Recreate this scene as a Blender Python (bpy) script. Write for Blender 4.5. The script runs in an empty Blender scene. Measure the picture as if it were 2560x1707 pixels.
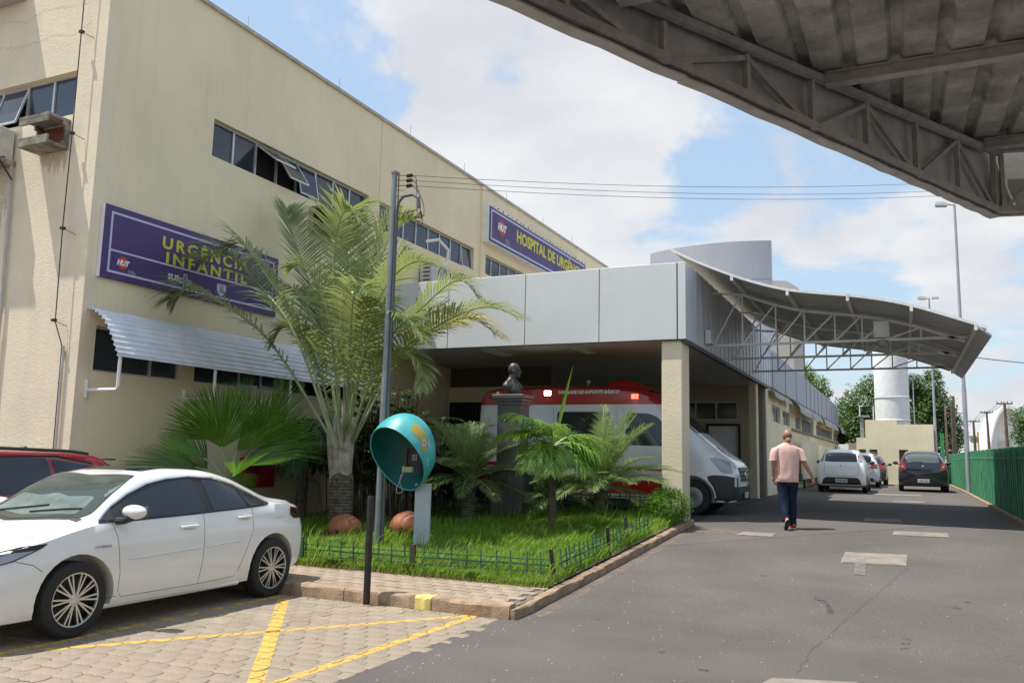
import bpy, bmesh, math, random
from mathutils import Vector, Matrix
from mathutils.bvhtree import BVHTree
random.seed(7)
R_ = math.radians
scene = bpy.context.scene
COL = scene.collection

# ---------------------------------------------------------------- camera, sky, sun, exposure
CAMH = 1.65
cd = bpy.data.cameras.new('camera'); cam = bpy.data.objects.new('camera', cd); COL.objects.link(cam)
cd.sensor_width = 36.0; cd.lens = 2084.95/2560*36.0; cd.clip_end = 5000; cd.clip_start = 0.05
yaw, pitch, roll = 0.437910717, 0.135309066, 0.0215805043
f_ = Vector((-math.sin(yaw)*math.cos(pitch), math.cos(yaw)*math.cos(pitch), math.sin(pitch)))
r_ = Vector((math.cos(yaw), math.sin(yaw), 0)); u_ = r_.cross(f_)
r2 = r_*math.cos(roll)+u_*math.sin(roll); u2 = -r_*math.sin(roll)+u_*math.cos(roll)
m3 = Matrix((r2, u2, -f_)).transposed()
cam.matrix_world = Matrix.Translation((0, 0, CAMH)) @ m3.to_4x4()
scene.camera = cam

SUN_AZ = 62.0      # heading of the shadows, degrees from +Y towards +X
SUN_EL = 68.5
sd = bpy.data.lights.new('sun', 'SUN'); sun = bpy.data.objects.new('sun', sd); COL.objects.link(sun)
sd.energy = 4.7; sd.angle = R_(0.53); sd.color = (1.0, 0.955, 0.88)
a, e = R_(SUN_AZ), R_(SUN_EL)
ldir = Vector((math.sin(a)*math.cos(e), math.cos(a)*math.cos(e), -math.sin(e)))
sun.rotation_euler = ldir.to_track_quat('-Z', 'Y').to_euler(); sun.location = (-20, -10, 40)

world = bpy.data.worlds.new('World'); scene.world = world; world.use_nodes = True
nt = world.node_tree; nt.nodes.clear()
def N(tree, typ, **kw):
    n = tree.nodes.new(typ)
    for k, v in kw.items():
        if k == 'inp':
            for kk, vv in v.items(): n.inputs[kk].default_value = vv
        else: setattr(n, k, v)
    return n
out = N(nt, 'ShaderNodeOutputWorld'); bg = N(nt, 'ShaderNodeBackground')
sky = N(nt, 'ShaderNodeTexSky'); sky.sky_type = 'NISHITA'; sky.sun_disc = False
sky.sun_elevation = e; sky.sun_rotation = R_(SUN_AZ+180) % (2*math.pi); sky.air_density = 1.3; sky.dust_density = 1.2; sky.ozone_density = 2.0; sky.altitude = 70
tc = N(nt, 'ShaderNodeTexCoord')
def vm(op, a=None, b=None):
    n = N(nt, 'ShaderNodeVectorMath', operation=op)
    for i, v in enumerate((a, b)):
        if v is None: continue
        if isinstance(v, (tuple, list)): n.inputs[i].default_value = v
        else: nt.links.new(v, n.inputs[i])
    return n
def mm(op, a=None, b=None, c=None, clamp=False):
    n = N(nt, 'ShaderNodeMath', operation=op); n.use_clamp = clamp
    for i, v in enumerate((a, b, c)):
        if v is None: continue
        if isinstance(v, (int, float)): n.inputs[i].default_value = v
        else: nt.links.new(v, n.inputs[i])
    return n.outputs[0]
gen = tc.outputs['Generated']
sep = N(nt, 'ShaderNodeSeparateXYZ'); nt.links.new(gen, sep.inputs[0])
zc = mm('ADD', mm('MAXIMUM', sep.outputs[2], 0.0), 0.22)
px_ = mm('DIVIDE', sep.outputs[0], zc); py_ = mm('DIVIDE', sep.outputs[1], zc)
cmb = N(nt, 'ShaderNodeCombineXYZ'); nt.links.new(px_, cmb.inputs[0]); nt.links.new(py_, cmb.inputs[1])
def noise(vec, scale, detail, rough, dist=0.0, off=(0, 0, 0)):
    mp = N(nt, 'ShaderNodeMapping'); mp.inputs['Location'].default_value = off; nt.links.new(vec, mp.inputs[0])
    n = N(nt, 'ShaderNodeTexNoise'); n.inputs['Scale'].default_value = scale; n.inputs['Detail'].default_value = detail
    n.inputs['Roughness'].default_value = rough; n.inputs['Distortion'].default_value = dist
    nt.links.new(mp.outputs[0], n.inputs['Vector']); return n.outputs[0]
n1 = noise(cmb.outputs[0], 1.5, 10, 0.58, 0.2, (3.1, 1.7, 0))
n2 = noise(cmb.outputs[0], 0.45, 3, 0.5, 0.0, (8.1, 2.7, 0))
dens = mm('ADD', mm('MULTIPLY', n1, 1.15), mm('MULTIPLY', n2, 0.30))
# broad cumulus banks (direction, radius, strength)
BANKS = [((-0.317, 0.888, 0.334), 0.15, 0.26), ((-0.373, 0.801, 0.467), 0.26, 0.16), ((-0.367, 0.889, 0.272), 0.12, 0.16), ((-0.113, 0.94, 0.321), 0.13, 0.16), ((-0.466, 0.808, 0.361), 0.07, 0.16), ((0.087, 0.992, 0.096), 0.2, 0.16), ((0.072, 0.98, 0.184), 0.1, 0.12), ((-0.473, 0.75, 0.463), 0.12, 0.1), ((-0.252, 0.894, 0.371), 0.1, 0.14), ((-0.602, 0.671, 0.432), 0.22, -0.3), ((-0.544, 0.74, 0.395), 0.13, -0.26), ((-0.18, 0.921, 0.346), 0.09, -0.22), ((-0.199, 0.942, 0.27), 0.12, -0.16), ((-0.035, 0.974, 0.225), 0.14, -0.14), ((-0.399, 0.827, 0.397), 0.07, -0.12), ((-0.479, 0.771, 0.421), 0.07, 0.1)]
wn = N(nt, 'ShaderNodeTexNoise', inp={'Scale': 5.0, 'Detail': 6.0, 'Roughness': 0.6}); nt.links.new(gen, wn.inputs['Vector'])
wv = vm('SCALE', vm('SUBTRACT', wn.outputs['Color'], (.5, .5, .5)).outputs[0]); wv.inputs['Scale'].default_value = .22
gw = vm('ADD', gen, wv.outputs[0]).outputs[0]
for (bd, rad, st) in BANKS:
    d = vm('DISTANCE', gw, bd).outputs['Value']
    g = mm('SUBTRACT', 1.0, mm('DIVIDE', d, rad), clamp=True)
    g = mm('MULTIPLY', mm('SMOOTH_MIN', g, 0.75, 0.3), st*.8)
    dens = mm('ADD', dens, g)
ramp = N(nt, 'ShaderNodeValToRGB'); nt.links.new(dens, ramp.inputs[0])
ramp.color_ramp.elements[0].position = 0.70; ramp.color_ramp.elements[0].color = (0, 0, 0, 1)
ramp.color_ramp.elements[1].position = 0.84; ramp.color_ramp.elements[1].color = (1, 1, 1, 1)
ramp.color_ramp.interpolation = 'EASE'
# cloud tone: bright tops, pale lavender grey undersides
n3 = noise(cmb.outputs[0], 1.9, 8, 0.55, 0.2, (3.16, 1.78, 0.0))
tone = N(nt, 'ShaderNodeValToRGB'); nt.links.new(n3, tone.inputs[0])
tone.color_ramp.elements[0].position = 0.38; tone.color_ramp.elements[0].color = (7.3, 7.33, 7.42, 1)
tone.color_ramp.elements[1].position = 0.62; tone.color_ramp.elements[1].color = (5.9, 5.95, 6.25, 1)
# a thin veil lifts the blue
veil = N(nt, 'ShaderNodeMix', data_type='RGBA'); veil.inputs['Factor'].default_value = 0.62
hs = N(nt, 'ShaderNodeHueSaturation', inp={'Saturation': 1.15, 'Value': 1.5}); nt.links.new(sky.outputs[0], hs.inputs['Color'])
nt.links.new(hs.outputs[0], veil.inputs[6]); veil.inputs[7].default_value = (4.7, 5.9, 7.3, 1)
mx = N(nt, 'ShaderNodeMix', data_type='RGBA')
nt.links.new(mm('MULTIPLY', ramp.outputs[0], 0.93), mx.inputs['Factor']); nt.links.new(veil.outputs[2], mx.inputs[6]); nt.links.new(tone.outputs[0], mx.inputs[7])
nt.links.new(mx.outputs[2], bg.inputs[0]); bg.inputs[1].default_value = 0.10
nt.links.new(bg.outputs[0], out.inputs[0])
scene.view_settings.view_transform = 'Standard'; scene.view_settings.look = 'None'
scene.view_settings.gamma = 1.0; scene.view_settings.use_curve_mapping = False
scene.view_settings.exposure = 0.32
scene.cycles.max_bounces = 6; scene.cycles.diffuse_bounces = 4; scene.cycles.glossy_bounces = 3
scene.cycles.transmission_bounces = 4; scene.cycles.transparent_max_bounces = 8
scene.cycles.caustics_reflective = False; scene.cycles.caustics_refractive = False
scene.cycles.use_denoising = True

# ---------------------------------------------------------------- materials
def M(name, col, rough=0.7, metal=0.0, var=0.12, vs=3.0, bump=0.0, bs=40.0, spec=0.5, col2=None, streak=0.0, coat=0.0, fine=0.0, rnd=0.0, isl=0.0, emit=0.0, trans=0.0, tint=None, worn=0.0, soft=.05):
    m = bpy.data.materials.new(name); m.use_nodes = True; t = m.node_tree
    b = t.nodes['Principled BSDF']
    b.inputs['Roughness'].default_value = rough; b.inputs['Metallic'].default_value = metal
    b.inputs['Specular IOR Level'].default_value = spec
    if coat: b.inputs['Coat Weight'].default_value = coat; b.inputs['Coat Roughness'].default_value = 0.04
    c4 = (*col, 1)
    geo = N(t, 'ShaderNodeTexCoord')
    nz = N(t, 'ShaderNodeTexNoise', inp={'Scale': vs, 'Detail': 6.0, 'Roughness': 0.62}); t.links.new(geo.outputs['Object'], nz.inputs['Vector'])
    def lerp(fac, A, B):
        x = N(t, 'ShaderNodeMix', data_type='RGBA')
        if isinstance(fac, (int, float)): x.inputs['Factor'].default_value = fac
        else: t.links.new(fac, x.inputs['Factor'])
        for i, v in ((6, A), (7, B)):
            if isinstance(v, tuple): x.inputs[i].default_value = v
            else: t.links.new(v, x.inputs[i])
        return x.outputs[2]
    def maprange(v, a, b, c, d):
        x = N(t, 'ShaderNodeMapRange', inp={'From Min': a, 'From Max': b, 'To Min': c, 'To Max': d}); t.links.new(v, x.inputs['Value']); return x.outputs[0]
    dk = tuple(c*(1-var) for c in col)+(1,); lt = tuple(min(c*(1+var), 1) for c in col)+(1,)
    if col2 is not None: dk, lt = (*col2, 1), c4
    cur = lerp(maprange(nz.outputs[0], 0.36, 0.64, 0, 1), dk, lt)
    if fine:
        nf = N(t, 'ShaderNodeTexNoise', inp={'Scale': 90.0, 'Detail': 3.0}); t.links.new(geo.outputs['Object'], nf.inputs['Vector'])
        v = N(t, 'ShaderNodeHueSaturation'); t.links.new(cur, v.inputs['Color'])
        t.links.new(maprange(nf.outputs[0], 0.3, 0.7, 1-fine, 1+fine), v.inputs['Value']); cur = v.outputs[0]
    if streak:
        mp = N(t, 'ShaderNodeMapping'); mp.inputs['Scale'].default_value = (5, 5, 0.35); t.links.new(geo.outputs['Object'], mp.inputs[0])
        ns = N(t, 'ShaderNodeTexNoise', inp={'Scale': 1.6, 'Detail': 7.0, 'Roughness': 0.65}); t.links.new(mp.outputs[0], ns.inputs['Vector'])
        cur = lerp(maprange(ns.outputs[0], 0.5, 0.8, 0, streak), cur, tuple(c*0.42 for c in col)+(1,))
    if rnd or isl:
        v = N(t, 'ShaderNodeHueSaturation'); t.links.new(cur, v.inputs['Color'])
        if rnd: oi = N(t, 'ShaderNodeObjectInfo'); s = oi.outputs['Random']; k = rnd
        else: oi = N(t, 'ShaderNodeNewGeometry'); s = oi.outputs['Random Per Island']; k = isl
        t.links.new(maprange(s, 0, 1, 1-k, 1+k), v.inputs['Value']); cur = v.outputs[0]
    t.links.new(cur, b.inputs['Base Color'])
    if not coat: t.links.new(maprange(nz.outputs[0], 0.3, 0.7, max(rough-0.06, 0.02), min(rough+0.08, 1)), b.inputs['Roughness'])
    if bump:
        nb = N(t, 'ShaderNodeTexNoise', inp={'Scale': bs, 'Detail': 5.0, 'Roughness': 0.6}); t.links.new(geo.outputs['Object'], nb.inputs['Vector'])
        bp = N(t, 'ShaderNodeBump', inp={'Strength': bump, 'Distance': 0.01}); t.links.new(nb.outputs[0], bp.inputs['Height']); t.links.new(bp.outputs[0], b.inputs['Normal'])
    if emit: b.inputs['Emission Color'].default_value = c4; b.inputs['Emission Strength'].default_value = emit
    if trans:
        o = [n for n in t.nodes if n.type == 'OUTPUT_MATERIAL'][0]
        tr = N(t, 'ShaderNodeBsdfTranslucent'); tr.inputs[0].default_value = (*(tint or col), 1)
        ms = N(t, 'ShaderNodeMixShader'); ms.inputs[0].default_value = trans
        t.links.new(b.outputs[0], ms.inputs[1]); t.links.new(tr.outputs[0], ms.inputs[2]); t.links.new(ms.outputs[0], o.inputs[0])
    if worn:
        o = [n for n in t.nodes if n.type == 'OUTPUT_MATERIAL'][0]
        nw = N(t, 'ShaderNodeTexNoise', inp={'Scale': 14.0, 'Detail': 8.0, 'Roughness': 0.75}); t.links.new(geo.outputs['Object'], nw.inputs['Vector'])
        tr = N(t, 'ShaderNodeBsdfTransparent'); ms = N(t, 'ShaderNodeMixShader')
        t.links.new(maprange(nw.outputs[0], worn-soft, worn+soft, 0, 1), ms.inputs[0])
        t.links.new(b.outputs[0], ms.inputs[1]); t.links.new(tr.outputs[0], ms.inputs[2]); t.links.new(ms.outputs[0], o.inputs[0])
    return m
def glassmat(name, col, rough=0.03, see=0.0):
    m = bpy.data.materials.new(name); m.use_nodes = True; t = m.node_tree; b = t.nodes['Principled BSDF']
    b.inputs['Base Color'].default_value = (*col, 1); b.inputs['Roughness'].default_value = rough
    b.inputs['Specular IOR Level'].default_value = 0.7
    nz = N(t, 'ShaderNodeTexNoise', inp={'Scale': 2.2, 'Detail': 3.0}); g = N(t, 'ShaderNodeTexCoord'); t.links.new(g.outputs['Object'], nz.inputs['Vector'])
    bp = N(t, 'ShaderNodeBump', inp={'Strength': 0.05, 'Distance': 0.02}); t.links.new(nz.outputs[0], bp.inputs['Height']); t.links.new(bp.outputs[0], b.inputs['Normal'])
    mp = N(t, 'ShaderNodeMapRange', inp={'From Min': .35, 'From Max': .7, 'To Min': rough, 'To Max': rough+.12}); t.links.new(nz.outputs[0], mp.inputs[0]); t.links.new(mp.outputs[0], b.inputs['Roughness'])
    if see:
        o = [n for n in t.nodes if n.type == 'OUTPUT_MATERIAL'][0]
        tr = N(t, 'ShaderNodeBsdfTransparent'); tr.inputs[0].default_value = (.75, .8, .78, 1); ms = N(t, 'ShaderNodeMixShader'); ms.inputs[0].default_value = see
        t.links.new(b.outputs[0], ms.inputs[1]); t.links.new(tr.outputs[0], ms.inputs[2]); t.links.new(ms.outputs[0], o.inputs[0])
    return m

# ---------------------------------------------------------------- mesh helpers
class MB:
    def __init__(s): s.v = []; s.f = []; s.m = []; s.cm = 0
    def add(s, vs, fs):
        o = len(s.v); s.v += [tuple(v) for v in vs]; s.f += [tuple(i+o for i in f) for f in fs]; s.m += [s.cm]*len(fs); return s
    def box(s, x0, x1, y0, y1, z0, z1):
        vs = [(x, y, z) for z in (z0, z1) for y in (y0, y1) for x in (x0, x1)]
        return s.add(vs, [(0, 2, 3, 1), (4, 5, 7, 6), (0, 1, 5, 4), (2, 6, 7, 3), (0, 4, 6, 2), (1, 3, 7, 5)])
    def bev(s, x0, x1, y0, y1, z0, z1, b=0.01):
        # box with chamfered vertical and top edges
        def ring(z, i): return [(x0+i+b, y0+i, z), (x1-i-b, y0+i, z), (x1-i, y0+i+b, z), (x1-i, y1-i-b, z), (x1-i-b, y1-i, z), (x0+i+b, y1-i, z), (x0+i, y1-i-b, z), (x0+i, y0+i+b, z)]
        vs = ring(z0, 0)+ring(z1-b, 0)+ring(z1, b)
        fs = [tuple(range(7, -1, -1)), tuple(range(16, 24))]
        for k in (0, 8):
            for i in range(8): j = (i+1) % 8; fs.append((k+i, k+j, k+8+j, k+8+i))
        return s.add(vs, fs)
    def obox(s, c, size, rot):
        c = Vector(c); vs = []
        for z in (-.5, .5):
            for y in (-.5, .5):
                for x in (-.5, .5): vs.append(c+rot @ Vector((x*size[0], y*size[1], z*size[2])))
        return s.add(vs, [(0, 2, 3, 1), (4, 5, 7, 6), (0, 1, 5, 4), (2, 6, 7, 3), (0, 4, 6, 2), (1, 3, 7, 5)])
    def bar(s, a, b, w, h, up=(0, 0, 1)):
        a, b = Vector(a), Vector(b); d = (b-a); L = d.length; d.normalize()
        x = d.cross(Vector(up)); x = x.normalized() if x.length > 1e-4 else Vector((1, 0, 0)); y = x.cross(d)
        return s.obox((a+b)/2, (w, L, h), Matrix((x, d, y)).transposed())
    def tube(s, path, r, n=8, cap=True):
        path = [Vector(p) for p in path]; k = len(path); rs = r if isinstance(r, (list, tuple)) else [r]*k
        vs = []; ref = None
        for i, p in enumerate(path):
            t = (path[min(i+1, k-1)]-path[max(i-1, 0)]); t = t.normalized() if t.length > 1e-9 else Vector((0, 0, 1))
            if ref is None: ref = Vector((1, 0, 0)) if abs(t.x) < .9 else Vector((0, 1, 0))
            x = (ref-t*ref.dot(t)); x = x.normalized() if x.length > 1e-6 else t.orthogonal().normalized(); y = t.cross(x); ref = x
            for j in range(n): a = 2*math.pi*j/n; vs.append(p+(x*math.cos(a)+y*math.sin(a))*rs[i])
        fs = [(i*n+j, i*n+(j+1) % n, (i+1)*n+(j+1) % n, (i+1)*n+j) for i in range(k-1) for j in range(n)]
        if cap: fs += [tuple(range(n-1, -1, -1)), tuple((k-1)*n+j for j in range(n))]
        return s.add(vs, fs)
    def lathe(s, prof, c=(0, 0, 0), n=24, rot=None):
        vs = []; c = Vector(c)
        for (r, z) in prof:
            for j in range(n):
                a = 2*math.pi*j/n; p = Vector((r*math.cos(a), r*math.sin(a), z))
                if rot: p = rot @ p
                vs.append(p+c)
        k = len(prof)
        fs = [(i*n+j, i*n+(j+1) % n, (i+1)*n+(j+1) % n, (i+1)*n+j) for i in range(k-1) for j in range(n)]
        return s.add(vs, fs)
    def prism(s, poly, axis, a, b):
        n = len(poly); pl = {'x': lambda p, t: (t, p[0], p[1]), 'y': lambda p, t: (p[0], t, p[1]), 'z': lambda p, t: (p[0], p[1], t)}[axis]
        vs = [pl(p, a) for p in poly]+[pl(p, b) for p in poly]
        fs = [tuple(range(n-1, -1, -1)), tuple(range(n, 2*n))]+[(i, (i+1) % n, n+(i+1) % n, n+i) for i in range(n)]
        return s.add(vs, fs)
    def grid(s, fn, nu, nv):
        vs = [fn(i/nu, j/nv) for i in range(nu+1) for j in range(nv+1)]
        return s.add(vs, [(i*(nv+1)+j, (i+1)*(nv+1)+j, (i+1)*(nv+1)+j+1, i*(nv+1)+j+1) for i in range(nu) for j in range(nv)])
    def ell(s, c, r, n=14, m=10, rot=None):
        c = Vector(c); vs = []
        for i in range(m+1):
            ph = math.pi*i/m
            for j in range(n):
                a = 2*math.pi*j/n; p = Vector((r[0]*math.sin(ph)*math.cos(a), r[1]*math.sin(ph)*math.sin(a), r[2]*math.cos(ph)))
                if rot: p = rot @ p
                vs.append(c+p)
        return s.add(vs, [(i*n+j, (i+1)*n+j, (i+1)*n+(j+1) % n, i*n+(j+1) % n) for i in range(m) for j in range(n)])
    def build(s, name, mat, parent=None, smooth=False, **props):
        me = bpy.data.meshes.new(name); me.from_pydata(s.v, [], s.f); me.validate()
        for mt in (mat if isinstance(mat, (list, tuple)) else [mat]): me.materials.append(mt)
        if isinstance(mat, (list, tuple)) and len(s.m) == len(me.polygons): me.polygons.foreach_set('material_index', s.m)
        bm = bmesh.new(); bm.from_mesh(me); bmesh.ops.remove_doubles(bm, verts=bm.verts, dist=1e-5)
        if props.pop('fixn', True): bmesh.ops.recalc_face_normals(bm, faces=bm.faces)
        if smooth:
            for f in bm.faces: f.smooth = True
            if smooth != 'all':
                lim = R_(smooth if not isinstance(smooth, bool) else 38)
                for ed in bm.edges:
                    if len(ed.link_faces) == 2 and ed.calc_face_angle(0) > lim: ed.smooth = False
        bm.to_mesh(me); bm.free()
        return link(name, me, parent, **props)
def worldloc(o):
    p = Vector((0, 0, 0))
    while o is not None: p += o.location; o = o.parent
    return p
def link(name, data, parent=None, **props):
    o = bpy.data.objects.new(name, data); COL.objects.link(o)
    if parent is not None: o.parent = parent; o.location = -worldloc(parent)
    for k, v in props.items():
        if v is not None: o[k] = v
    return o
def thing(name, label, category, loc=(0, 0, 0), group=None, kind=None):
    o = bpy.data.objects.new(name, None); COL.objects.link(o); o.location = loc; o.empty_display_size = 0.2
    if label: o['label'] = label
    if category: o['category'] = category
    if group: o['group'] = group
    if kind: o['kind'] = kind
    return o
def dup(root, loc, rotz=0.0, label=None, scale=None, mats=None):
    def cp(o, par):
        c = o.copy(); COL.objects.link(c); c.parent = par
        for ch in [q for q in o.children]: cp(ch, c)
        return c
    r = cp(root, None); r.location = loc; r.rotation_euler = (0, 0, rotz)
    if scale: r.scale = scale if isinstance(scale, tuple) else (scale,)*3
    if label: r['label'] = label
    return r
def text_mesh(s, size, bold=0.0, ext=0.002, shear=0.0, align='LEFT', sx=1.0, sp=1.0):
    cu = bpy.data.curves.new('lettering', 'FONT'); cu.body = s; cu.size = size; cu.offset = bold; cu.extrude = ext; cu.shear = shear; cu.align_x = align; cu.resolution_u = 3; cu.space_character = sp
    ob = bpy.data.objects.new('lettering', cu); COL.objects.link(ob)
    dg = bpy.context.evaluated_depsgraph_get(); me = bpy.data.meshes.new_from_object(ob.evaluated_get(dg))
    bpy.data.objects.remove(ob)
    vs = [(v.co.x*sx, v.co.y, v.co.z) for v in me.vertices]; fs = [tuple(p.vertices) for p in me.polygons]
    bpy.data.meshes.remove(me); return vs, fs
def textobj(s, size, frame, mat, parent, name='lettering', cap=None, length=None, **kw):
    """frame = (origin, right vector, up vector, normal); cap/length rescale the block to real size"""
    vs, fs = text_mesh(s, size, **kw)
    o, rx, up, nn = (Vector(q) for q in frame)
    x0 = min(v[0] for v in vs); x1 = max(v[0] for v in vs); y0 = 0; y1 = size*.7
    kx = (length/(x1-x0)) if length else 1.0; ky = (cap/y1) if cap else 1.0
    mb = MB(); mb.add([o+rx*((v[0]-x0)*kx)+up*(v[1]*ky)+nn*v[2] for v in vs], fs)
    return mb.build(name, mat, parent)
def lerp(a, b, t): return a+(b-a)*t
def gz(y):
    t = min(max((y-8.3)/9.2, 0), 1); s = t*.9+.1*t*t*(3-2*t)
    return .5*s+.1*min(max((y-17.5)/18, 0), 1)
def gard(x, y):   # height of the planted bed
    w = min(max((-x-6)/5.5, 0), 1); return .14+gz(y)*(1-.45*w)
# ---------------------------------------------------------------- materials in use
m_asph = M('asphalt', (.128, .114, .106), .92, var=.13, vs=.55, bump=.9, bs=120, fine=.34, spec=.25)
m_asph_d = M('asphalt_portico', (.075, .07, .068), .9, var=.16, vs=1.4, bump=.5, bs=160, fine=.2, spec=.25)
m_dirt = M('dirt', (.17, .14, .105), .95, var=.3, vs=2.0, bump=.8, bs=60)
m_bed = M('paver_bed', (.16, .14, .12), .95, var=.25, vs=9, bump=.5, bs=90)
m_paver = M('paver_concrete', (.295, .24, .18), .92, var=.13, vs=2.5, bump=.6, bs=140, fine=.14, rnd=.05, isl=0)
m_paver_s = M('paver_concrete_joined', (.295, .24, .18), .92, var=.13, vs=2.5, bump=.6, bs=140, fine=.14, isl=.05)
m_paver2 = M('paver_sidewalk', (.32, .25, .185), .92, var=.2, vs=6, bump=.6, bs=120, fine=.14, rnd=.1)
m_yellow = M('yellow_paint', (.56, .355, .075), .8, var=.16, vs=12, bump=.3, bs=120, fine=.14, worn=.62)
m_kerb = M('kerb_stone', (.40, .29, .195), .92, var=.3, vs=6, bump=1.0, bs=45, col2=(.24, .16, .10), fine=.15)
m_kerby = M('kerb_yellow', (.62, .50, .17), .85, var=.25, vs=8, bump=.6, bs=50, fine=.12)
m_cream = M('cream_render', (.85, .735, .545), .9, var=.06, vs=.8, bump=.8, bs=34, streak=.10, spec=.25)
m_cream_side = M('cream_render_smooth', (.86, .735, .51), .9, var=.06, vs=.5, bump=.22, bs=45, streak=.12, spec=.25)
m_cap = M('parapet_cap', (.50, .47, .38), .85, var=.15, vs=4, streak=.3)
m_alu = M('aluminium_frame', (.62, .63, .63), .42, metal=.5, var=.06)
m_win = glassmat('tinted_glass', (.035, .042, .055), .04)
m_win2 = glassmat('blue_tinted_glass', (.04, .055, .085), .05)
m_dark = M('dark_interior', (.02, .02, .02), .9)
m_conc = M('weathered_concrete', (.40, .37, .30), .93, var=.4, vs=5, bump=.8, bs=40, col2=(.13, .12, .09), streak=.5)
m_acp = M('composite_panel', (.73, .735, .735), .5, metal=.05, var=.035, vs=.6, streak=.05, spec=.5)
m_acps = M('composite_panel_ribbed', (.60, .61, .66), .45, metal=.1, var=.05, vs=.8, streak=.15)
m_drum = M('drum_cladding', (.42, .435, .48), .65, metal=.0, var=.04, vs=.7)
m_soff = M('soffit', (.56, .52, .47), .8, var=.06, vs=1)
m_steel = M('galvanised_steel', (.45, .46, .47), .45, metal=.55, var=.12, vs=6)
m_truss = M('truss_paint', (.70, .68, .65), .55, metal=.2, var=.1, vs=5)
m_sheet = M('roof_sheet', (.47, .465, .46), .5, metal=.1, var=.1, vs=2, streak=.1)
m_white = M('white_paint', (.82, .82, .81), .55, var=.06, vs=4, streak=.12)
m_whites = M('white_sheet', (.74, .76, .82), .55, metal=.05, var=.08, vs=3)
m_purple = M('sign_purple', (.082, .042, .165), .5, var=.05, vs=2)
m_lilac = M('sign_line', (.58, .58, .76), .55, var=.04)
m_lemon = M('sign_yellow', (.66, .60, .06), .55, var=.04)
m_redl = M('sign_red', (.55, .07, .035), .55, var=.1)
m_red = M('fire_red', (.32, .02, .015), .5, var=.1)
m_black = M('black_plastic', (.025, .025, .027), .5, var=.1)
m_pvc = M('pvc_pipe', (.52, .50, .46), .5, var=.1)
m_lightbox = M('fluorescent_diffuser', (.55, .56, .55), .25, var=.1, vs=20)

# ---------------------------------------------------------------- ground sheets
def ystrip(x0f, x1f, ys, nx, zoff, fn=None):
    vs = []; fs = []
    for y in ys:
        for i in range(nx+1):
            x = lerp(x0f(y), x1f(y), i/nx); vs.append((x, y, (fn(x, y) if fn else gz(y))+zoff))
    for j in range(len(ys)-1):
        for i in range(nx): a = j*(nx+1)+i; fs.append((a, a+1, a+nx+2, a+nx+1))
    return vs, fs
def seq(a, b, st):
    k = max(1, round((b-a)/st)); return [a+(b-a)*i/k for i in range(k+1)]
ysg = [-300, -60, -20, 0, 4]+seq(8.3, 17.5, .5)+seq(18, 36, 2)+[45, 60, 90, 140, 220, 400, 900, 2500]
b_ = MB(); b_.add(*ystrip(lambda y: -1500, lambda y: 1500, ysg, 6, -.03)); b_.build('ground', m_dirt, kind='structure')
def drive_left(y):
    if y < 7.95: return -3.78
    if y < 15.6: return -3.66
    return -11.55 if y < 27 else -4.6
ys = seq(-14, 7.94, 1)+[7.96]+seq(8.3, 15.58, .4)
b_ = MB()
b_.add(*ystrip(drive_left, lambda y: 2.15 if y > 9.5 else 14.0, ys, 4, 0.0))
b_.add(*ystrip(lambda y: -3.66, lambda y: 2.15, seq(15.58, 47, .5), 4, 0.0))
b_.build('driveway', m_asph, kind='structure', fixn=False)
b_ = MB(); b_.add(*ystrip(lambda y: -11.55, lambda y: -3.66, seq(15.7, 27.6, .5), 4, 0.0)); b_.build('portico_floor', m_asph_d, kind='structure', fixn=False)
b_ = MB(); b_.add(*ystrip(lambda y: 2.3, lambda y: 60, seq(-14, 110, 2), 4, -.008)); b_.build('street', m_asph, kind='structure', fixn=False)
b_ = MB(); b_.add(*ystrip(lambda y: -30, lambda y: -3.78, seq(-14, 7.9, 1), 4, -.022)); lot = b_.build('parking_lot', m_bed, kind='structure', fixn=False)
# interlocking pavers: zigzag outline that tiles
PW, PH = .225, .165
def paver_poly():
    pts = []
    zx = lambda t: .012*(1-abs(2*((t*2) % 1)-1)*2)   # wave along the long edge
    zy = lambda t: .010*(1-abs(2*t-1)*2)
    n = 4
    for i in range(n): pts.append((i/n*PW+zy(0), zx(i/n)))
    for i in range(2): pts.append((PW+zy(i/2), i/2*PH+zx(1)))
    for i in range(n): pts.append((PW-i/n*PW+zy(1), PH+zx(1-i/n)))
    for i in range(2): pts.append((zy(1-i/2), PH-i/2*PH+zx(0)))
    return pts
PP = paver_poly(); cx = PW/2; cy = PH/2
def shrink(k, pts): return [((p[0]-cx)*(1-k/PW*2)+cx, (p[1]-cy)*(1-k/PH*2)+cy) for p in pts]
def paver_mb():
    o1, o2 = shrink(.0025, PP), shrink(.007, PP); n = len(o1); b = MB()
    vs = [(x-cx, y-cy, -.03) for x, y in o1]+[(x-cx, y-cy, -.004) for x, y in o1]+[(x-cx, y-cy, 0) for x, y in o2]
    fs = [tuple(range(2*n, 3*n))]+[(k*n+i, k*n+(i+1) % n, (k+1)*n+(i+1) % n, (k+1)*n+i) for k in (0, 1) for i in range(n)]
    return b.add(vs, fs)
pav_me = None
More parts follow.
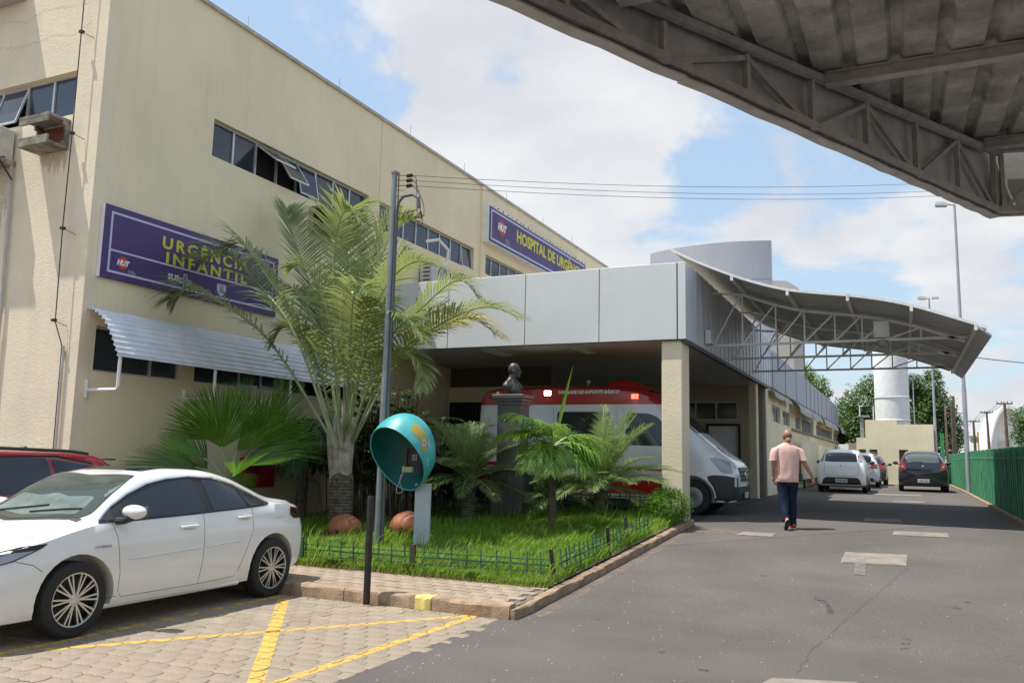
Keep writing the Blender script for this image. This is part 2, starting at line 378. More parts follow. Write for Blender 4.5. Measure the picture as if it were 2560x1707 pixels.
def place_pavers(parent, cells, mat, limit=300, mats=None):
    global pav_me
    base = paver_mb(); rest = MB(); tops = []
    cells = sorted(cells, key=lambda c: (c[0]**2+c[1]**2))
    me = None
    for k, (x, y, z) in enumerate(cells):
        rx, ry, dz = random.gauss(0, .006), random.gauss(0, .008), random.gauss(0, .0012)
        if k < limit:
            if me is None:
                o = base.build('paver', mat, parent, fixn=False); me = o.data
            else: o = link('paver', me, parent)
            o.location = Vector((x, y, z+dz))-worldloc(parent); o.rotation_euler = (rx, ry, 0)
        else:
            rest.add([(vx+x, vy+y, vz+z+dz+vx*-ry+vy*rx) for vx, vy, vz in base.v], base.f)
        n = len(PP); tops.append([(vx+x, vy+y, z+dz+vx*-ry+vy*rx) for vx, vy, vz in base.v[2*n:3*n]])
    if rest.v: rest.build('paver_field', mats or mat, parent, kind='stuff', fixn=False)
    return tops
cells = []
j = 0; y = 7.86
while y > 3.3:
    x = -3.90+(PW/2 if j % 2 else 0)
    while x > -9.2:
        if -y*.62-6.5 < x: cells.append((x, y, 0.0))
        x -= PW
    y -= PH; j += 1
tops = place_pavers(lot, cells, m_paver, 300, m_paver_s)
# painted bay lines: clipped pieces of the paver tops
def band(p, q, w):
    p, q = Vector((*p, 0)), Vector((*q, 0)); d = (q-p).normalized(); n = Vector((-d.y, d.x, 0))
    bm = bmesh.new()
    for t in tops:
        vs = [Vector(v) for v in t]; c = sum(vs, Vector())/len(vs)
        if abs((c-p).dot(n)) > w/2+.2 or (c-p).dot(d) < -.2 or (c-q).dot(d) > .2: continue
        bm.faces.new([bm.verts.new(v+Vector((0, 0, .0012))) for v in vs])
    for co, no in ((p+n*w/2, n), (p-n*w/2, -n), (p, -d), (q, d)):
        bmesh.ops.bisect_plane(bm, geom=bm.verts[:]+bm.edges[:]+bm.faces[:], plane_co=co, plane_no=no, clear_outer=True)
    me = bpy.data.meshes.new('painted_line'); bm.to_mesh(me); bm.free(); me.materials.append(m_yellow); return me
for p, q, w in (((-6.38, 7.72), (-4.2, 4.82), .125), ((-6.42, 4.80), (-4.12, 7.92), .095), ((-6.62, 4.75), (-4.0, 4.75), .10), ((-4.13, 4.4), (-4.08, 7.95), .10), ((-6.58, 4.2), (-6.52, 7.9), .10)):
    link('painted_line', band(p, q, w), lot)
# sidewalk
def zs(x, y): return .125+gz(y)*.5
b_ = MB(); b_.add(*ystrip(lambda y: -9.6, lambda y: -3.70, seq(7.98, 9.6, .2), 6, -.018, zs)); swalk = b_.build('sidewalk', m_bed, kind='structure', fixn=False)
cells = []; j = 0; y = 8.13
while y < 9.25:
    x = -3.86-(PW/2 if j % 2 else 0)
    while x > -8.6: cells.append((x, y, zs(x, y)+.002)); x -= PW
    y += PH; j += 1
place_pavers(swalk, cells, m_paver2, 300, m_paver_s)
# kerb
kt = thing('kerb', 'worn concrete kerb of separate stones round the planted corner bed', 'kerb', (-3.7, 8.0, 0))
x = -9.4; i = 0
def stone(x0, x1, y0, y1, z0, z1, mt, nm='kerb_stone'):
    b = MB(); n = 7
    # rough block: chamfered top edge with small chips
    lng = 'x' if (x1-x0) > (y1-y0) else 'y'
    prof = [(0, 0), (0, .80), (.10, .96), (.22, 1.0), (1, 1.0), (1, 0)]
    rings = []
    for k in range(n+1):
        t = k/n; ring = []
        for (u, w) in prof:
            jx = random.gauss(0, .004); jz = random.gauss(0, .004) if w > .5 else 0
            if lng == 'x': ring.append((lerp(x0, x1, t), lerp(y0, y1, u)+jx, (z0 if w == 0 else lerp(0, z1, w)+jz)))
            else: ring.append((lerp(x1, x0, u)+jx, lerp(y0, y1, t), (z0+gz(lerp(y0, y1, t)) if w == 0 else gz(lerp(y0, y1, t))+lerp(0, z1, w)+jz)))
        rings += ring
    m = len(prof); fs = [(k*m+i, k*m+(i+1) % m, (k+1)*m+(i+1) % m, (k+1)*m+i) for k in range(n) for i in range(m)]
    fs += [tuple(range(m-1, -1, -1)), tuple(n*m+i for i in range(m))]
    b.add(rings, fs); return b.build(nm, mt, kt, smooth=30)
while x < -3.75:
    L = .92
    x1 = min(x+L, -3.66)
    if abs(x-(-4.80)) < .02:
        pass
    stone(x+.006, x1-.004, 7.93, 8.09, -.05, .140, m_kerb); x = x1
    if x > -4.9 and x < -4.3 and i == 0:
        stone(x+.004, x+.20, 7.925, 8.085, -.05, .143, m_kerby); x += .2; i = 1
y = 7.94
while y < 15.9:
    y1 = min(y+.95, 16.0); stone(-3.735, -3.625, y+.006, y1-.004, -.05, .10, m_kerb); y = y1
# planted bed soil
b_ = MB(); b_.add(*ystrip(lambda y: -11.6, lambda y: -3.74, seq(9.15, 15.75, .3), 12, -.02, gard)); b_.build('garden_soil', m_dirt, kind='structure', fixn=False)
# low inner kerb behind the pedestal and manhole slabs
m_slab = M('cover_concrete', (.235, .205, .175), .92, var=.2, vs=5, bump=.6, bs=70, fine=.15)
def slab(pts, label, h=.012, frame=True):
    t = thing('utility_cover', label, 'manhole cover', (pts[0][0], pts[0][1], gz(pts[0][1])), 'concrete covers in the driveway')
    cx_, cy_ = sum(p[0] for p in pts)/4, sum(p[1] for p in pts)/4
    b = MB(); k = .94; q = [((p[0]-cx_)*k+cx_, (p[1]-cy_)*k+cy_) for p in pts]
    z = lambda p: gz(p[1])
    b.add([(x, y, z((x, y))-.05) for x, y in q]+[(x, y, z((x, y))+h) for x, y in q], [(4, 5, 6, 7)]+[(i, (i+1) % 4, 4+(i+1) % 4, 4+i) for i in range(4)]); b.build('slab', m_slab, t)
    b = MB()
    b.add([(x, y, z((x, y))+h-.004) for x, y in pts]+[(x, y, z((x, y))-.03) for x, y in pts]+[(x, y, z((x, y))+h-.004) for x, y in q]+[(x, y, z((x, y))-.03) for x, y in q],
          [(i, (i+1) % 4, 8+(i+1) % 4, 8+i) for i in range(4)]+[(i, (i+1) % 4, 4+(i+1) % 4, 4+i) for i in range(4)])
    b.build('rim', m_slab, t)
slab([(-2.68, 14.98), (-2.07, 14.98), (-2.05, 15.42), (-2.62, 15.42)], 'small pale concrete cover just behind the walking man')
slab([(-.86, 12.88), (-.02, 12.98), (.0, 13.96), (-.85, 13.86)], 'large square concrete cover in the middle of the sunlit asphalt')
slab([(-.22, 16.05), (.65, 16.12), (.66, 16.72), (-.2, 16.6)], 'oblong concrete cover beside the near edge of the awning shadow')
slab([(-.76, 18.3), (-.08, 18.45), (-.08, 19.2), (-.77, 19.05)], 'concrete cover lying within the awning shadow')
slab([(-.33, 26.6), (.5, 26.7), (.5, 27.5), (-.31, 27.4)], 'concrete cover just beyond the awning shadow')
slab([(-.98, 31.2), (.5, 31.4), (.5, 32.4), (-.9, 32.3)], 'wide concrete cover between the two parked hatchbacks')
slab([(-1.15, 6.05), (-.2, 5.9), (-.38, 7.1), (-.98, 6.9)], 'concrete cover cut by the bottom of the photo, nearest of all')

# cracks, patches and stains lying on the asphalt
drv = bpy.data.objects['driveway']
m_crack = M('asphalt_crack', (.06, .055, .05), .95); m_stain = M('oil_stain', (.075, .07, .067), .75, var=.3, vs=9, worn=.56); m_tape = M('pale_smear', (.30, .28, .25), .9, var=.2, vs=8, worn=.42, soft=.25); m_dust = M('sand_drift', (.26, .20, .145), .95, var=.2, vs=6, worn=.46, soft=.2)
random.seed(61)
def crack(pts, w=.004, jit=.03):
    P = []
    for (a_, c_) in zip(pts[:-1], pts[1:]):
        k = max(2, int(math.dist(a_, c_)/.08))
        for q in range(k): P.append((lerp(a_[0], c_[0], q/k)+random.gauss(0, jit*.5), lerp(a_[1], c_[1], q/k)+random.gauss(0, jit*.3)))
    P.append(pts[-1]); vs = []; fs = []
    for i, (x, y) in enumerate(P):
        ww = w*random.uniform(.4, 1.3); vs += [(x-ww, y, gz(y)+.002), (x+ww, y+ww*.5, gz(y)+.002)]
        if i: fs.append((2*i-2, 2*i-1, 2*i+1, 2*i))
    b = MB(); b.add(vs, fs); b.build('crack', m_crack, drv, fixn=False)
crack([(-.81, 7.2), (-.80, 7.98), (-.74, 8.5), (-.64, 9.1), (-.53, 9.78), (-.37, 10.7), (-.14, 11.98), (0, 12.9)], .0026)
crack([(-3.6, 12.4), (-2.65, 12.85), (-.91, 13.76)], .006, .012); crack([(.01, 14.02), (1.7, 14.9)], .006, .012)
def blot(pts, mt, nm, off=.003):
    b = MB(); pts = [(x+random.gauss(0, .01), y+random.gauss(0, .015)) for x, y in pts]; b.add([(x, y, gz(y)+off) for x, y in pts], [tuple(range(len(pts)))]); b.build(nm, mt, drv, fixn=False)
blot([(-1.0, 10.48), (-.9, 10.46), (-.80, 10.1), (-.74, 9.8), (-.71, 9.6), (-.79, 9.66), (-.85, 10.1), (-.96, 10.3)], m_stain, 'oil_stain')
blot([(-.66, 13.3), (-.55, 13.34), (-.5, 11.98), (-.63, 12.0)], m_tape, 'pale_smear', .017)
def rblot(x, y, rx, ry, mt, nm): blot([(x+rx*math.cos(a_)*random.uniform(.75, 1.2), y+ry*math.sin(a_)*random.uniform(.75, 1.2)) for a_ in [q*.45 for q in range(14)]], mt, nm)
for x, y in ((-.03, 8.9), (-.05, 8.72), (-.05, 8.54), (.47, 10.5), (.59, 10.88), (-1.97, 7.34), (-1.5, 6.9), (-2.9, 8.4), (-1.7, 11.5)): rblot(x, y, .035, .03, m_stain, 'oil_stain')
for k in range(9): y = 8.6+k*.85; rblot(-3.52+random.uniform(-.02, .05), y, .08, .42, m_dust, 'sand_drift')
rblot(-3.1, 15.3, .5, .35, m_dust, 'sand_drift')

# ---------------------------------------------------------------- hospital building
BX, BY, BZ = -11.6, 8.835, 9.94
hb = thing('hospital_building', 'long cream hospital block with parapet and dark strip windows', 'building', (BX, BY, 0))
def wall_holes(mb, plane, c, depth, u0, u1, z0, z1, holes):
    """wall slab in plane x=c (plane 'x') or y=c ('y'); holes = (ua, ub, za, zb)"""
    def bx(ua, ub, za, zb):
        if ub-ua < 1e-4 or zb-za < 1e-4: return
        if plane == 'x': mb.box(min(c, c-depth), max(c, c-depth), ua, ub, za, zb)
        else: mb.box(ua, ub, min(c, c+depth), max(c, c+depth), za, zb)
    zsx = sorted({z0, z1} | {h[2] for h in holes} | {h[3] for h in holes})
    for za, zb in zip(zsx[:-1], zsx[1:]):
        hs_ = sorted([h for h in holes if h[2] < zb-1e-6 and h[3] > za+1e-6]); u = u0
        for h in hs_: bx(u, h[0], za, zb); u = h[1]
        bx(u, u1, za, zb)
side = [(11.26, 16.34, 7.12, 7.85), (16.82, 21.9, 7.16, 7.85), (22.65, 27.75, 7.23, 7.85), (9.12, 10.92, 2.83, 3.56), (11.22, 14.32, 2.83, 3.56)]
b_ = MB(); wall_holes(b_, 'x', BX, .25, BY+.2515, 16.775, -.1, BZ, side); wall_holes(b_, 'x', BX, .25, 16.795, 66, -.1, BZ, side)
b_.box(BX-.25, BX-.02, 16.775, 16.795, -.1, BZ)
b_.build('wall', m_cream_side, hb)
b_ = MB(); wall_holes(b_, 'y', BY+.002, .25, -24, BX-.25, -.1, BZ-.001, [(-16.3, -12.25, 7.08, 7.85)])
b_.box(BX-.2498, BX-.0005, BY+.002, BY+.2505, -.1, BZ-.001)
b_.build('wall', m_cream, hb)
b_ = MB(); b_.box(-24, BX-.26, BY+.3, 66, 0, 9.5); b_.build('core', m_dark, hb)
b_ = MB(); b_.box(BX-.3, BX+.06, BY-.05, 66, BZ, BZ+.07); b_.box(-24, BX-.31, BY-.05, BY+.3, BZ, BZ+.07); b_.build('parapet_cap', m_cap, hb)
b_ = MB(); b_.box(-24, -13.75, BY-.38, BY-.002, 9.43, BZ-.01); b_.build('cornice', M('cornice_grey', (.45, .43, .40), .9, var=.1), hb)
b_ = MB(); b_.box(BX, BX+.05, 22.28, 22.60, 0, BZ-.01); b_.build('pilaster', m_cream_side, hb)
# window strips
def strip(plane, c, u0, u1, z0, z1, n, open_=(), glass=m_win, hole=None):
    """n panes between u0 and u1"""
    rec = .10
    fr = MB(); w = .035
    def bx(mb, ua, ub, za, zb, d0, d1):
        if plane == 'x': mb.box(c-rec-d1, c-rec-d0, ua, ub, za, zb)
        else: mb.box(ua, ub, c+rec+d0, c+rec+d1, za, zb)
    bx(fr, u0, u1, z0, z0+w, 0, .05); bx(fr, u0, u1, z1-w, z1, 0, .05)
    for i in range(n+1):
        u = lerp(u0, u1, i/n); ua, ub = max(u-w*.6, u0), min(u+w*.6, u1)
        bx(fr, ua, ub, z0+w, z1-w, 0, .05)
    f = fr.build('window', m_alu, hb)
    for i in range(n):
        ua, ub = lerp(u0, u1, i/n)+w*.6, lerp(u0, u1, (i+1)/n)-w*.6; za, zb = z0+w, z1-w
        tilt = dict(open_).get(i, random.gauss(0, .006))
        b = MB()
        # each pane hangs from its top edge
        L = zb-za; s, k = math.sin(tilt)*L, math.cos(tilt)*L
        if plane == 'x':
            d = c-rec-.03
            b.add([(d, ua, zb), (d, ub, zb), (d+s, ub, zb-k), (d+s, ua, zb-k), (d-.006, ua, zb), (d-.006, ub, zb), (d+s-.006, ub, zb-k), (d+s-.006, ua, zb-k)], [(0, 1, 2, 3), (7, 6, 5, 4), (0, 4, 5, 1), (1, 5, 6, 2), (2, 6, 7, 3), (3, 7, 4, 0)])
        else:
            d = c+rec+.03
            b.add([(ua, d, zb), (ub, d, zb), (ub, d-s, zb-k), (ua, d-s, zb-k), (ua, d+.006, zb), (ub, d+.006, zb), (ub, d-s+.006, zb-k), (ua, d-s+.006, zb-k)], [(0, 1, 2, 3), (7, 6, 5, 4), (0, 4, 5, 1), (1, 5, 6, 2), (2, 6, 7, 3), (3, 7, 4, 0)])
        b.build('pane', glass, f)
        if abs(tilt) > .1:
            e_ = MB(); r = .012
            def P(u, z_): 
                t = (zb-z_)/L; return (c-rec-.03+s*t, u, zb-k*t) if plane == 'x' else (u, c+rec+.03-s*t, zb-k*t)
            pts = [P(ua, zb), P(ub, zb), P(ub, za), P(ua, za)]
            for q in range(4): e_.bar(pts[q], pts[(q+1) % 4], .03, .03)
            e_.build('sash', m_alu, f)
strip('x', BX, 11.26, 16.34, 7.12, 7.85, 8, {2: .95, 3: .62, 4: .22, 5: .07}.items())
strip('x', BX, 16.82, 21.9, 7.16, 7.85, 8, {7: .12}.items()); strip('x', BX, 22.65, 27.75, 7.23, 7.85, 8)
strip('x', BX, 9.12, 10.92, 2.83, 3.56, 3); strip('x', BX, 11.22, 14.32, 2.83, 3.56, 5)
strip('y', BY, -16.3, -12.25, 7.08, 7.85, 6, {3: .28}.items(), m_win2)
# lightning rods, each on the parapet
for y, h in ((11.96, .26), (14.98, .27), (18.1, .3), (21.15, .3), (24.09, .24), (27.23, .28), (30.14, .3)):
    b = MB(); b.tube([(BX, y, BZ+.06), (BX, y, BZ+.06+h)], .008, 5); b.build('lightning_rod', m_steel, hb)
# down conductor with stand-offs and bracket arms on the sunlit wall
b = MB(); pts = [(-12.07, 9.94), (-12.08, 9.07), (-12.06, 6.68), (-12.07, 5.09), (-12.03, 3.58), (-11.93, 3.2), (-11.90, 1.2)]
b.tube([(x, BY-.12 if z > 3.3 else BY-.04, z) for x, z in pts], .009, 6)
cond = b.build('lightning_cable', m_black, hb)
for z in (8.43, 6.68, 5.09, 3.60): b = MB(); b.box(-12.10, -12.03, BY-.15, BY-.09, z-.02, z+.025); b.tube([(-12.06, BY-.12, z), (-11.9, BY-.005, z-.09)], .005, 5); b.build('cable_clamp', m_black, cond)
b = MB(); b.tube([(-13.62, BY-.05, 6.45), (-13.55, BY-.05, 5.0), (-13.50, BY-.05, 3.8), (-13.45, BY-.05, 0)], .03, 8)
b.build('drain_pipe', m_pvc, hb, True)
b = MB(); b.tube([(-11.90, BY-.035, 3.2), (-11.84, BY-.035, .2)], .022, 7); b.build('conduit', m_pvc, hb, True)
# concrete air-conditioner boxes
def ac_box(plane, c, u0, u1, z0, z1, d, opn=None):
    b = MB(); t = .05
    def bx(ua, ub, za, zb, d0=0, d1=d):
        if plane == 'x': b.box(c+d0+.001, c+d1, ua, ub, za, zb)
        else: b.box(ua, ub, c-d1, c-d0-.001, za, zb)
    bx(u0, u1, z1-t, z1); bx(u0, u1, z0, z0+t)
    n = 8
    for (ua, sgn) in ((u0, 1), (u1, -1)):
        # side cheeks with a rounded opening
        h = z1-z0-2*t; poly = []
        for k in range(n+1):
            a = -math.pi/2+math.pi*k/n; poly.append((d*.30+math.cos(a)*0, 0))
        for k in range(6):
            f0 = k/6; w_ = d*(.16+.5*abs(f0+1/12-.5)**2*2)
            za, zb = z0+t+h*k/6, z0+t+h*(k+1)/6
            uu = (ua, ua+t) if sgn > 0 else (ua-t, ua)
            bx(uu[0], uu[1], za, zb, 0, w_); 
    lip = .09; bx(u0, u1, z1-t-lip, z1-t, d-.04, d-.002); bx(u0, u1, z0+t, z0+t+lip, d-.04, d-.002)
    return b.build('air_conditioner_box', m_conc, hb)
ac_box('y', BY, -13.0, -12.28, 6.47, 6.98, .40)
ac_box('x', BX, 14.15, 14.95, 6.42, 6.95, .42); ac_box('x', BX, 15.6, 16.3, 5.55, 6.0, .4); ac_box('x', BX, 20.4, 21.2, 6.3, 6.75, .4)
b = MB(); b.box(-12.95, -12.33, BY-.012, BY-.002, 6.55, 6.90); b.build('brick_infill', M('raw_brick', (.22, .07, .04), .9, var=.3, vs=12, bump=.6), hb)
b = MB(); b.box(BX+.01, BX+.03, 14.2, 14.9, 6.47, 6.9); b.box(BX+.01, BX+.03, 15.65, 16.25, 5.6, 5.95); b.build('box_recess', m_dark, hb, kind='stuff')
m_acu = M('ac_unit', (.55, .54, .50), .6, var=.12, vs=6, streak=.25)
def condenser(x0, x1, y0, y1, z0, z1, label, face):
    t = thing('air_conditioner', label, 'air conditioner', (x0, y0, z0))
    MB().bev(x0, x1, y0, y1, z0, z1, .012).build('casing', m_acu, t)
    b = MB(); g = MB()
    if face == 'x':
        cx_, cz_ = (y0+y1)/2+.08, (z0+z1)/2; r = (z1-z0)*.42
        b.lathe([(r, 0), (r, .012), (r*.92, .014), (r*.9, .002)], (x1, cx_, cz_), 20, Matrix.Rotation(R_(90), 3, 'Y'))
        for k in range(6): rr = r*(k+1)/7; g.tube([(x1+.012, cx_+rr*math.cos(q*R_(20)), cz_+rr*math.sin(q*R_(20))) for q in range(19)], .004, 4, False)
        v = MB()
        for k in range(5): zz = lerp(z0+.06, z1-.08, k/4); v.box(x0+.1, x1-.06, y0-.006, y0-.001, zz, zz+.03)
        v.build('vent', m_dark, t)
    else:
        cx_, cz_ = (x0+x1)/2-.06, (z0+z1)/2; r = (z1-z0)*.4
        b.lathe([(r, 0), (r, .012), (r*.92, .014), (r*.9, .002)], (cx_, y0, cz_), 20, Matrix.Rotation(R_(90), 3, 'X'))
        for k in range(6): rr = r*(k+1)/7; g.tube([(cx_+rr*math.cos(q*R_(20)), y0-.012, cz_+rr*math.sin(q*R_(20))) for q in range(19)], .004, 4, False)
    b.build('fan_ring', m_dark, t); g.build('fan_grille', m_acu, t)
    return t
t_ = condenser(-14.4, -13.62, BY-.42, BY-.04, 6.43, 6.98, 'weathered condenser at the left edge beside the empty concrete box', 'y')
b = MB(); b.box(-14.45, -13.58, BY-.46, BY-.002, 6.36, 6.43); b.build('condenser_shelf', m_conc, hb)
condenser(BX+.06, BX+.42, 18.75, 19.75, 6.15, 6.72, 'white condenser with round fan below the second strip window', 'x')
b = MB(); b.box(BX+.002, BX+.45, 18.7, 19.8, 6.09, 6.15); b.build('condenser_shelf', m_conc, hb)
b = MB(); b.tube([(BX+.05, 19.0, 7.35), (BX+.28, 19.3, 7.45), (BX+.36, 19.7, 7.25), (BX+.30, 19.75, 6.9), (BX+.2, 19.5, 6.7)], .045, 8); b.build('insulated_hose', m_white, hb, True)
b = MB(); b.tube([(-13.65, BY-.1, 6.5), (-13.6, BY-.3, 6.42), (-13.55, BY-.2, 6.25), (-13.56, BY-.06, 6.1)], .016, 6); b.build('power_cable', m_black, hb, True)
# hairline cracks in the sunlit render, stains below sills
def wcrack(pts, w=.004):
    P = []
    for (a_, c_) in zip(pts[:-1], pts[1:]):
        for q in range(12): P.append((lerp(a_[0], c_[0], q/12), lerp(a_[1], c_[1], q/12)+random.gauss(0, .018)))
    vs = []; fs = []
    for i, (x, z) in enumerate(P):
        vs += [(x, BY-.0015, z-w*random.uniform(.3, 1)), (x, BY-.0015, z+w*random.uniform(.3, 1))]
        if i: fs.append((2*i-2, 2*i-1, 2*i+1, 2*i))
    b = MB(); b.add(vs, fs); b.build('render_crack', M('render_crack_tone', (.42, .35, .26), .95) if 'render_crack_tone' not in bpy.data.materials else bpy.data.materials['render_crack_tone'], hb, fixn=False)
wcrack([(-14.8, 9.1), (-14.1, 9.12), (-13.7, 9.0), (-13.2, 9.14), (-12.6, 9.06), (-12.1, 9.03), (-11.95, 9.1)]); wcrack([(-14.8, 8.72), (-14.2, 8.6), (-13.6, 8.55), (-13.0, 8.62), (-12.4, 8.5), (-12.0, 8.68)]); wcrack([(-12.1, 9.0), (-12.0, 8.6), (-11.92, 8.3)], .003)
m_wst = M('wall_stain', (.66, .57, .41), .95, var=.12, vs=5, worn=.46, soft=.3)
def stain(plane, c, u0, u1, zt, L):
    b = MB(); n = 14; vs = []; fs = []
    for i in range(n+1):
        u = lerp(u0, u1, i/n); l = L*random.uniform(.25, 1)
        for z in (zt, zt-l*.5, zt-l): vs.append((c+.0016, u, z) if plane == 'x' else (u, c-.0016, z))
        if i:
            for k in range(2): a_ = (i-1)*3+k; fs.append((a_, a_+3, a_+4, a_+1))
    b.add(vs, fs); b.build('damp_stain', m_wst, hb, fixn=False)
stain('x', BX, 14.2, 14.9, 6.40, .5); stain('x', BX, 20.4, 21.2, 6.29, .6); stain('y', BY, -12.95, -12.3, 6.46, .42); stain('y', BY, -14.4, -13.7, 6.35, 1.6); stain('x', BX, 15.6, 16.3, 5.5, .4)
# red fire cabinets low on the wall
def cab(y0, y1, z0, z1, label, nm='fire_cabinet'):
    t = thing(nm, label, 'fire cabinet', (BX, y0, z0)); MB().bev(BX+.01, BX+.16, y0, y1, z0, z1, .01).build('case', m_red, t)
    b = MB(); b.box(BX+.161, BX+.168, y0+.04, y1-.04, z0+.05, z1-.05); b.build('door', m_red, t)
cab(12.5, 13.35, .92, 1.5, 'large dark red cabinet on the shaded wall behind the fan palm')
cab(13.55, 13.85, 1.2, 1.45, 'small red box on the shaded wall right of the large cabinet')
t = thing('floodlight', 'red round alarm bell on the wall between the two palms', 'alarm bell', (BX, 13.6, 1.9)); b = MB(); b.lathe([(0, 0), (.14, .01), (.16, .06), (.1, .1), (0, .12)], (BX+.01, 13.62, 1.95), 16, Matrix.Rotation(R_(90), 3, 'Y')); b.build('dome', m_red, t, True)
t.name = 'alarm_bell'
b = MB(); b.tube([(BX+.2, 14.9, .1), (BX+.2, 14.7, .95), (BX+.1, 14.6, 1.05), (BX+.02, 14.6, 1.05)], .045, 8); o = b.build('vent_pipe', m_pvc, None, True, label='short bent white pipe rising against the shaded wall behind the sedan', category='pipe')

# purple signs
def frame_lines(mb, x, u0, u1, z0, z1, w):
    mb.box(x, x+.006, u0, u1, z1-w, z1); mb.box(x, x+.006, u0, u1, z0, z0+w); mb.box(x, x+.006, u0, u0+w, z0+w, z1-w); mb.box(x, x+.006, u1-w, u1, z0+w, z1-w)
Yv, Zv, Xv = (0, 1, 0), (0, 0, 1), (1, 0, 0)
def burst(x, cy_, cz_, r, parent):
    b = MB(); n = 28; vs = []
    for i in range(n*2):
        a = math.pi*i/n; rr = r*(1.0 if i % 2 else .88)*(1+.08*math.cos(2*a)); vs.append((x, cy_+rr*.8*math.cos(a), cz_+rr*math.sin(a)))
    b.add(vs, [tuple(range(2*n))]); return b.build('emblem', m_redl, parent)
s1 = thing('urgencia_sign', 'purple wall sign URGÊNCIA INFANTIL above the corrugated awning', 'sign', (BX, 9.04, 4.345))
X1 = BX+.06
MB().bev(BX+.004, X1, 9.04, 13.21, 4.345, 5.55, .004).build('panel', m_purple, s1)
b = MB(); b.box(BX+.003, X1+.004, 9.02, 9.04, 4.34, 5.555); b.build('edge', m_white, s1)
b = MB(); frame_lines(b, X1+.001, 9.17, 13.08, 4.445, 5.45, .035); b.box(X1+.001, X1+.007, 9.205, 13.045, 4.80, 4.83); b.build('border_line', m_lilac, s1)
textobj('URGÊNCIA', .3, ((X1+.004, 10.23, 5.095), Yv, Zv, Xv), m_lemon, s1, cap=.20, length=2.12, bold=.010, sp=1.35)
textobj('INFANTIL', .3, ((X1+.004, 10.33, 4.85), Yv, Zv, Xv), m_lemon, s1, cap=.185, length=2.0, bold=.010, sp=1.35)
burst(X1+.004, 9.46, 4.645, .125, s1)
textobj('HUT', .2, ((X1+.008, 9.34, 4.60), Yv, Zv, Xv), m_white, s1, cap=.085, length=.25, bold=.012, shear=.25)
for k, tx in enumerate(('HOSPITAL', 'DE URGÊNCIA', 'DE TERESINA')): textobj(tx, .03, ((X1+.004, 9.57, 4.535-.024*k), Yv, Zv, Xv), m_lilac, s1, cap=.014, length=.13+.02*k)
textobj('SUS', .2, ((X1+.004, 10.40, 4.575), Yv, Zv, Xv), m_white, s1, cap=.10, length=.25, bold=.006)
textobj('SISTEMA ÚNICO', .03, ((X1+.004, 10.43, 4.538), Yv, Zv, Xv), m_lilac, s1, cap=.016, length=.25); textobj('DE SAÚDE', .03, ((X1+.004, 10.48, 4.508), Yv, Zv, Xv), m_lilac, s1, cap=.016, length=.15)
b = MB(); b.box(X1+.001, X1+.004, 10.66, 10.92, 4.56, 4.64); b.box(X1+.001, X1+.004, 10.75, 10.83, 4.47, 4.56); b.box(X1+.001, X1+.004, 10.75, 10.83, 4.64, 4.73); b.build('cross_outline', m_white, s1)
b = MB(); b.box(X1+.0045, X1+.007, 10.672, 10.908, 4.572, 4.628); b.box(X1+.0045, X1+.007, 10.762, 10.818, 4.482, 4.572); b.box(X1+.0045, X1+.007, 10.762, 10.818, 4.628, 4.718); b.build('cross', M('sus_blue', (.05, .12, .32), .5), s1)
b = MB(); vs = [(11.56, 4.72), (11.79, 4.72), (11.79, 4.60), (11.74, 4.53), (11.675, 4.49), (11.61, 4.53), (11.56, 4.60)]; b.add([(X1+.002, y, z) for y, z in vs], [tuple(range(7))]); b.build('city_shield', m_lilac, s1)
b = MB(); b.box(X1+.0025, X1+.004, 11.63, 11.72, 4.55, 4.68); b.box(X1+.0025, X1+.004, 11.59, 11.76, 4.685, 4.70); b.build('shield_mark', M('shield_grey', (.25, .28, .33), .5), s1)
b = MB(); b.box(X1+.001, X1+.003, 12.35, 12.95, 4.47, 4.60); b.build('blue_patch', M('sign_blue', (.02, .03, .2), .5), s1)
s2 = thing('hospital_sign', 'purple lightbox sign reading HOSPITAL DE below the parapet', 'sign', (BX, 22.5, 8.2))
X2 = BX+.25
MB().box(BX+.002, X2, 22.35, 31.1, 8.16, 9.34).build('lightbox', m_white, s2)
b = MB(); b.box(X2+.001, X2+.006, 22.38, 31.07, 8.19, 9.31); b.build('panel', m_purple, s2)
b = MB(); frame_lines(b, X2+.007, 22.50, 30.9, 8.27, 9.24, .06); b.build('border_line', m_lilac, s2)
textobj('HOSPITAL DE URGÊNCIA', .5, ((X2+.01, 24.42, 8.66), Yv, Zv, Xv), m_lemon, s2, cap=.38, length=6.35, bold=.02)
burst(X2+.009, 23.30, 8.80, .30, s2)
textobj('HUT', .3, ((X2+.012, 22.98, 8.72), Yv, Zv, Xv), m_white, s2, cap=.21, length=.66, bold=.02, shear=.25)
for k, tx in enumerate(('HOSPITAL', 'DE URGÊNCIA', 'DE TERESINA')): textobj(tx, .06, ((X2+.009, 23.55, 8.50-.06*k), Yv, Zv, Xv), m_lilac, s2, cap=.035, length=.3+.05*k)
b = MB()
for k in range(26): y = 22.7+k*.33+random.uniform(-.05, .05); b.box(X2-.02, X2+.012, y, y+random.uniform(.02, .06), 9.34, 9.34+random.uniform(.02, .05))
b.build('cable_tie', m_black, s2, kind='stuff')

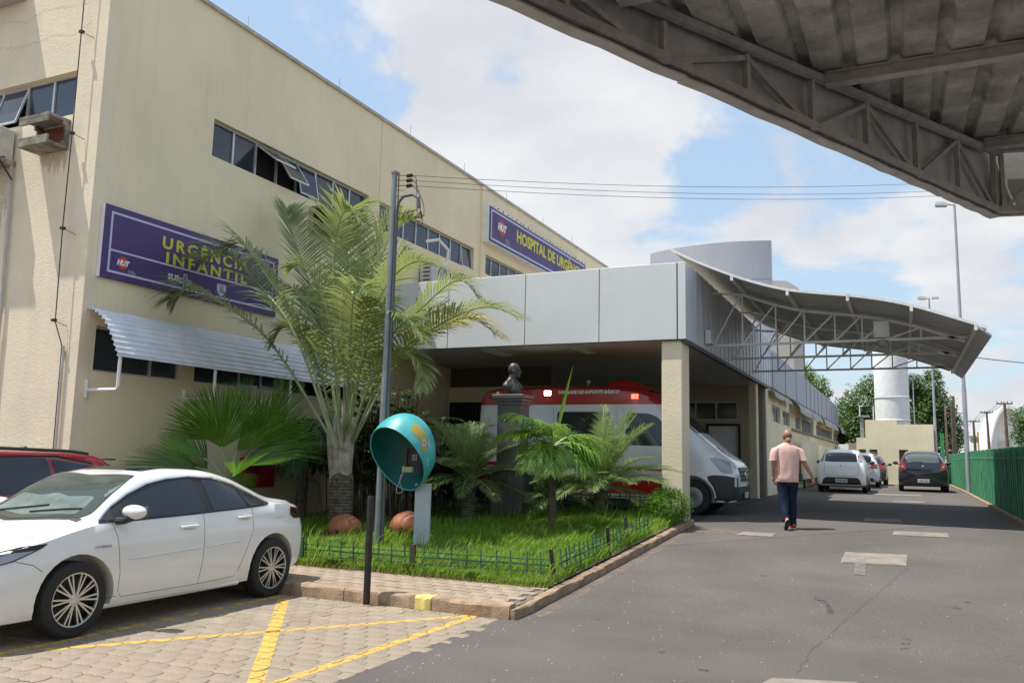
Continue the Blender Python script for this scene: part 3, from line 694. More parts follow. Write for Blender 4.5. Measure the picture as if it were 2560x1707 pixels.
# corrugated white awning on the side wall
aw = thing('corrugated_awning', 'curved white corrugated awning over the ground-floor windows', 'awning', (BX, 8.9, 3.0))
PR = [(0, 3.80), (.12, 3.79), (.26, 3.72), (.40, 3.61), (.52, 3.46), (.62, 3.31), (.70, 3.16), (.78, 3.02)]
def prof(t):
    k = t*(len(PR)-1); i = min(int(k), len(PR)-2); f = k-i; return Vector((lerp(PR[i][0], PR[i+1][0], f), lerp(PR[i][1], PR[i+1][1], f)))
def awf(off):
    def fn(u, v):
        p = prof(v); q = prof(min(v+.01, 1))-prof(max(v-.01, 0)); n = Vector((-q[1], q[0])).normalized(); n = n if n[1] > 0 or n[0] > 0 else -n
        w = .018*math.sin(v*12*2*math.pi)+off; return (BX+.01+p[0]+n[0]*w, lerp(8.92, 15.55, u), p[1]+n[1]*w)
    return fn
b = MB(); b.grid(awf(0), 12, 136); b.grid(awf(-.004), 12, 136); b.build('sheet', m_whites, aw, 'all' and True)
for y in (9.02, 11.0, 13.0, 15.0):
    b = MB(); b.tube([(BX+.72, y, 3.05), (BX+.72, y, 2.55), (BX+.69, y, 2.52), (BX+.02, y, 2.52), (BX+.02, y, 2.62)], .026, 8); b.tube([(BX+.02, y, 2.4), (BX+.02, y, 2.68)], .03, 8); b.build('bracket', m_white, aw, True)

# ---------------------------------------------------------------- portico
po = thing('entrance_portico', 'ambulance portico with deep silver panel fascia on cream pillars', 'portico', (-3.8, 16.2, 0))
FX, FY, FZ0, FZ1 = -3.80, 16.2, 4.0, 5.55
xs = [-11.58, -10.75, -9.19, -7.29, -5.607, -3.975]
for k in range(5):
    MB().bev(xs[k]+.008, xs[k+1]-.008, FY, FY+.06, FZ0, FZ1, .006).build('fascia_panel', m_acp, po)
MB().bev(-3.958, FX, FY, FY+.06, FZ0, FZ1, .006).build('fascia_panel', m_acp, po)
b = MB(); b.box(-11.58, FX-.03, FY+.02, FY+.05, FZ0+.02, FZ1-.02); b.box(FX-.05, FX-.02, FY+.07, 27.6, FZ0+.02, FZ1-.02); b.build('joint_backing', m_dark, po)
y = FY+.065; k = 0
while y < 27.5:
    w = .26; MB().box(FX-.018, FX+(.012 if k % 2 else 0.0), y+.003, y+w-.003, FZ0+.001, FZ1).build('side_panel', m_acps, po); y += w; k += 1
MB().box(-11.58, FX-.06, FY+.07, 27.6, FZ1-.12, FZ1-.06).build('roof', m_conc, po)
MB().box(-11.58, FX-.055, FY+.07, 27.6, FZ0+.05, FZ0+.09).build('soffit', m_soff, po)
b = MB(); b.box(FX-.12, FX-.003, FY+.07, 27.6, FZ0-.07, FZ0-.003); b.box(-11.58, FX-.12, FY+.01, FY+.08, FZ0-.02, FZ0-.002); b.build('edge_trim', M('trim_dark', (.10, .10, .105), .6), po)
def pillar(x0, x1, y0, y1, z1=FZ0-.02):
    MB().bev(x0, x1, y0, y1, .2, z1, .012).build('pillar', m_cream, po)
pillar(-4.31, -3.90, 16.275, 16.9); pillar(-4.12, -3.90, 25.5, 25.9); pillar(-11.55, -11.2, 16.28, 16.7)
b = MB(); b.box(-3.97, -3.90, 27.4, 27.5, .4, 4.0); b.build('downpipe', m_pvc, po)
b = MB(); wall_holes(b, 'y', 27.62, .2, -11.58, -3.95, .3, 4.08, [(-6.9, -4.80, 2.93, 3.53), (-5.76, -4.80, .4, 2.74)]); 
b.build('back_wall', M('cream_back_shaded', (.50, .42, .29), .9, var=.08, vs=1, streak=.25), po)  # darker cream: the shade under the portico roof is put into the wall colour
b = MB(); b.box(-6.9, -4.8, 27.68, 27.72, 2.93, 3.53); bw = b.build('window', m_win, po)
b = MB(); b.box(-6.9, -4.8, 27.63, 27.67, 2.93, 2.97); b.box(-6.9, -4.8, 27.63, 27.67, 3.49, 3.53)
for x in (-6.9, -6.2, -5.52, -4.84): b.box(x, x+.045, 27.63, 27.67, 2.97, 3.49)
b.build('frame', m_alu, bw)
b = MB(); b.box(-5.76, -4.80, 27.66, 27.71, .4, 2.74); dr = b.build('door', m_white, po)
b = MB(); b.box(-5.83, -5.76, 27.58, 27.70, .4, 2.81); b.box(-4.80, -4.73, 27.58, 27.70, .4, 2.81); b.box(-5.76, -4.80, 27.58, 27.70, 2.74, 2.81); b.build('frame', m_black, dr)
for k, x in enumerate((-6.47, -8.6)):
    t = MB(); t.box(x-.12, x+.12, 16.95, 18.15, FZ0+.02, FZ0+.048); l = t.build('ceiling_light', m_lightbox, po)
    g = MB()
    for q in range(9): yy = 17.0+q*.135; g.box(x-.11, x+.11, yy, yy+.01, FZ0+.005, FZ0+.02)
    g.tube([(x-.05, 16.98, FZ0+.03), (x-.05, 18.12, FZ0+.03)], .012, 6); g.tube([(x+.05, 16.98, FZ0+.03), (x+.05, 18.12, FZ0+.03)], .012, 6); g.build('louvre', m_alu, l)
# dark barred partition at the far side of the portico
pg = thing('barred_gate', 'dark vertical bar railing screen in the shade behind the palms', 'gate', (-11.4, 21, .5))
for k in range(26):
    x = -11.4+k*.105
    b = MB(); b.box(x, x+.025, 20.5, 20.53, .5, 3.0); b.build('bar', m_black, pg)
b = MB(); b.box(-11.4, -8.7, 20.49, 20.54, .6, .65); b.box(-11.4, -8.7, 20.49, 20.54, 2.9, 2.95); b.build('rail', m_black, pg)
MB().box(-11.55, -8.5, 20.6, 20.63, .4, 3.08).build('shade_sheet', m_dark, pg); MB().box(-11.57, -8.5, 20.55, 20.75, 3.09, 3.5).build('beam', m_cream_side, po); MB().box(-11.57, -8.5, 20.66, 20.72, 3.51, 4.04).build('infill', M('infill_shaded', (.12, .10, .075), .9), po)  # near-black sheet added behind the bars, infill coloured dark, for the portico shade
# sensor box on the fascia side
b = MB(); b.bev(FX+.013, FX+.14, 17.9, 18.25, 4.12, 4.42, .01); o = b.build('junction_box', m_alu, None, label='small grey junction box on the fascia where the first truss starts', category='junction box')

# wavy sheet-metal awning on three light trusses
wa = thing('wave_awning', 'wave-shaped grey metal awning cantilevered on light trusses over the driveway', 'awning', (FX, 17.05, 4.1))
WP = [(-4.30, 6.02), (-3.78, 5.73), (-3.04, 5.38), (-2.5, 5.17), (-1.97, 5.01), (-1.4, 4.91), (-.86, 4.83), (-.3, 4.72), (.24, 4.57), (.75, 4.38), (1.25, 4.18), (1.50, 4.07)]
def wprof(x):
    for i in range(len(WP)-1):
        if x <= WP[i+1][0]:
            p0, p1, p2, p3 = WP[max(i-1, 0)], WP[i], WP[i+1], WP[min(i+2, len(WP)-1)]
            t = (x-p1[0])/(p2[0]-p1[0]); m1 = (p2[1]-p0[1])/(p2[0]-p0[0])*(p2[0]-p1[0]); m2 = (p3[1]-p1[1])/(p3[0]-p1[0])*(p2[0]-p1[0])
            return (2*t**3-3*t*t+1)*p1[1]+(t**3-2*t*t+t)*m1+(-2*t**3+3*t*t)*p2[1]+(t**3-t*t)*m2
    return WP[-1][1]
WY0, WY1 = 17.05, 25.4
def sheetf(off):
    ny = 72
    def fn(u, v):
        x = lerp(-4.28, 1.46, u); y = lerp(WY0, WY1, v); k = int(round(v*ny)) % 3
        return (x, y, wprof(x)+off+(.028 if k == 0 else 0))
    return fn
# separate roofing sheets
for j in range(8):
    ya, yb = lerp(WY0, WY1, j/8), lerp(WY0, WY1, (j+1)/8)-.004
    def fn(u, v, o=0):
        x = lerp(-4.28, 1.46, u); n_ = 9; k = int(round(v*n_)); return (x, lerp(ya, yb, v), wprof(x)+o+(.0, .022, .022)[k % 3 if k % 3 < 3 else 0]*(1 if k % 3 else 0)+(.004 if j % 2 else 0))
    b = MB(); b.grid(lambda u, v: fn(u, v), 34, 9); b.grid(lambda u, v: fn(u, v, -.004), 34, 9); b.build('roof_sheet', m_sheet, wa, 25)
b = MB()
for i in range(34):
    xa, xb = lerp(-4.3, 1.46, i/34), lerp(-4.3, 1.46, (i+1)/34)
    b.bar((xa, WY0-.01, wprof(xa)+.012), (xb+.002, WY0-.01, wprof(xb)+.012), .012, .05)
b.build('edge_flashing', m_white, wa)
for x in (-3.05, -1.97, -.86, .24, 1.28):
    MB().box(x-.03, x+.03, WY0+.02, WY1-.1, wprof(x)-.085, wprof(x)-.012).build('purlin', m_truss, wa)
    MB().box(x-.027, x+.027, WY0-.015, WY0+.015, wprof(x)-.10, wprof(x)-.005).build('purlin_cap', m_white, wa)
b = MB(); b.bar((1.40, WY0-.03, 4.04), (1.40, WY1, 4.04), .03, .02); b.add([(1.30, WY0-.03, 4.16), (1.52, WY0-.03, 3.98), (1.52, WY1, 3.98), (1.30, WY1, 4.16), (1.30, WY0-.03, 4.11), (1.52, WY0-.03, 3.94), (1.52, WY1, 3.94), (1.30, WY1, 4.11)], [(0, 1, 2, 3), (7, 6, 5, 4), (0, 4, 5, 1), (1, 5, 6, 2), (2, 6, 7, 3), (3, 7, 4, 0)]); b.build('end_fascia', m_sheet, wa)
for y in (18.69, 21.28, 24.47):
    zb = 4.17; tw = .045
    tr = MB(); tr.bar((FX+.02, y, zb), (1.26, y, zb), tw, .05); T = tr.build('truss', m_truss, wa)
    c = MB(); pts = [x for x in seq(-3.12, 1.2, .3)]
    for xa, xb in zip(pts[:-1], pts[1:]): c.bar((xa, y, wprof(xa)-.12), (xb, y, wprof(xb)-.12), tw, .05)
    c.bar((FX+.02, y, wprof(-3.75)-.35), (-3.12, y, wprof(-3.12)-.12), tw, .04)
    c.build('top_chord', m_truss, T)
    posts = [-3.12, -2.41, -1.82, -1.21, -.68, -.17, .42]
    for i, x in enumerate(posts):
        MB().bar((x, y, zb+.02), (x, y, wprof(x)-.13), .03, .03, (0, 1, 0)).build('post', m_truss, T)
    lows = [FX+.05]+[p+.02 for p in posts[:-1]]+[posts[-1]-.55]
    for i, x in enumerate(posts):
        xl = lows[i]; MB().bar((xl, y, zb+.03), (x-.03, y, wprof(x-.03)-.13), .03, .03, (0, 1, 0)).build('brace', m_truss, T)
# camera hanging from the first truss
t = thing('security_camera', 'white dome camera hanging from a square plate on the awning truss', 'camera', (-.3, 18.64, 4.1))
MB().bev(-.46, -.17, 18.60, 18.655, 4.22, 4.56, .01).build('plate', m_white, t)
b = MB(); b.lathe([(0, -.13), (.06, -.115), (.10, -.07), (.11, 0), (.10, .03), (0, .03)], (-.3, 18.6, 4.12), 16); b.build('dome', glassmat('smoked_dome', (.25, .26, .27), .1), t, True)
b = MB()
for dx, dz in ((-.1, .05), (.1, .05), (-.1, .27), (.1, .27)): b.tube([(-.315+dx, 18.598, 4.22+dz), (-.315+dx, 18.59, 4.22+dz)], .012, 6)
b.build('bolt', m_steel, t)

# ---------------------------------------------------------------- foreground canopy: trussed edge, deck, purlins
m_deck = M('old_deck', (.70, .68, .65), .85, var=.4, vs=2.2, bump=.8, bs=25, streak=.4, col2=(.30, .285, .265), fine=.2)
m_rust = M('rusty_steel', (.62, .605, .59), .7, metal=.2, var=.35, vs=9, col2=(.47, .43, .40), bump=.4)
m_fasc = M('canopy_fascia', (.62, .61, .60), .6, metal=.2, var=.15, vs=4, streak=.3)
gc = thing('entrance_canopy', 'large grimy metal canopy with trussed edge overhead at top right', 'canopy', (.83, 8.9, 4.0))
def ce(t):   # along the oblique edge, t = y
    return Vector((-1.837+.062+(t-3.636)*(2.672/5.269), t, 4.06))
def topz(t): return 4.20+max(t-3.6, -4)*.078
ed = (ce(8.905)-ce(3.636)).normalized(); en = Vector((-ed.y, ed.x, 0))  # outward is -x
Y0 = -2.0; YV = 8.905
V0 = ce(YV)
# chords, as built-up angles
b = MB(); b.bar(ce(Y0), ce(YV), .05, .06); b.build('bottom_chord', m_rust, gc)
b = MB()
L_ = ce(Y0)+Vector((.02, 0, topz(Y0)-4)); 
b.bar(ce(Y0)+Vector((.03, 0, topz(Y0)-4.06)), ce(YV)+Vector((.03, 0, topz(YV)-4.06)), .05, .05); b.build('top_chord', m_rust, gc)
sts = [.9, 1.8, 2.6, 3.2, 3.994, 4.705, 5.444, 6.132, 6.809, 7.516, 8.2, 8.88]
for i, y in enumerate(sts):
    p = ce(y); MB().bar(p, (p.x, p.y, topz(y)), .045, .035, ed).build('post', m_rust, gc)
    if i:
        q = ce(sts[i-1])
        if i % 2: a_, c_ = (q.x, q.y, topz(q.y)-.02), (p.x, p.y, 4.03)
        else: a_, c_ = (q.x, q.y, 4.03), (p.x, p.y, topz(p.y)-.02)
        MB().bar(a_, c_, .035, .03, en).build('brace', m_rust, gc)
# outer fascia sheet in lengths and its bent lower lip
for ya, yb in zip([-2, 1.2, 3.3, 4.9, 6.8, 8.0], [1.2, 3.3, 4.9, 6.8, 8.0, 8.93]):
    o_ = en*.07; b = MB(); p, q = ce(ya)+o_, ce(yb-.002)+o_
    n_ = 6
    def ff(u, v):
        c_ = p.lerp(q, u); zt = topz(c_.y)+.15; zz = lerp(-.055, zt-4.06, v); return (c_.x+en.x*.01*math.sin(v*5+u*7), c_.y, 4.06+zz+.004*math.sin(u*19+ya))
    b.grid(ff, n_, 6); b.grid(lambda u, v: tuple(Vector(ff(u, v))-en*.004), n_, 6); b.build('fascia_sheet', m_fasc, gc, True)
    b = MB()
    for k in range(8):
        c0, c1 = p.lerp(q, k/8), p.lerp(q, (k+1)/8); w0 = .006*math.sin(k*2.1+ya); w1 = .006*math.sin((k+1)*2.1+ya)
        b.bar(c0+Vector((0, 0, -.06+w0))-en*.035, c1+Vector((0, 0, -.06+w1))-en*.035, .085, .012)
    b.build('gutter_lip', m_fasc, gc)
# second edge, running away to the right of the corner
E2 = Vector((.975, .22, 0)).normalized(); n2 = Vector((-E2.y, E2.x, 0))
c2 = lambda s: V0+E2*s
b = MB(); b.bar(c2(0), c2(4.6), .05, .06); b.build('bottom_chord', m_rust, gc)
b = MB(); b.bar(c2(0)+Vector((0, 0, .61)), c2(4.6)+Vector((0, 0, .61)), .06, .09); b.build('top_chord', m_rust, gc)
for s in (.06, .75, 1.5, 2.3, 3.1): p = c2(s); MB().bar(p, p+Vector((0, 0, .6)), .045, .035, E2).build('post', m_rust, gc)
for s0, s1 in ((.75, .08), (.75, 1.5), (2.3, 1.5)): MB().bar(c2(s1)+Vector((0, 0, .03)), c2(s0)+Vector((0, 0, .58)), .035, .03, n2).build('brace', m_rust, gc)
b = MB(); b.bar(c2(-.05)+n2*.07+Vector((0, 0, .28)), c2(4.6)+n2*.07+Vector((0, 0, .28)), .01, .66); b.build('fascia_sheet', m_fasc, gc)
# deck: trapezoidal sheets running along Y, cut along the edge
def xedge(y): return ce(y).x
pitch = .30
x = -4.9; k = 0
b2 = None
while x < 5.0:
    # one sheet rib module per object: pan + web + crown
    b = MB(); pr = [(0, 0), (.10, 0), (.125, .055), (.185, .055), (.21, .0), (.30, 0)]
    ylim = lambda xx: YV-.02+max(0, (xx-V0.x))*.22/.975 if xx >= V0.x else min(YV, 3.636+(xx+1.775+.085)*(5.269/2.672))
    vs = []
    for (dx, dz) in pr:
        xx = x+dx*1.004; y1 = ylim(xx); y0 = -2.5
        if y1 < y0+.05: y1 = y0+.05
        for t in (0, .25, .5, .75, 1): yy = lerp(y0, y1, t); vs.append((xx, yy, topz(yy)+.085+dz))
    n_ = len(pr); fs = [(i*5+j_, i*5+j_+1, (i+1)*5+j_+1, (i+1)*5+j_) for i in range(n_-1) for j_ in range(4)]
    if ylim(x+.3) > -2.3:
        m_ = len(vs); b.add(vs+[(a_, b__, c_+.004) for a_, b__, c_ in vs], fs+[tuple(q+m_ for q in reversed(f)) for f in fs]); b.build('deck_sheet', m_deck, gc, fixn=False)
    x += pitch; k += 1
for y in (-.5, 1.2, 2.6, 4.3, 6.22, 8.6):
    xe = xedge(min(y, YV))+.05; z = topz(y)
    b = MB(); b.box(xe, 5.2, y-.004, y+.004, z-.02, z+.06); b.box(xe, 5.2, y-.045, y+.045, z+.06, z+.068); b.box(xe, 5.2, y-.045, y+.045, z-.028, z-.02); b.build('purlin', m_rust, gc)
# columns that carry the canopy, to the right of the view
for x, y in ((4.6, 7.5), (4.6, 0.5)): MB().tube([(x, y, 0), (x, y, topz(y))], .1, 16).build('column', m_rust, gc, True)

# ---------------------------------------------------------------- long ward wing beyond the portico
wg = thing('ward_wing', 'low cream ward wing with tall grey parapet along the driveway', 'building', (-3.9, 28, .5))
WX = -3.95
holes = [(29.1, 31.3, 2.97, 3.53), (31.9, 34.2, 2.97, 3.5), (36.0, 37.9, 2.97, 3.5), (38.3, 43.6, 2.95, 3.55), (45.0, 55.3, 2.99, 3.5), (56.6, 64, 3.0, 3.5)]
b = MB(); wall_holes(b, 'x', WX, .2, 27.9, 66, .3, 4.05, holes); b.build('wall', m_cream_side, wg)
b = MB(); b.box(-11, WX-.25, 28, 66, .3, 4.0); b.build('core', m_dark, wg)
ysegs = [27.62, 31.0, 34.5, 37.9, 38.6, 44.2, 49.5, 55, 60.4]
for a_, c_ in zip(ysegs[:-1], ysegs[1:]):
    n_ = max(1, int((c_-a_)/.9))
    for q in range(n_):
        y0, y1 = lerp(a_, c_, q/n_), lerp(a_, c_, (q+1)/n_)
        MB().box(FX-.12, FX-.06+(.03 if (q % 2) else 0), y0+.008, y1-.008, 4.06, 5.3).build('parapet_panel', m_drum, wg)
MB().box(-11, FX-.13, 27.7, 60.3, 4.06, 5.2).build('roof_block', m_acps, wg)
for ya, yb, za, zb in holes:
    f = MB(); n_ = max(2, int((yb-ya)/.62)); 
    f.box(WX-.12, WX-.08, ya, yb, za, za+.035); f.box(WX-.12, WX-.08, ya, yb, zb-.035, zb)
    for q in range(n_+1): yy = lerp(ya, yb, q/n_); f.box(WX-.12, WX-.08, max(ya, yy-.03), min(yb, yy+.03), za+.035, zb-.035)
    F_ = f.build('window', m_alu, wg)
    for q in range(n_):
        y0, y1 = lerp(ya, yb, q/n_)+.03, lerp(ya, yb, (q+1)/n_)-.03
        MB().box(WX-.115, WX-.105, y0, y1, za+.035, zb-.035).build('pane', m_win, F_)
MB().box(WX+.001, WX+.07, 34.5, 64, 2.85, 2.93).build('ledge', m_conc, wg)
# ragged awnings hanging below the grey parapet
m_rag = M('torn_awning', (.56, .54, .52), .8, var=.2, vs=4, col2=(.30, .25, .21), bump=.4)
def ragged(ya, yb, label, out_=.45, z1=4.0, z0=3.5):
    def fn(u, v):
        y = lerp(ya, yb, u); a_ = v*math.pi/2; w = .012*math.sin(u*13+v*3)+.008*math.sin(u*31)
        rag = .05*(math.sin(u*17)+math.sin(u*41+1))*v*v
        return (WX+.02+out_*math.sin(a_)+w*v, y, lerp(z1, z0, 1-math.cos(a_))+w+rag*.4)
    b = MB(); b.grid(fn, 40, 8); b.grid(lambda u, v: tuple(Vector(fn(u, v))+Vector((-.006, 0, -.006))), 40, 8)
    b.build('ragged_awning', m_rag, None, True, label=label, category='awning', group='torn awnings along the ward wing')
ragged(28.3, 33.2, 'torn dark awning strip over the first ward window past the portico', .22, 3.95, 3.72)
ragged(33.8, 44.0, 'faded curved awning with a broken end above the middle ward windows', .42)
ragged(45.2, 55.5, 'faded curved awning over the farther ward windows', .40)
ragged(56.5, 64.5, 'farthest curved awning at the end of the ward wing', .45)
# wheeled white boards leaning near the wing: low panels on short legs
pn = thing('white_hoarding', 'cream board screen on short dark legs beside the walking man', 'hoarding', (-3.4, 36, .6))
MB().box(-3.62, -3.57, 34.6, 52, .95, 2.45).build('board', m_cream_side, pn)
for y in (35.2, 38.0, 41.5, 46): MB().box(-3.63, -3.55, y, y+.12, .55, .95).build('leg', m_black, pn)
MB().box(-3.56, -3.54, 52.02, 52.6, 1.3, 2.6).build('post', m_black, pn)

# curved drum and stair block rising behind the portico roof
dm = thing('curved_drum', 'tall curved grey clad volume rising behind the portico roof', 'rooftop volume', (-6, 31, 4))
cxd, cyd, rd = -5.75, 35.0, 5.3
def arc(zb, zt, t0, t1, n, inset=0):
    b = MB()
    for i in range(n):
        a0, a1 = lerp(t0, t1, i/n), lerp(t0, t1, (i+1)/n); r0, r1 = rd-inset, rd-inset-.08
        P = lambda a_, r_: (cxd+r_*math.sin(a_), cyd-r_*math.cos(a_))
        q = [P(a0, r0), P(a1, r0), P(a1, r1), P(a0, r1)]
        b.prism(q, 'z', zb, zt)
    return b
A0, A1 = -.545, .345
nseg = 14
for row, (za, zb) in enumerate(((4.2, 6.1), (6.115, 7.99), (8.005, 9.4))):
    for i in range(nseg//2):
        t0, t1 = lerp(A0, A1, i/(nseg//2)), lerp(A0, A1, (i+1)/(nseg//2)); arc(za, zb, t0+.0002, t1-.0002, 4).build('cladding_panel', m_drum, dm, 20)
MB().prism([(cxd+(rd-.1)*math.sin(lerp(A0, A1, i/12)), cyd-(rd-.1)*math.cos(lerp(A0, A1, i/12))) for i in range(13)]+[(cxd+1.0, cyd), (cxd-2.6, cyd)], 'z', 4.2, 9.3).build('core', m_drum, dm)
stb = thing('stair_block', 'beige rooftop block with stepped top right of the grey drum', 'rooftop volume', (-4.4, 36, 5))
MB().prism([(-5.6, 5.2), (-3.95, 5.2), (-3.95, 8.72), (-3.72, 8.72), (-3.72, 8.82), (-4.16, 9.15), (-5.6, 9.3)], 'y', 36, 40).build('wall', m_soff, stb)

# ---------------------------------------------------------------- yellow block, tank, back fence
m_wood2 = M('old_door', (.14, .07, .045), .8, var=.3)
yb_ = thing('pump_house', 'low cream stepped building closing the end of the driveway', 'building', (-.4, 48, .6))
b = MB(); wall_holes(b, 'y', 48, .25, -2.22, 1.45, .5, 2.96, [(-2.12, -1.77, 1.7, 2.35), (-1.60, -1.22, 1.92, 2.35), (-.19, .24, 1.2, 2.36)])
b.box(-1.77, 1.45, 48.001, 48.25, 2.962, 3.67); b.box(-1.77, -.24, 48.002, 48.25, 3.672, 3.90); b.box(1.2, 1.448, 48.26, 51, .5, 3.66); b.box(-2.218, -1.97, 48.26, 51, .5, 2.95); b.build('wall', M('cream_far', (.86, .75, .53), .9, var=.06, vs=1, streak=.15), yb_)
b = MB(); b.box(-2.12, -1.77, 48.1, 48.12, 1.7, 2.35); b.build('window', M('green_screen', (.05, .16, .08), .7), yb_)
b = MB(); b.box(-1.60, -1.22, 48.12, 48.14, 1.92, 2.35); b.build('window', m_dark, yb_); b = MB(); b.box(-1.56, -1.26, 48.08, 48.1, 2.08, 2.15); b.box(-1.56, -1.26, 48.08, 48.1, 2.21, 2.24); b.build('shelf', m_white, yb_)
b = MB(); b.box(-.19, .24, 48.12, 48.14, 1.2, 2.36); b.build('door', m_wood2, yb_)
b = MB(); b.box(-1.7, 1.1, 48.3, 51, .5, 3.5); b.build('core', m_dark, yb_)
tk = thing('water_tank', 'tall white cylindrical water tower behind the cream building', 'water tower', (-.48, 53.2, .6))
for za, zb, r in ((.6, 4.08, .92), (4.10, 5.40, .92), (5.48, 9.0, .92)):
    b = MB(); b.lathe([(r, za), (r, zb)], (-.48, 53.2, 0), 40); b.build('shell', m_white, tk, 'all')
for z in (4.06, 5.38, 9.0):
    b = MB(); b.lathe([(.92, z-.02), (.96, z), (.96, z+.05), (.92, z+.07)], (-.48, 53.2, 0), 40); b.build('ring', m_white, tk, True)
t = thing('pipe_frame', 'white pipe frame and grey duct standing left of the water tower', 'pipe frame', (-1.7, 50.4, .6))
b = MB(); b.tube([(-2.11, 50.4, 4.2), (-2.11, 50.4, 4.78), (-1.41, 50.4, 4.78), (-1.41, 50.4, 3.5)], .035, 8); b.build('pipe', m_white, t, True)
MB().box(-2.15, -1.96, 51.2, 51.5, .6, 4.18).build('duct', m_steel, t); MB().box(-2.2, -1.63, 50.3, 51.5, 4.185, 4.26).build('top_plate', m_steel, t)
b = MB(); b.box(-2.9, -2.06, 50, 50.2, .5, 2.72); b.build('brick_wall', M('old_brick_wall', (.35, .30, .26), .9, var=.2), None, label='low reddish-topped wall between the ward wing and cream building', category='wall')
b = MB(); b.bev(-2.9, -2.42, 44.4, 44.46, 2.28, 2.52, .01); b.build('small_notice', m_white, None, label='small white notice board above the white hatchback', category='notice board')
for x, z in ((2.12, 4.83), (2.42, 4.96), (2.53, 5.26)):
    MB().box(x-.05, x+.05, 50, 50.15, .6, z).build('steel_column', M('rust_column', (.22, .15, .12), .8, var=.3, vs=6), None, label={2.12: 'slim brown steel column, shortest of the three behind the fence', 2.42: 'middle of the three brown steel columns behind the fence', 2.53: 'tallest of the three brown steel columns behind the fence'}[x], category='column')
for k, x in enumerate((1.74, 1.83)):
    MB().box(x-.035, x+.035, 47, 47.05, .6, 3.2).build('green_post', M('green_paint', (.05, .30, .12), .6), None, label=('left' if k == 0 else 'right')+' one of two bright green posts beside the cream building', category='post')

# green woven screen fence
m_grn = M('green_screen_mesh', (.022, .20, .095), .75, var=.22, vs=3, bump=.5, bs=55, streak=.3)
m_grnl = M('green_slat_edge', (.11, .38, .20), .7, var=.2)
fn_ = thing('green_fence', 'long dark green screen fence along the right kerb of the driveway', 'fence', (2.15, 30, .5))
def fxy(y): return 2.16
y = 9.6; ftop = 1.53
while y < 50:
    y1 = y+.42
    def fn2(u, v, o=0):
        yy = lerp(y, y1, u); zz = gz(yy)+lerp(.02, ftop, v); return (2.20+o+.012*math.sin(yy*9+v*4)+.006*math.sin(yy*37), yy, zz+.006*math.sin(yy*5))
    b = MB(); b.grid(lambda u, v: fn2(u, v), 4, 4); b.grid(lambda u, v: fn2(u, v, .008), 4, 4); b.build('screen_panel', m_grn, fn_, True)
    b = MB(); b.bar((2.185, y1, gz(y1)+.02), (2.185+random.gauss(0, .006), y1+random.gauss(0, .02), gz(y1)+ftop), .045, .014, (1, 0, 0)); b.build('batten', m_grnl, fn_)
    y = y1
b = MB(); b.tube([(2.19, yy, gz(yy)+1.30) for yy in seq(9.6, 50, 1)], .012, 5); b.build('rail', m_grnl, fn_, True)
b = MB(); b.tube([(2.20, yy, gz(yy)+1.545) for yy in seq(9.6, 50, .5)], .01, 5); b.build('top_wire', m_grnl, fn_, True)
b = MB()
b.add(*ystrip(lambda y: 2.02, lambda y: 2.14, seq(9.5, 50, .6), 1, .07)); b.add(*ystrip(lambda y: 2.0201, lambda y: 2.02, seq(9.5, 50, .6), 1, 0)); 
vs = [];
for yy in seq(9.5, 50, .6): vs += [(2.02, yy, gz(yy)-.02), (2.02, yy, gz(yy)+.07)]
b.add(vs, [(2*i, 2*i+2, 2*i+3, 2*i+1) for i in range(len(vs)//2-1)]); b.build('fence_kerb', m_kerb, None, label='low pale kerb running along the foot of the green fence', category='kerb', fixn=False)

# street lights and poles
m_pole = M('pole_grey', (.40, .40, .43), .5, metal=.3, var=.08, vs=3)
def lamp(x, y, h, label, arm=(-.6, 0), r=.09, grp='tall lamp posts beyond the awning'):
    z = gz(y); t = thing('lamp_post', label, 'lamp post', (x, y, z), grp)
    b = MB(); b.tube([(x, y, z), (x, y, z+h*.35), (x, y, z+h*.36), (x, y, z+h)], [r, r*.9, r*.75, r*.5], 12); b.build('pole', m_pole, t, True)
    ax, ay = arm
    b = MB(); b.tube([(x, y, z+h-.05), (x+ax*.5, y+ay, z+h+.02), (x+ax*.6, y+ay, z+h+.02)], .03, 8); b.build('arm', m_pole, t, True)
    b = MB(); rx = Matrix.Rotation(.1, 3, 'Y'); b.obox((x+ax, y+ay, z+h+.02), (.42, .26, .10), rx); b.obox((x+ax, y+ay, z+h+.09), (.3, .18, .06), rx); b.build('lamp_head', m_alu, t)
    b = MB(); b.obox((x+ax, y+ay, z+h-.045), (.34, .2, .03), rx); b.build('glass', m_lightbox, t)
    return t
lamp(2.13, 35, 10.9, 'tallest grey lamp post, standing at the green fence', (-.45, 0), .085)
lamp(1.58, 49.5, 9.9, 'lamp post with twin heads behind the cream building', (-.35, 0), .08)
t = bpy.data.objects['lamp_post.001']; b = MB(); b.obox((1.88, 49.5, gz(48)+9.9), (.34, .24, .09), Matrix.Identity(3)); b.build('lamp_head', m_alu, t)
lamp(.70, 56, 6.4, 'thin pole right of the white water tower', (.02, 0), .05)
m_wood = M('pole_wood', (.13, .09, .07), .9, var=.3, vs=8)
def utility(x, y, h, label):
    z = .6; t = thing('utility_pole', label, 'utility pole', (x, y, z), 'wooden utility poles along the street')
    MB().tube([(x, y, z), (x-.08, y, z+h)], [.16, .09], 8).build('pole', m_wood, t, True)
    MB().box(x-.08-.55, x-.08+.55, y-.05, y+.05, z+h-.12, z+h-.02).build('crossarm', m_wood, t)
    for dx in (-.5, -.2, .2, .5): MB().tube([(x-.08+dx, y, z+h-.02), (x-.08+dx, y, z+h+.13)], .035, 6).build('insulator', m_conc, t, True)
utility(7.37, 75, 5.9, 'taller utility pole with crossarm in front of the white arched hall')
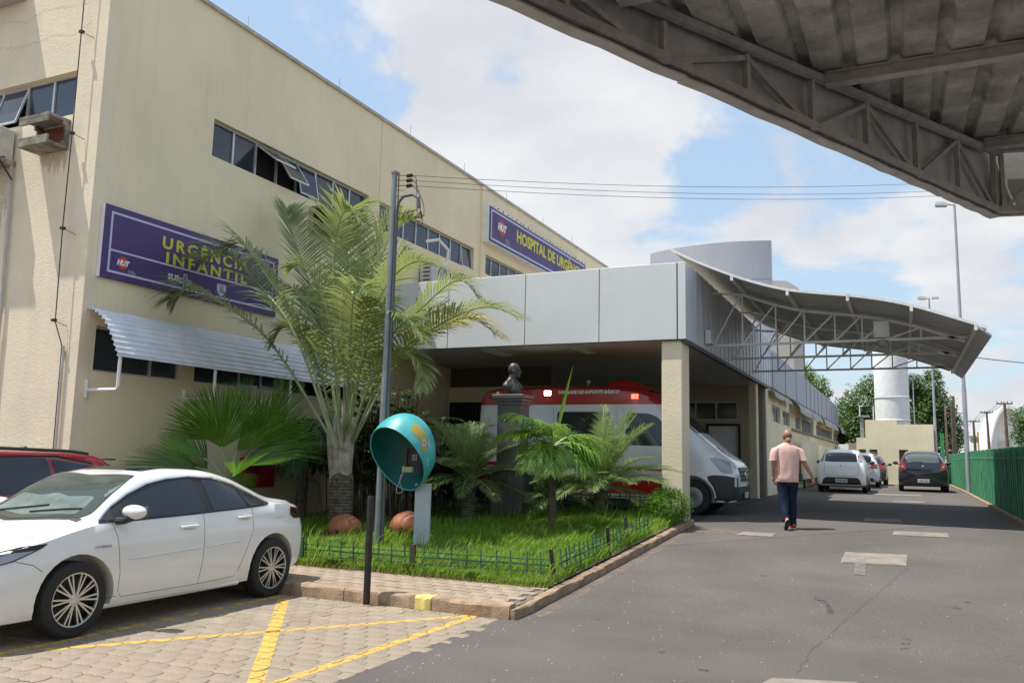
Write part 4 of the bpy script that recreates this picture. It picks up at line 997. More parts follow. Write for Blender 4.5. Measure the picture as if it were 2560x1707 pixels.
utility(7.75, 95, 6.3, 'utility pole with crossarm left of the white arched hall')
utility(6.2, 90, 5.2, 'thin distant utility pole beside the round sign')
def wires(pts, label, r=.012):
    b = MB(); P = [Vector(p) for p in pts]; path = []
    for p, q in zip(P[:-1], P[1:]):
        for k in range(13):
            t = k/12; path.append(p.lerp(q, t)+Vector((0, 0, -.012*(q-p).length*4*t*(1-t))))
    b.tube(path, r, 4); b.build('overhead_wire', m_black, None, label=label, category='wire', group='overhead wires')
wires([(7.3, 75, 6.6), (7.7, 95, 6.9), (6.2, 90, 5.8)], 'street wire strung between the distant utility poles', .02)
wires([(6.9, 75, 6.5), (7.2, 95, 6.9), (7, 160, 7)], 'second street wire along the utility poles', .02)
wires([(1.8, 30, 5.1), (9, 40, 5.6)], 'wire leaving to the right from behind the awning tip', .014)
t = thing('road_sign', 'round dark disc sign on a post beyond the fence', 'road sign', (6.15, 90, .6))
b = MB(); b.lathe([(0, 0), (.36, 0), (.36, .03), (0, .03)], (6.1, 90, 4.04), 20, Matrix.Rotation(R_(90), 3, 'X')); b.build('disc', m_conc, t); MB().tube([(6.1, 90.05, .6), (6.1, 90.05, 4.3)], .05, 8).build('post', m_pole, t)
MB().box(6.38, 6.52, 90, 90.1, .6, 4.75).build('orange_post', M('orange_paint', (.7, .30, .02), .6), None, label='orange post standing beyond the green fence', category='post')
# arched hall far right
ah = thing('arched_hall', 'white hall with a tall parabolic arch roof beyond the fence', 'building', (13, 130, .6))
pts = []
for i in range(25):
    u = -1+2*i/24; pts.append((13.0+2.55*u, .6+8.7*(1-u*u)**.62 if abs(u) < 1 else .6))
b = MB(); b.prism(pts, 'y', 131, 150); b.build('front_wall', M('hall_white', (.9, .89, .87), .7, var=.04), ah)
n_ = len(pts)
b = MB()
for i in range(n_-1):
    (xa, za), (xb, zb) = pts[i], pts[i+1]
    k = 1.0; ca, cb = Vector((xa-13, 0, za-.6)), Vector((xb-13, 0, zb-.6))
    q = [Vector((13, 0, .6))+ca, Vector((13, 0, .6))+cb, Vector((13, 0, .6))+cb*1.06, Vector((13, 0, .6))+ca*1.06]
    b.add([(v.x, 129.5, v.z) for v in q]+[(v.x, 152, v.z) for v in q], [(0, 1, 2, 3), (7, 6, 5, 4), (0, 4, 5, 1), (1, 5, 6, 2), (2, 6, 7, 3), (3, 7, 4, 0)])
b.build('arch_roof', m_white, ah)
MB().box(13.4, 40, 133, 150, .6, 9.1).build('hall_body', M('hall_body', (.66, .65, .64), .7, var=.04), ah)
MB().box(11.8, 13.3, 130.6, 130.95, .6, 5.0).build('porch', M('hall_pale', (.6, .58, .5), .7, var=.04), ah)

# ---------------------------------------------------------------- vegetation
def leafmat(name, col, col2, rough=.45, tr=.30, tint=None, vs=3.0, isl=.22):
    return M(name, col, rough, col2=col2, vs=vs, isl=isl, trans=tr, tint=tint or tuple(min(1, c*1.7) for c in col), spec=.45)
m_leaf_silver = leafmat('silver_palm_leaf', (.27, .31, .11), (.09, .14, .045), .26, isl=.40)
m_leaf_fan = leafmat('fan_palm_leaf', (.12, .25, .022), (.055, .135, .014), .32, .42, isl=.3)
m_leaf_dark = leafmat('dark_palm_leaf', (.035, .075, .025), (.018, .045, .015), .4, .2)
m_leaf_young = leafmat('young_palm_leaf', (.20, .34, .05), (.08, .17, .025), .36, .32)
m_leaf_date = leafmat('date_palm_leaf', (.19, .27, .085), (.09, .15, .045), .45, .28)
m_leaf_yel = leafmat('yellowing_leaf', (.50, .40, .08), (.17, .19, .05), .45, .3)
m_petiole = M('palm_petiole', (.27, .30, .16), .5, var=.2, vs=5)
m_sheath = M('palm_sheath', (.62, .58, .54), .7, var=.3, vs=6, col2=(.34, .24, .19), bump=.5, bs=30)
m_trunk = M('palm_trunk', (.20, .17, .13), .95, var=.4, vs=14, col2=(.07, .055, .045), bump=1.2, bs=30)
m_bark = M('bark', (.12, .085, .06), .95, var=.4, vs=8, bump=1.0, bs=25)
def catmull(P, n):
    P = [Vector(p) for p in P]; out = []
    Q = [P[0]*2-P[1]]+P+[P[-1]*2-P[-2]]
    for k in range(n+1):
        t = k/n*(len(P)-1); i = min(int(t), len(P)-2); f = t-i; a, b, c, d = Q[i:i+4]
        out.append(.5*((2*b)+(c-a)*f+(2*a-5*b+4*c-d)*f*f+(3*b-a-3*c+d)*f**3))
    return out
def strip_leaf(b, p, d, up, L, w, droop, seg=3, fold=.25):
    """a single leaflet: V-folded strip bending down under gravity"""
    d = d.normalized(); side = d.cross(up)
    side = side.normalized() if side.length > 1e-4 else d.orthogonal().normalized()
    rows = []; c = Vector(p); dd = d.copy()
    for k in range(seg+1):
        t = k/seg; ww = w*(0.55+.9*t*(1-t)*2 if t < .6 else (1-t)*2.2+.02)*.5
        up2 = side.cross(dd).normalized()
        rows += [c-side*ww+up2*fold*ww, c, c+side*ww+up2*fold*ww]
        c = c+dd*(L/seg); dd = (dd+Vector((0, 0, -droop/seg))).normalized()
    fs = []
    for k in range(seg):
        o = k*3; fs += [(o, o+1, o+4, o+3), (o+1, o+2, o+5, o+4)]
    b.add(rows, fs)
def frond(parent, pts, mat, nl=46, L=.5, w=.03, droop=.9, r0=.03, start=.28, up=(0, 0, 1), ang=1.0, pm=None, lift=.35, torn=.0, name='frond', vary=.15):
    C_ = catmull(pts, 40); b = MB(); n = len(C_)
    up = Vector(up)
    for k in range(nl):
        t = start+(1-start)*(k+.5)/nl; i = min(int(t*(n-1)), n-2); f = t*(n-1)-i
        p = C_[i].lerp(C_[i+1], f); tan = (C_[i+1]-C_[i]).normalized()
        side = tan.cross(up); side = side.normalized() if side.length > .15 else tan.cross(Vector((.3, 1, 0))).normalized()
        nrm = side.cross(tan).normalized(); env = math.sin(math.pi*min(1, (t-start)/(1-start)*.86+.12))**.6
        for s in (-1, 1):
            if random.random() < torn: continue
            q = random.uniform(1-vary, 1+vary)
            sl = (t-start)/(1-start); d = side*s*ang*(1-.35*sl)+tan*(.55+.55*sl)+nrm*(lift+random.gauss(0, .09))
            strip_leaf(b, p, d, nrm, L*env*q, w*(1-.3*sl), droop*random.uniform(.6, 1.4))
    f_ = b.build(name, mat, parent, fixn=False)
    r = MB(); r.tube(C_, [lerp(r0, .004, (k/(n-1))**.8) for k in range(n)], 6); r.build('rachis', pm or m_petiole, f_, True)
    return f_
def K(pts, k): return [(x*k, y*k, CAMH+(z-CAMH)*k) for x, y, z in pts]
# the large silvery palm
pz = gard(-8.8, 12)
lp = thing('triangle_palm', 'tall silvery palm with ringed trunk in front of the awning', 'palm', (-8.8, 12, pz))
b = MB(); prof_ = [(.27, pz-.1), (.225, pz+.06)]
z = pz+.1
while z < 1.18: prof_ += [(.20, z), (.207, z+.02), (.196, z+.045)]; z += .055
prof_ += [(.15, 1.3), (.13, 1.6)]; b.lathe(prof_, (-8.80, 12, 0), 20); b.build('trunk', m_trunk, lp, 25)
cs = Vector((-8.83, 12, 1.15))
SH = [((-9.08, 11.9, 2.15), .105), ((-8.90, 11.86, 2.3), .10), ((-8.62, 11.92, 2.15), .10), ((-8.98, 12.12, 2.3), .10), ((-8.70, 12.12, 2.25), .10), ((-8.84, 12.0, 2.5), .085), ((-8.76, 11.86, 2.2), .09)]
for (tp, rr) in SH:
    tp = Vector(tp); mid = cs.lerp(tp, .5); off = Vector((tp.x-cs.x, tp.y-cs.y, 0))
    path = [cs+off*.30+Vector((.02, 0, -.05)), cs+off*.42+Vector((0, 0, .28)), cs+off*.72+Vector((0, 0, .62)), tp]
    MB().tube(path, [rr*1.15, rr*1.15, rr*.75, rr*.34], 10).build('leaf_sheath', m_sheath, lp, True)
FR = [('A', [(-9.03, 12.0, 2.08), (-10.3, 11.8, 3.5), (-11.22, 11.5, 4.26), (-11.9, 11.3, 4.6), (-12.3, 11.2, 4.39)], 0.925, {'droop': 1.1, 'lift': 0.15, 'L': 0.95}), ('B', [(-9.07, 12.0, 2.17), (-10.18, 12.2, 3.79), (-11.4, 12.4, 4.93), (-12.29, 12.5, 5.6), (-13.14, 12.5, 5.51)], 0.87, {'droop': 1.4, 'L': 0.95}), ('B2', [(-9.03, 12.0, 2.17), (-9.71, 12.0, 3.45), (-10.06, 11.7, 4.29), (-10.45, 11.5, 4.92), (-10.84, 11.4, 5.37), (-11.04, 11.3, 5.31)], 0.93, {'droop': 1.3}), ('C', [(-8.94, 12.0, 2.31), (-9.57, 12.3, 3.83), (-10.34, 12.6, 5.08), (-10.92, 12.8, 6.04), (-11.15, 12.9, 6.49)], 1.0, {'droop': 0.5, 'lift': 0.5}), ('D', [(-8.88, 12.0, 2.44), (-9.06, 12.0, 3.71), (-9.21, 12.0, 5.02), (-9.04, 11.9, 5.77), (-8.77, 11.8, 5.89), (-8.41, 11.7, 5.6)], 1.0, {'droop': 0.9}), ('D2', [(-8.85, 12.0, 2.44), (-9.22, 12.5, 3.79), (-9.44, 12.8, 5.06), (-9.64, 13.0, 5.91), (-9.54, 13.0, 6.15)], 1.0, {'droop': 0.5}), ('E', [(-8.74, 12.0, 2.31), (-8.73, 12.3, 3.74), (-8.62, 12.5, 4.93), (-8.35, 12.6, 5.68), (-7.95, 12.6, 5.91)], 1.0, {'droop': 0.6}), ('Fk', [(-8.71, 12.0, 2.31), (-8.15, 11.7, 3.77), (-7.67, 11.5, 4.46), (-7.04, 11.3, 4.72), (-6.44, 11.2, 4.52)], 1.0, {'droop': 1.0, 'L': 0.6}), ('G', [(-8.61, 12.0, 2.31), (-8.17, 12.1, 3.41), (-7.46, 12.2, 4.12), (-6.76, 12.2, 4.57), (-6.3, 12.2, 4.21)], 1.0, {'droop': 1.3, 'L': 0.6}), ('Hh', [(-8.57, 12.0, 2.25), (-7.8, 11.8, 3.12), (-6.84, 11.7, 3.71), (-5.93, 11.6, 3.96), (-5.22, 11.5, 3.73)], 1.0, {'droop': 1.2, 'L': 0.75}), ('I', [(-8.56, 12.0, 2.17), (-8.03, 12.3, 3.15), (-7.41, 12.4, 3.7), (-6.69, 12.5, 3.96), (-6.02, 12.5, 3.58)], 1.0, {'yel': 1, 'droop': 1.2}), ('J', [(-8.63, 12.0, 2.17), (-7.9, 11.5, 2.93), (-7.26, 11.2, 3.27), (-6.72, 11.0, 3.03), (-6.59, 10.9, 2.6)], 1.0, {'droop': 1.4, 'L': 0.5}), ('K', [(-8.93, 12.0, 2.17), (-9.05, 11.5, 3.09), (-9.1, 11.1, 3.59), (-9.34, 10.9, 3.68), (-9.5, 10.8, 3.35)], 1.0, {'droop': 1.2, 'L': 0.5}), ('L', [(-8.81, 12.0, 2.31), (-8.31, 11.6, 3.35), (-7.98, 11.4, 3.96), (-7.61, 11.2, 4.06), (-7.28, 11.1, 3.77)], 1.0, {'droop': 1.3, 'L': 0.6}), ('M', [(-8.81, 12.0, 2.31), (-9.16, 12.7, 3.81), (-9.36, 13.2, 5.08), (-9.31, 13.5, 5.84), (-9.13, 13.6, 6.24)], 1.0, {'droop': 0.7}), ('N1', [(-8.87, 12.0, 2.31), (-8.7, 11.4, 3.48), (-8.75, 11.1, 4.27), (-8.95, 10.9, 4.7), (-9.2, 10.8, 4.67)], 0.99, {'droop': 1.2, 'L': 0.65}), ('N2', [(-8.71, 12.0, 2.31), (-9.02, 12.6, 3.85), (-9.02, 13.0, 4.76), (-8.64, 13.2, 5.27), (-8.22, 13.2, 5.3)], 1.0, {'droop': 0.9}), ('N3', [(-8.71, 12.0, 2.31), (-7.97, 11.3, 3.31), (-7.39, 11.0, 3.71), (-6.86, 10.8, 3.7), (-6.44, 10.7, 3.3)], 1.0, {'droop': 1.3, 'L': 0.6}), ('N4', [(-8.87, 12.0, 2.25), (-9.7, 12.6, 3.37), (-10.44, 13.0, 4.22), (-11.04, 13.2, 4.8), (-11.53, 13.2, 4.9)], 0.94, {}), ('N5', [(-8.77, 12.0, 2.31), (-8.19, 11.2, 3.43), (-7.95, 10.9, 4.03), (-7.7, 10.7, 4.23), (-7.37, 10.5, 4.07)], 1.0, {'droop': 1.3, 'L': 0.6}), ('N6', [(-8.63, 12.0, 2.22), (-8.64, 12.7, 3.38), (-8.31, 13.1, 3.95), (-7.76, 13.3, 4.26), (-7.28, 13.3, 4.05)], 1.0, {'droop': 1.2})]
for k, (nm, P, sc, kw) in enumerate(FR):
    P = K(P, sc); P0 = cs+Vector(((P[0][0]-cs.x)*.6, (P[0][1]-cs.y)*.6, .55)); P = [P0]+P[1:] if (Vector(P[1])-P0).length > .6 else [P0]+P[2:]
    frond(lp, P, m_leaf_silver if not kw.get('yel') else m_leaf_yel, nl=kw.get('nl', 60), L=kw.get('L', .82), w=.046, droop=kw.get('droop', .8)*.75, start=kw.get('start', .15), r0=.028, lift=kw.get('lift', .30), torn=.03)
# fan palm between the cars and the wall
def fan_leaf(parent, hub, d, up, R, spread, n=34, mat=None, cup=.12):
    d = Vector(d).normalized(); nrm = Vector(up).normalized(); nrm = (nrm-d*nrm.dot(d)).normalized(); side = d.cross(nrm)
    b = MB(); hub = Vector(hub); st = spread/n; T = (.03, .22, .42, .60, .78, .93)
    for i in range(-n, n):
        u = (i+.5)/n; a = u*spread; rr = R*(1-.10*u*u)*random.uniform(.95, 1.05); tw = random.gauss(0, .01); vs = []
        for k, t in enumerate(T):
            hw = st*.5*rr*t*(.97 if t < .61 else (.62 if t < .8 else .30)); dirv = d*math.cos(a+tw*t*2)+side*math.sin(a+tw*t*2); perp = side*math.cos(a)-d*math.sin(a)
            bend = nrm*(cup*R*(t*t)*(abs(u)**1.5)*1.5-.05*R*t*t)+Vector((0, 0, -.05*R*max(0, t-.6)))
            c_ = hub+dirv*rr*t+bend; f_ = hw*.55
            vs += [c_-perp*hw-nrm*f_, c_+nrm*f_, c_+perp*hw-nrm*f_]
        vs.append(hub+(d*math.cos(a+tw*2)+side*math.sin(a+tw*2))*rr*1.06+nrm*(cup*R*(abs(u)**1.5)*1.5-.05*R)+Vector((0, 0, -.04*R+random.gauss(0, .015))))
        fs = []
        for k in range(len(T)-1): o = k*3; fs += [(o, o+1, o+4, o+3), (o+1, o+2, o+5, o+4)]
        o = (len(T)-1)*3; fs += [(o, o+1, o+3), (o+1, o+2, o+3)]
        b.add(vs, fs)
    return b.build('leaf', mat or m_leaf_fan, parent, fixn=False)
fz = gard(-9.7, 10.2)
fp = thing('fan_palm', 'low fan palm with broad pleated leaves behind the white sedan', 'palm', (-9.65, 10.2, fz))
b = MB(); b.tube([(-9.65, 10.2, fz-.05), (-9.66, 10.2, .75), (-9.66, 10.2, 1.15)], [.15, .13, .10], 12); b.build('stem', m_trunk, fp, True)
vw = Vector((-.72, .69, .05)); tocam = Vector((.69, -.72, .1))
c0 = Vector((-9.66, 10.2, 1.1))
LV = [((-9.74, 10.10, 1.66), (-.04, .0, 1), tocam+Vector((0, 0, .15)), 1.02, 1.02, .10),
      ((-10.15, 10.5, 1.80), (-.55, -.2, .75), tocam+Vector((-.3, 0, .3)), 1.0, 1.0, .14),
      ((-10.02, 9.85, 1.36), (-1, -.35, .22), tocam*.6+Vector((0, 0, .9)), 1.12, .80, .08),
      ((-9.60, 10.28, 1.62), (.60, .35, .75), tocam+Vector((.5, 0, .4)), 1.08, .60, .10),
      ((-9.50, 10.15, 1.40), (.92, .42, .30), tocam*.5+Vector((0, 0, .9)), 1.02, .60, .10),
      ((-9.50, 10.1, 1.28), (.55, .1, -.35), tocam, .45, .6, .1),
      ((-10.0, 10.8, 2.0), (-.25, .2, 1), tocam+Vector((-.6, 0, 0)), .95, .35, .1),
      ((-9.5, 10.9, 2.0), (.25, .3, 1), tocam+Vector((.5, 0, 0)), .95, .40, .1),
      ((-9.6, 10.75, 1.7), (.3, .5, .8), tocam, 1.0, .8, .1),
      ((-9.9, 9.9, 1.5), (-.5, -.6, .45), tocam*.4+Vector((0, 0, 1)), .75, .8, .1), ((-9.3, 10.5, 1.6), (.7, .6, .6), tocam, 1.0, .7, .1), ((-10.1, 10.2, 1.3), (-.8, .1, .3), tocam+Vector((0, 0, .5)), 1.1, .6, .1), ((-9.3, 9.95, 1.25), (.6, -.3, .35), tocam*.5+Vector((0, 0, 1)), .7, .6, .1), ((-9.85, 10.0, 1.2), (-.45, -.3, -.1), tocam, .5, .6, .1)]
for h, d, u, R, sp, cp_ in LV:
    lf = fan_leaf(fp, h, d, u, R, sp, 26, None, cp_)
    MB().tube([c0, c0.lerp(Vector(h), .6)+Vector((0, 0, .05)), Vector(h)], [.022, .016, .012], 6).build('petiole', m_petiole, lf, True)
# generic radial palm
def palm(name, label, base, th, tr, nf, Lf, mat, leafL, leafw, el0, el1, group=None, droopf=.9, az0=0, fl=.8, nl=34, trunkmat=None, lift=.3, start=.15, seedk=0, azs=None):
    x, y, z = base; t = thing(name, label, 'palm', base, group); random.seed(seedk+11)
    b = MB(); n = 12; pr = [(tr*1.3, z-.08), (tr*1.1, z+.08)]
    for k in range(n): zz = lerp(z+.1, z+th, k/n); pr += [(tr*random.uniform(.95, 1.1), zz), (tr*random.uniform(1.0, 1.18), zz+th/n*.5)]
    pr += [(tr*.7, z+th), (0, z+th+.05)]
    b.lathe(pr, (x, y, 0), 12); b.build('trunk', trunkmat or m_trunk, t, 30)
    top = Vector((x, y, z+th))
    for k in range(nf):
        az = (azs[k] if azs else az0+2*math.pi*k*.381966*1.0+random.gauss(0, .15)); el = lerp(el0, el1, ((k*7) % nf)/max(1, nf-1)); L = Lf*random.uniform(.85, 1.1)
        d = Vector((math.cos(az)*math.cos(el), math.sin(az)*math.cos(el), math.sin(el))); P = [top]; c = top.copy(); dd = d.copy()
        for s in range(5): c = c+dd*(L/5); dd = (dd+Vector((0, 0, -droopf/5))).normalized(); P.append(c.copy())
        frond(t, P, mat, nl=nl, L=leafL, w=leafw, droop=fl, r0=.018, start=start, lift=lift, vary=.2)
    return t
palm('date_palm', 'young date palm with feathery fronds left of the black pedestal', (-7.33, 13.9, gard(-7.3, 13.9)), .75, .13, 34, 1.30, m_leaf_date, .32, .020, .05, 1.35, 'feathery date palms in the corner bed', .85, nl=46, seedk=1)
palm('date_palm', 'young date palm against the cream pillar with feathery fronds', (-5.25, 15.35, gard(-5.2, 15.3)), .55, .14, 38, 1.60, m_leaf_date, .34, .020, 0, 1.3, 'feathery date palms in the corner bed', .85, nl=54, seedk=2)
palm('date_palm', 'smallest date palm in the middle, directly behind the thin trunk', (-6.05, 14.95, gard(-6, 14.9)), .35, .11, 26, 1.25, m_leaf_date, .30, .020, .05, 1.35, 'feathery date palms in the corner bed', .85, nl=42, seedk=7)
t = palm('coconut_palm', 'bright green young palm with thin trunk right of the pedestal', (-5.27, 12.95, gard(-5.2, 12.9)), 1.42, .055, 17, 1.0, m_leaf_young, .46, .042, -.1, 1.0, None, 1.4, nl=26, fl=1.7, trunkmat=m_bark, seedk=3, lift=.12, start=.2)
b = MB(); strip_leaf(b, (-5.27, 12.95, 1.75), Vector((.24, 0, 1)), Vector((0, -1, 0)), 1.45, .06, 0, 6, .5); b.build('spear_leaf', m_leaf_young, t, fixn=False)
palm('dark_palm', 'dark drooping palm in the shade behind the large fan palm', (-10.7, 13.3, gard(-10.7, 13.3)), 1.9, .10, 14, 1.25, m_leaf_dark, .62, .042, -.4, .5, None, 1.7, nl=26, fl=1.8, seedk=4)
def cane_clump(label, base, n, h, spread, seedk, mat=m_leaf_dark, L=.30):
    random.seed(seedk); t = thing('lady_palm', label, 'shrub', base)
    b = MB(); lv = MB(); B = Vector(base)
    for k in range(n):
        a = random.uniform(0, 6.28); r = spread*math.sqrt(random.random()); hh = h*random.uniform(.45, 1)
        p = B+Vector((r*math.cos(a), r*math.sin(a), 0)); q = p+Vector((random.gauss(0, .12), random.gauss(0, .12), hh))
        b.tube([p, p.lerp(q, .5), q], .012, 5)
        for m in range(5):
            c = p.lerp(q, random.uniform(.45, 1.0)); az = random.uniform(0, 6.28)
            d0 = Vector((math.cos(az), math.sin(az), .5)).normalized(); hub = c+d0*random.uniform(.12, .3); b.tube([c, hub], .005, 4)
            for j in range(8):
                aa = (j-3.5)*.33; dd = (d0*math.cos(aa)+Vector((-math.sin(az), math.cos(az), 0))*math.sin(aa)); strip_leaf(lv, hub, dd, Vector((0, 0, 1)), L*random.uniform(.8, 1.1), .06, 1.1, 3)
    lv.build('foliage', mat, t, fixn=False, kind='stuff'); b.build('canes', m_bark, t, kind='stuff')
m_leaf_glossy = leafmat('glossy_leaf', (.10, .16, .035), (.04, .075, .02), .3, .2)
cane_clump('tall dense clump of glossy fingered leaves behind the steel pole', (-8.95, 13.55, gard(-9, 13.5)), 85, 2.5, .75, 5, m_leaf_glossy)
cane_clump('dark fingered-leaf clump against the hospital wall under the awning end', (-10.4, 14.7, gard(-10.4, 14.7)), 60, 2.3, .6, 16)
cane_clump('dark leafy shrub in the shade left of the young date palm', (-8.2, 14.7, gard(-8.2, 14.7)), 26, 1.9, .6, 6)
def bush(name, label, c, rad, n, leaf, mat, seedk, cat='shrub', stem=True):
    random.seed(seedk); t = thing(name, label, cat, c); b = MB(); C_ = Vector(c)+Vector((0, 0, rad[2]))
    for k in range(n):
        a, ph = random.uniform(0, 6.28), math.acos(random.uniform(-.8, 1)); rr = random.uniform(.55, 1)
        p = C_+Vector((rad[0]*rr*math.sin(ph)*math.cos(a), rad[1]*rr*math.sin(ph)*math.sin(a), rad[2]*rr*math.cos(ph)))
        d = (p-C_).normalized()+Vector((random.gauss(0, .5), random.gauss(0, .5), random.gauss(0, .4))); strip_leaf(b, p, d, Vector((random.gauss(0, .3), random.gauss(0, .3), 1)), leaf*random.uniform(.7, 1.3), leaf*.4, .5, 2)
    b.build('foliage', mat, t, fixn=False, kind='stuff')
    s = MB()
    for k in range(6): a = k; s.tube([Vector(c), C_+Vector((rad[0]*.5*math.cos(a), rad[1]*.5*math.sin(a), 0))], .01, 4)
    s.build('stems', m_bark, t, kind='stuff')
bush('leafy_shrub', 'loose small-leaved shrub between the date palm and pedestal', (-6.9, 14.9, .5), (.45, .4, .55), 900, .05, m_leaf_date, 8)
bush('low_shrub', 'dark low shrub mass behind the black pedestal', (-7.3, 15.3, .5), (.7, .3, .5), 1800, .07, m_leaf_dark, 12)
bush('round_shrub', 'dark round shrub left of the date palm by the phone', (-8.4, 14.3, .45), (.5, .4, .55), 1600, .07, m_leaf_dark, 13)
bush('corner_shrub', 'dense green bush spilling over the kerb at the cream pillar', (-3.95, 15.3, .45), (.42, .75, .33), 2600, .06, m_leaf_fan, 9)
# grass of the corner bed
random.seed(21)
m_grass = leafmat('grass_blade', (.19, .32, .032), (.06, .13, .015), .5, .45, (.35, .6, .05), vs=1.4, isl=.3)
m_dry = leafmat('dry_grass', (.32, .28, .12), (.20, .17, .07), .7, .25)
from mathutils import noise as mn
def grass(name, label, n, region, hfun, mat, wid, z0=0):
    b = MB(); vs = []; fs = []
    for k in range(n):
        x, y = region()
        if x is None: continue
        clump = mn.noise(Vector((x*1.7, y*1.7, 3.0))); h = hfun(x, y)*random.uniform(.5, 1.2)*(1+.5*clump)
        a = random.uniform(0, 6.28)+.6*clump; lean = random.uniform(.15, .75); w = wid*random.uniform(.7, 1.3)
        wx, wy = -math.sin(a)*w, math.cos(a)*w; dx, dy = math.cos(a)+.5, math.sin(a)*.8
        z = gard(x, y)-.02 if y > 9.15 else zs(x, y); o = len(vs)
        vs += [(x-wx, y-wy, z), (x+wx, y+wy, z), (x-wx*.8+dx*lean*h*.35, y-wy*.8+dy*lean*h*.35, z+h*.6), (x+wx*.8+dx*lean*h*.35, y+wy*.8+dy*lean*h*.35, z+h*.6), (x+dx*lean*h*1.0, y+dy*lean*h*1.0, z+h*(1-.3*lean))]
        fs += [(o, o+1, o+3, o+2), (o+2, o+3, o+4)]
    b.add(vs, fs); return b.build(name, mat, None, fixn=False, kind='stuff', label=label, category='grass')
def reg():
    u = random.random(); y = 9.12+6.5*u**1.6; x = random.uniform(-10.5, -3.76); return x, y
grass('lawn_grass', 'lush tufty green grass filling the fenced corner bed', 62000, reg, lambda x, y: (.15+.16*max(0, mn.noise(Vector((x*.9, y*.9, 7))))+.05*(y > 11)) if y > 9.5 else .11, m_grass, .0055)
grass('tall_grass', 'longer bright grass tufts standing above the lawn of the bed', 3500, reg, lambda x, y: .36 if mn.noise(Vector((x*1.3, y*1.3, 1))) > .05 else .2, m_grass, .006)
m_weed = leafmat('weed_leaf', (.10, .20, .03), (.05, .11, .02))
b = MB(); random.seed(90)
for k in range(90):
    x, y = reg(); h_ = Vector((x, y, gard(x, y)+.05))
    for q in range(7): a_ = q*.9+k; strip_leaf(b, h_, Vector((math.cos(a_), math.sin(a_), .7)), Vector((0, 0, 1)), random.uniform(.10, .22), .045, .8, 3)
b.build('weeds', m_weed, None, fixn=False, kind='stuff', label='broad-leaved weeds dotted through the grass of the bed', category='weeds')
grass('yellowed_grass', 'yellowing blades mixed through the lawn', 5000, reg, lambda x, y: .22, m_dry, .004)
def reg2():
    return random.uniform(-8.5, -3.8), 9.05+abs(random.gauss(0, .14))
grass('dry_grass', 'straw-coloured grass fringe at the edge of the sidewalk', 2600, reg2, lambda x, y: .07, m_dry, .003)
# far trees
m_tree = leafmat('tree_leaf', (.10, .18, .035), (.04, .085, .016), .5, .25, (.12, .25, .03), vs=.5, isl=.3)
m_tree2 = leafmat('tree_leaf_light', (.16, .26, .045), (.07, .14, .025), .5, .25, (.2, .35, .04), vs=.5, isl=.3)
def tree(label, base, blobs, n, leaf, mat, seedk, trunk=.25, group='trees behind the hospital'):
    random.seed(seedk); t = thing('leafy_tree', label, 'tree', base, group); b = MB()
    tot = sum(r**2 for *_, r in blobs)
    for (cx_, cy_, cz_, r) in blobs:
        for k in range(int(n*r*r/tot)):
            v = Vector((random.gauss(0, 1), random.gauss(0, 1), random.gauss(0, .85))).normalized()*r*random.uniform(.62, 1.08)*(1+.22*mn.noise(Vector((cx_+k*.01, cy_, cz_))))
            nn = 1+.3*mn.noise(v*1.7/r+Vector((cx_, cy_, cz_))); v *= nn
            p = Vector((cx_, cy_, cz_))+v; d = Vector((random.gauss(0, 1), random.gauss(0, 1), random.gauss(0, .6))).normalized(); s = d.orthogonal().normalized(); L = leaf*random.uniform(.6, 1.3)
            b.add([p, p+d*L*.5+s*L*.25, p+d*L, p+d*L*.5-s*L*.25], [(0, 1, 2, 3)])
    b.build('crown', mat, t, fixn=False)
    s = MB(); bx, by, bz = base; tc_ = Vector((bx, by, blobs[0][2])); s.tube([(bx, by, bz-.2), (bx+.1, by, lerp(bz, tc_.z, .5)), tc_], [trunk, trunk*.7, trunk*.3], 8)
    for (cx_, cy_, cz_, r) in blobs: s.tube([(bx+.1, by, lerp(bz, tc_.z, .45)), Vector((cx_, cy_, cz_))*.5+Vector((bx, by, bz+2))*.5, (cx_, cy_, cz_)], [trunk*.4, trunk*.25, trunk*.1], 5)
    s.build('trunk', m_bark, t, True)
tree('broad dark tree left of the white water tower', (-2.4, 63, .6), [(-4.5, 63.5, 3.6, 1.3), (-3.4, 63, 4.6, 1.5), (-2.3, 63, 5.5, 1.5), (-3.0, 62.5, 3.2, 1.5), (-1.7, 63, 6.9, .9), (-1.6, 63.5, 4.2, 1.6), (-2.2, 62, 2.4, 1.4)], 19000, .20, m_tree, 31)
tree('tall bushy tree right of the white water tower', (1.6, 62, .6), [(1.6, 62, 6.6, 1.05), (1.9, 62, 5.4, 1.3), (2.5, 62, 4.4, 1.05), (.9, 62.5, 5.4, 1.2), (1.1, 62, 3.6, 1.4), (2.4, 61.5, 3.0, 1.0), (2.0, 62, 7.5, .5), (3.0, 62, 3.4, .8), (.6, 62, 6.9, .8)], 18000, .19, m_tree, 32)
tree('light feathery tree rising over the ward wing roof', (-6.6, 70, .6), [(-6.9, 70, 8.5, .8), (-6.0, 70, 7.7, .85), (-7.3, 70, 7.3, 1.3), (-5.4, 70, 6.9, .6), (-6.6, 70, 6.0, 1.5)], 7000, .19, m_tree2, 33)
tree('small tree at the right edge beyond the fence', (7.0, 60, .6), [(6.75, 60, 4.5, .75), (7.4, 60, 4.4, 1.1), (6.6, 60, 3.5, .65), (7.6, 60, 3.2, 1.2), (8.2, 60, 5, 1)], 7000, .15, m_tree, 34)
random.seed(40)

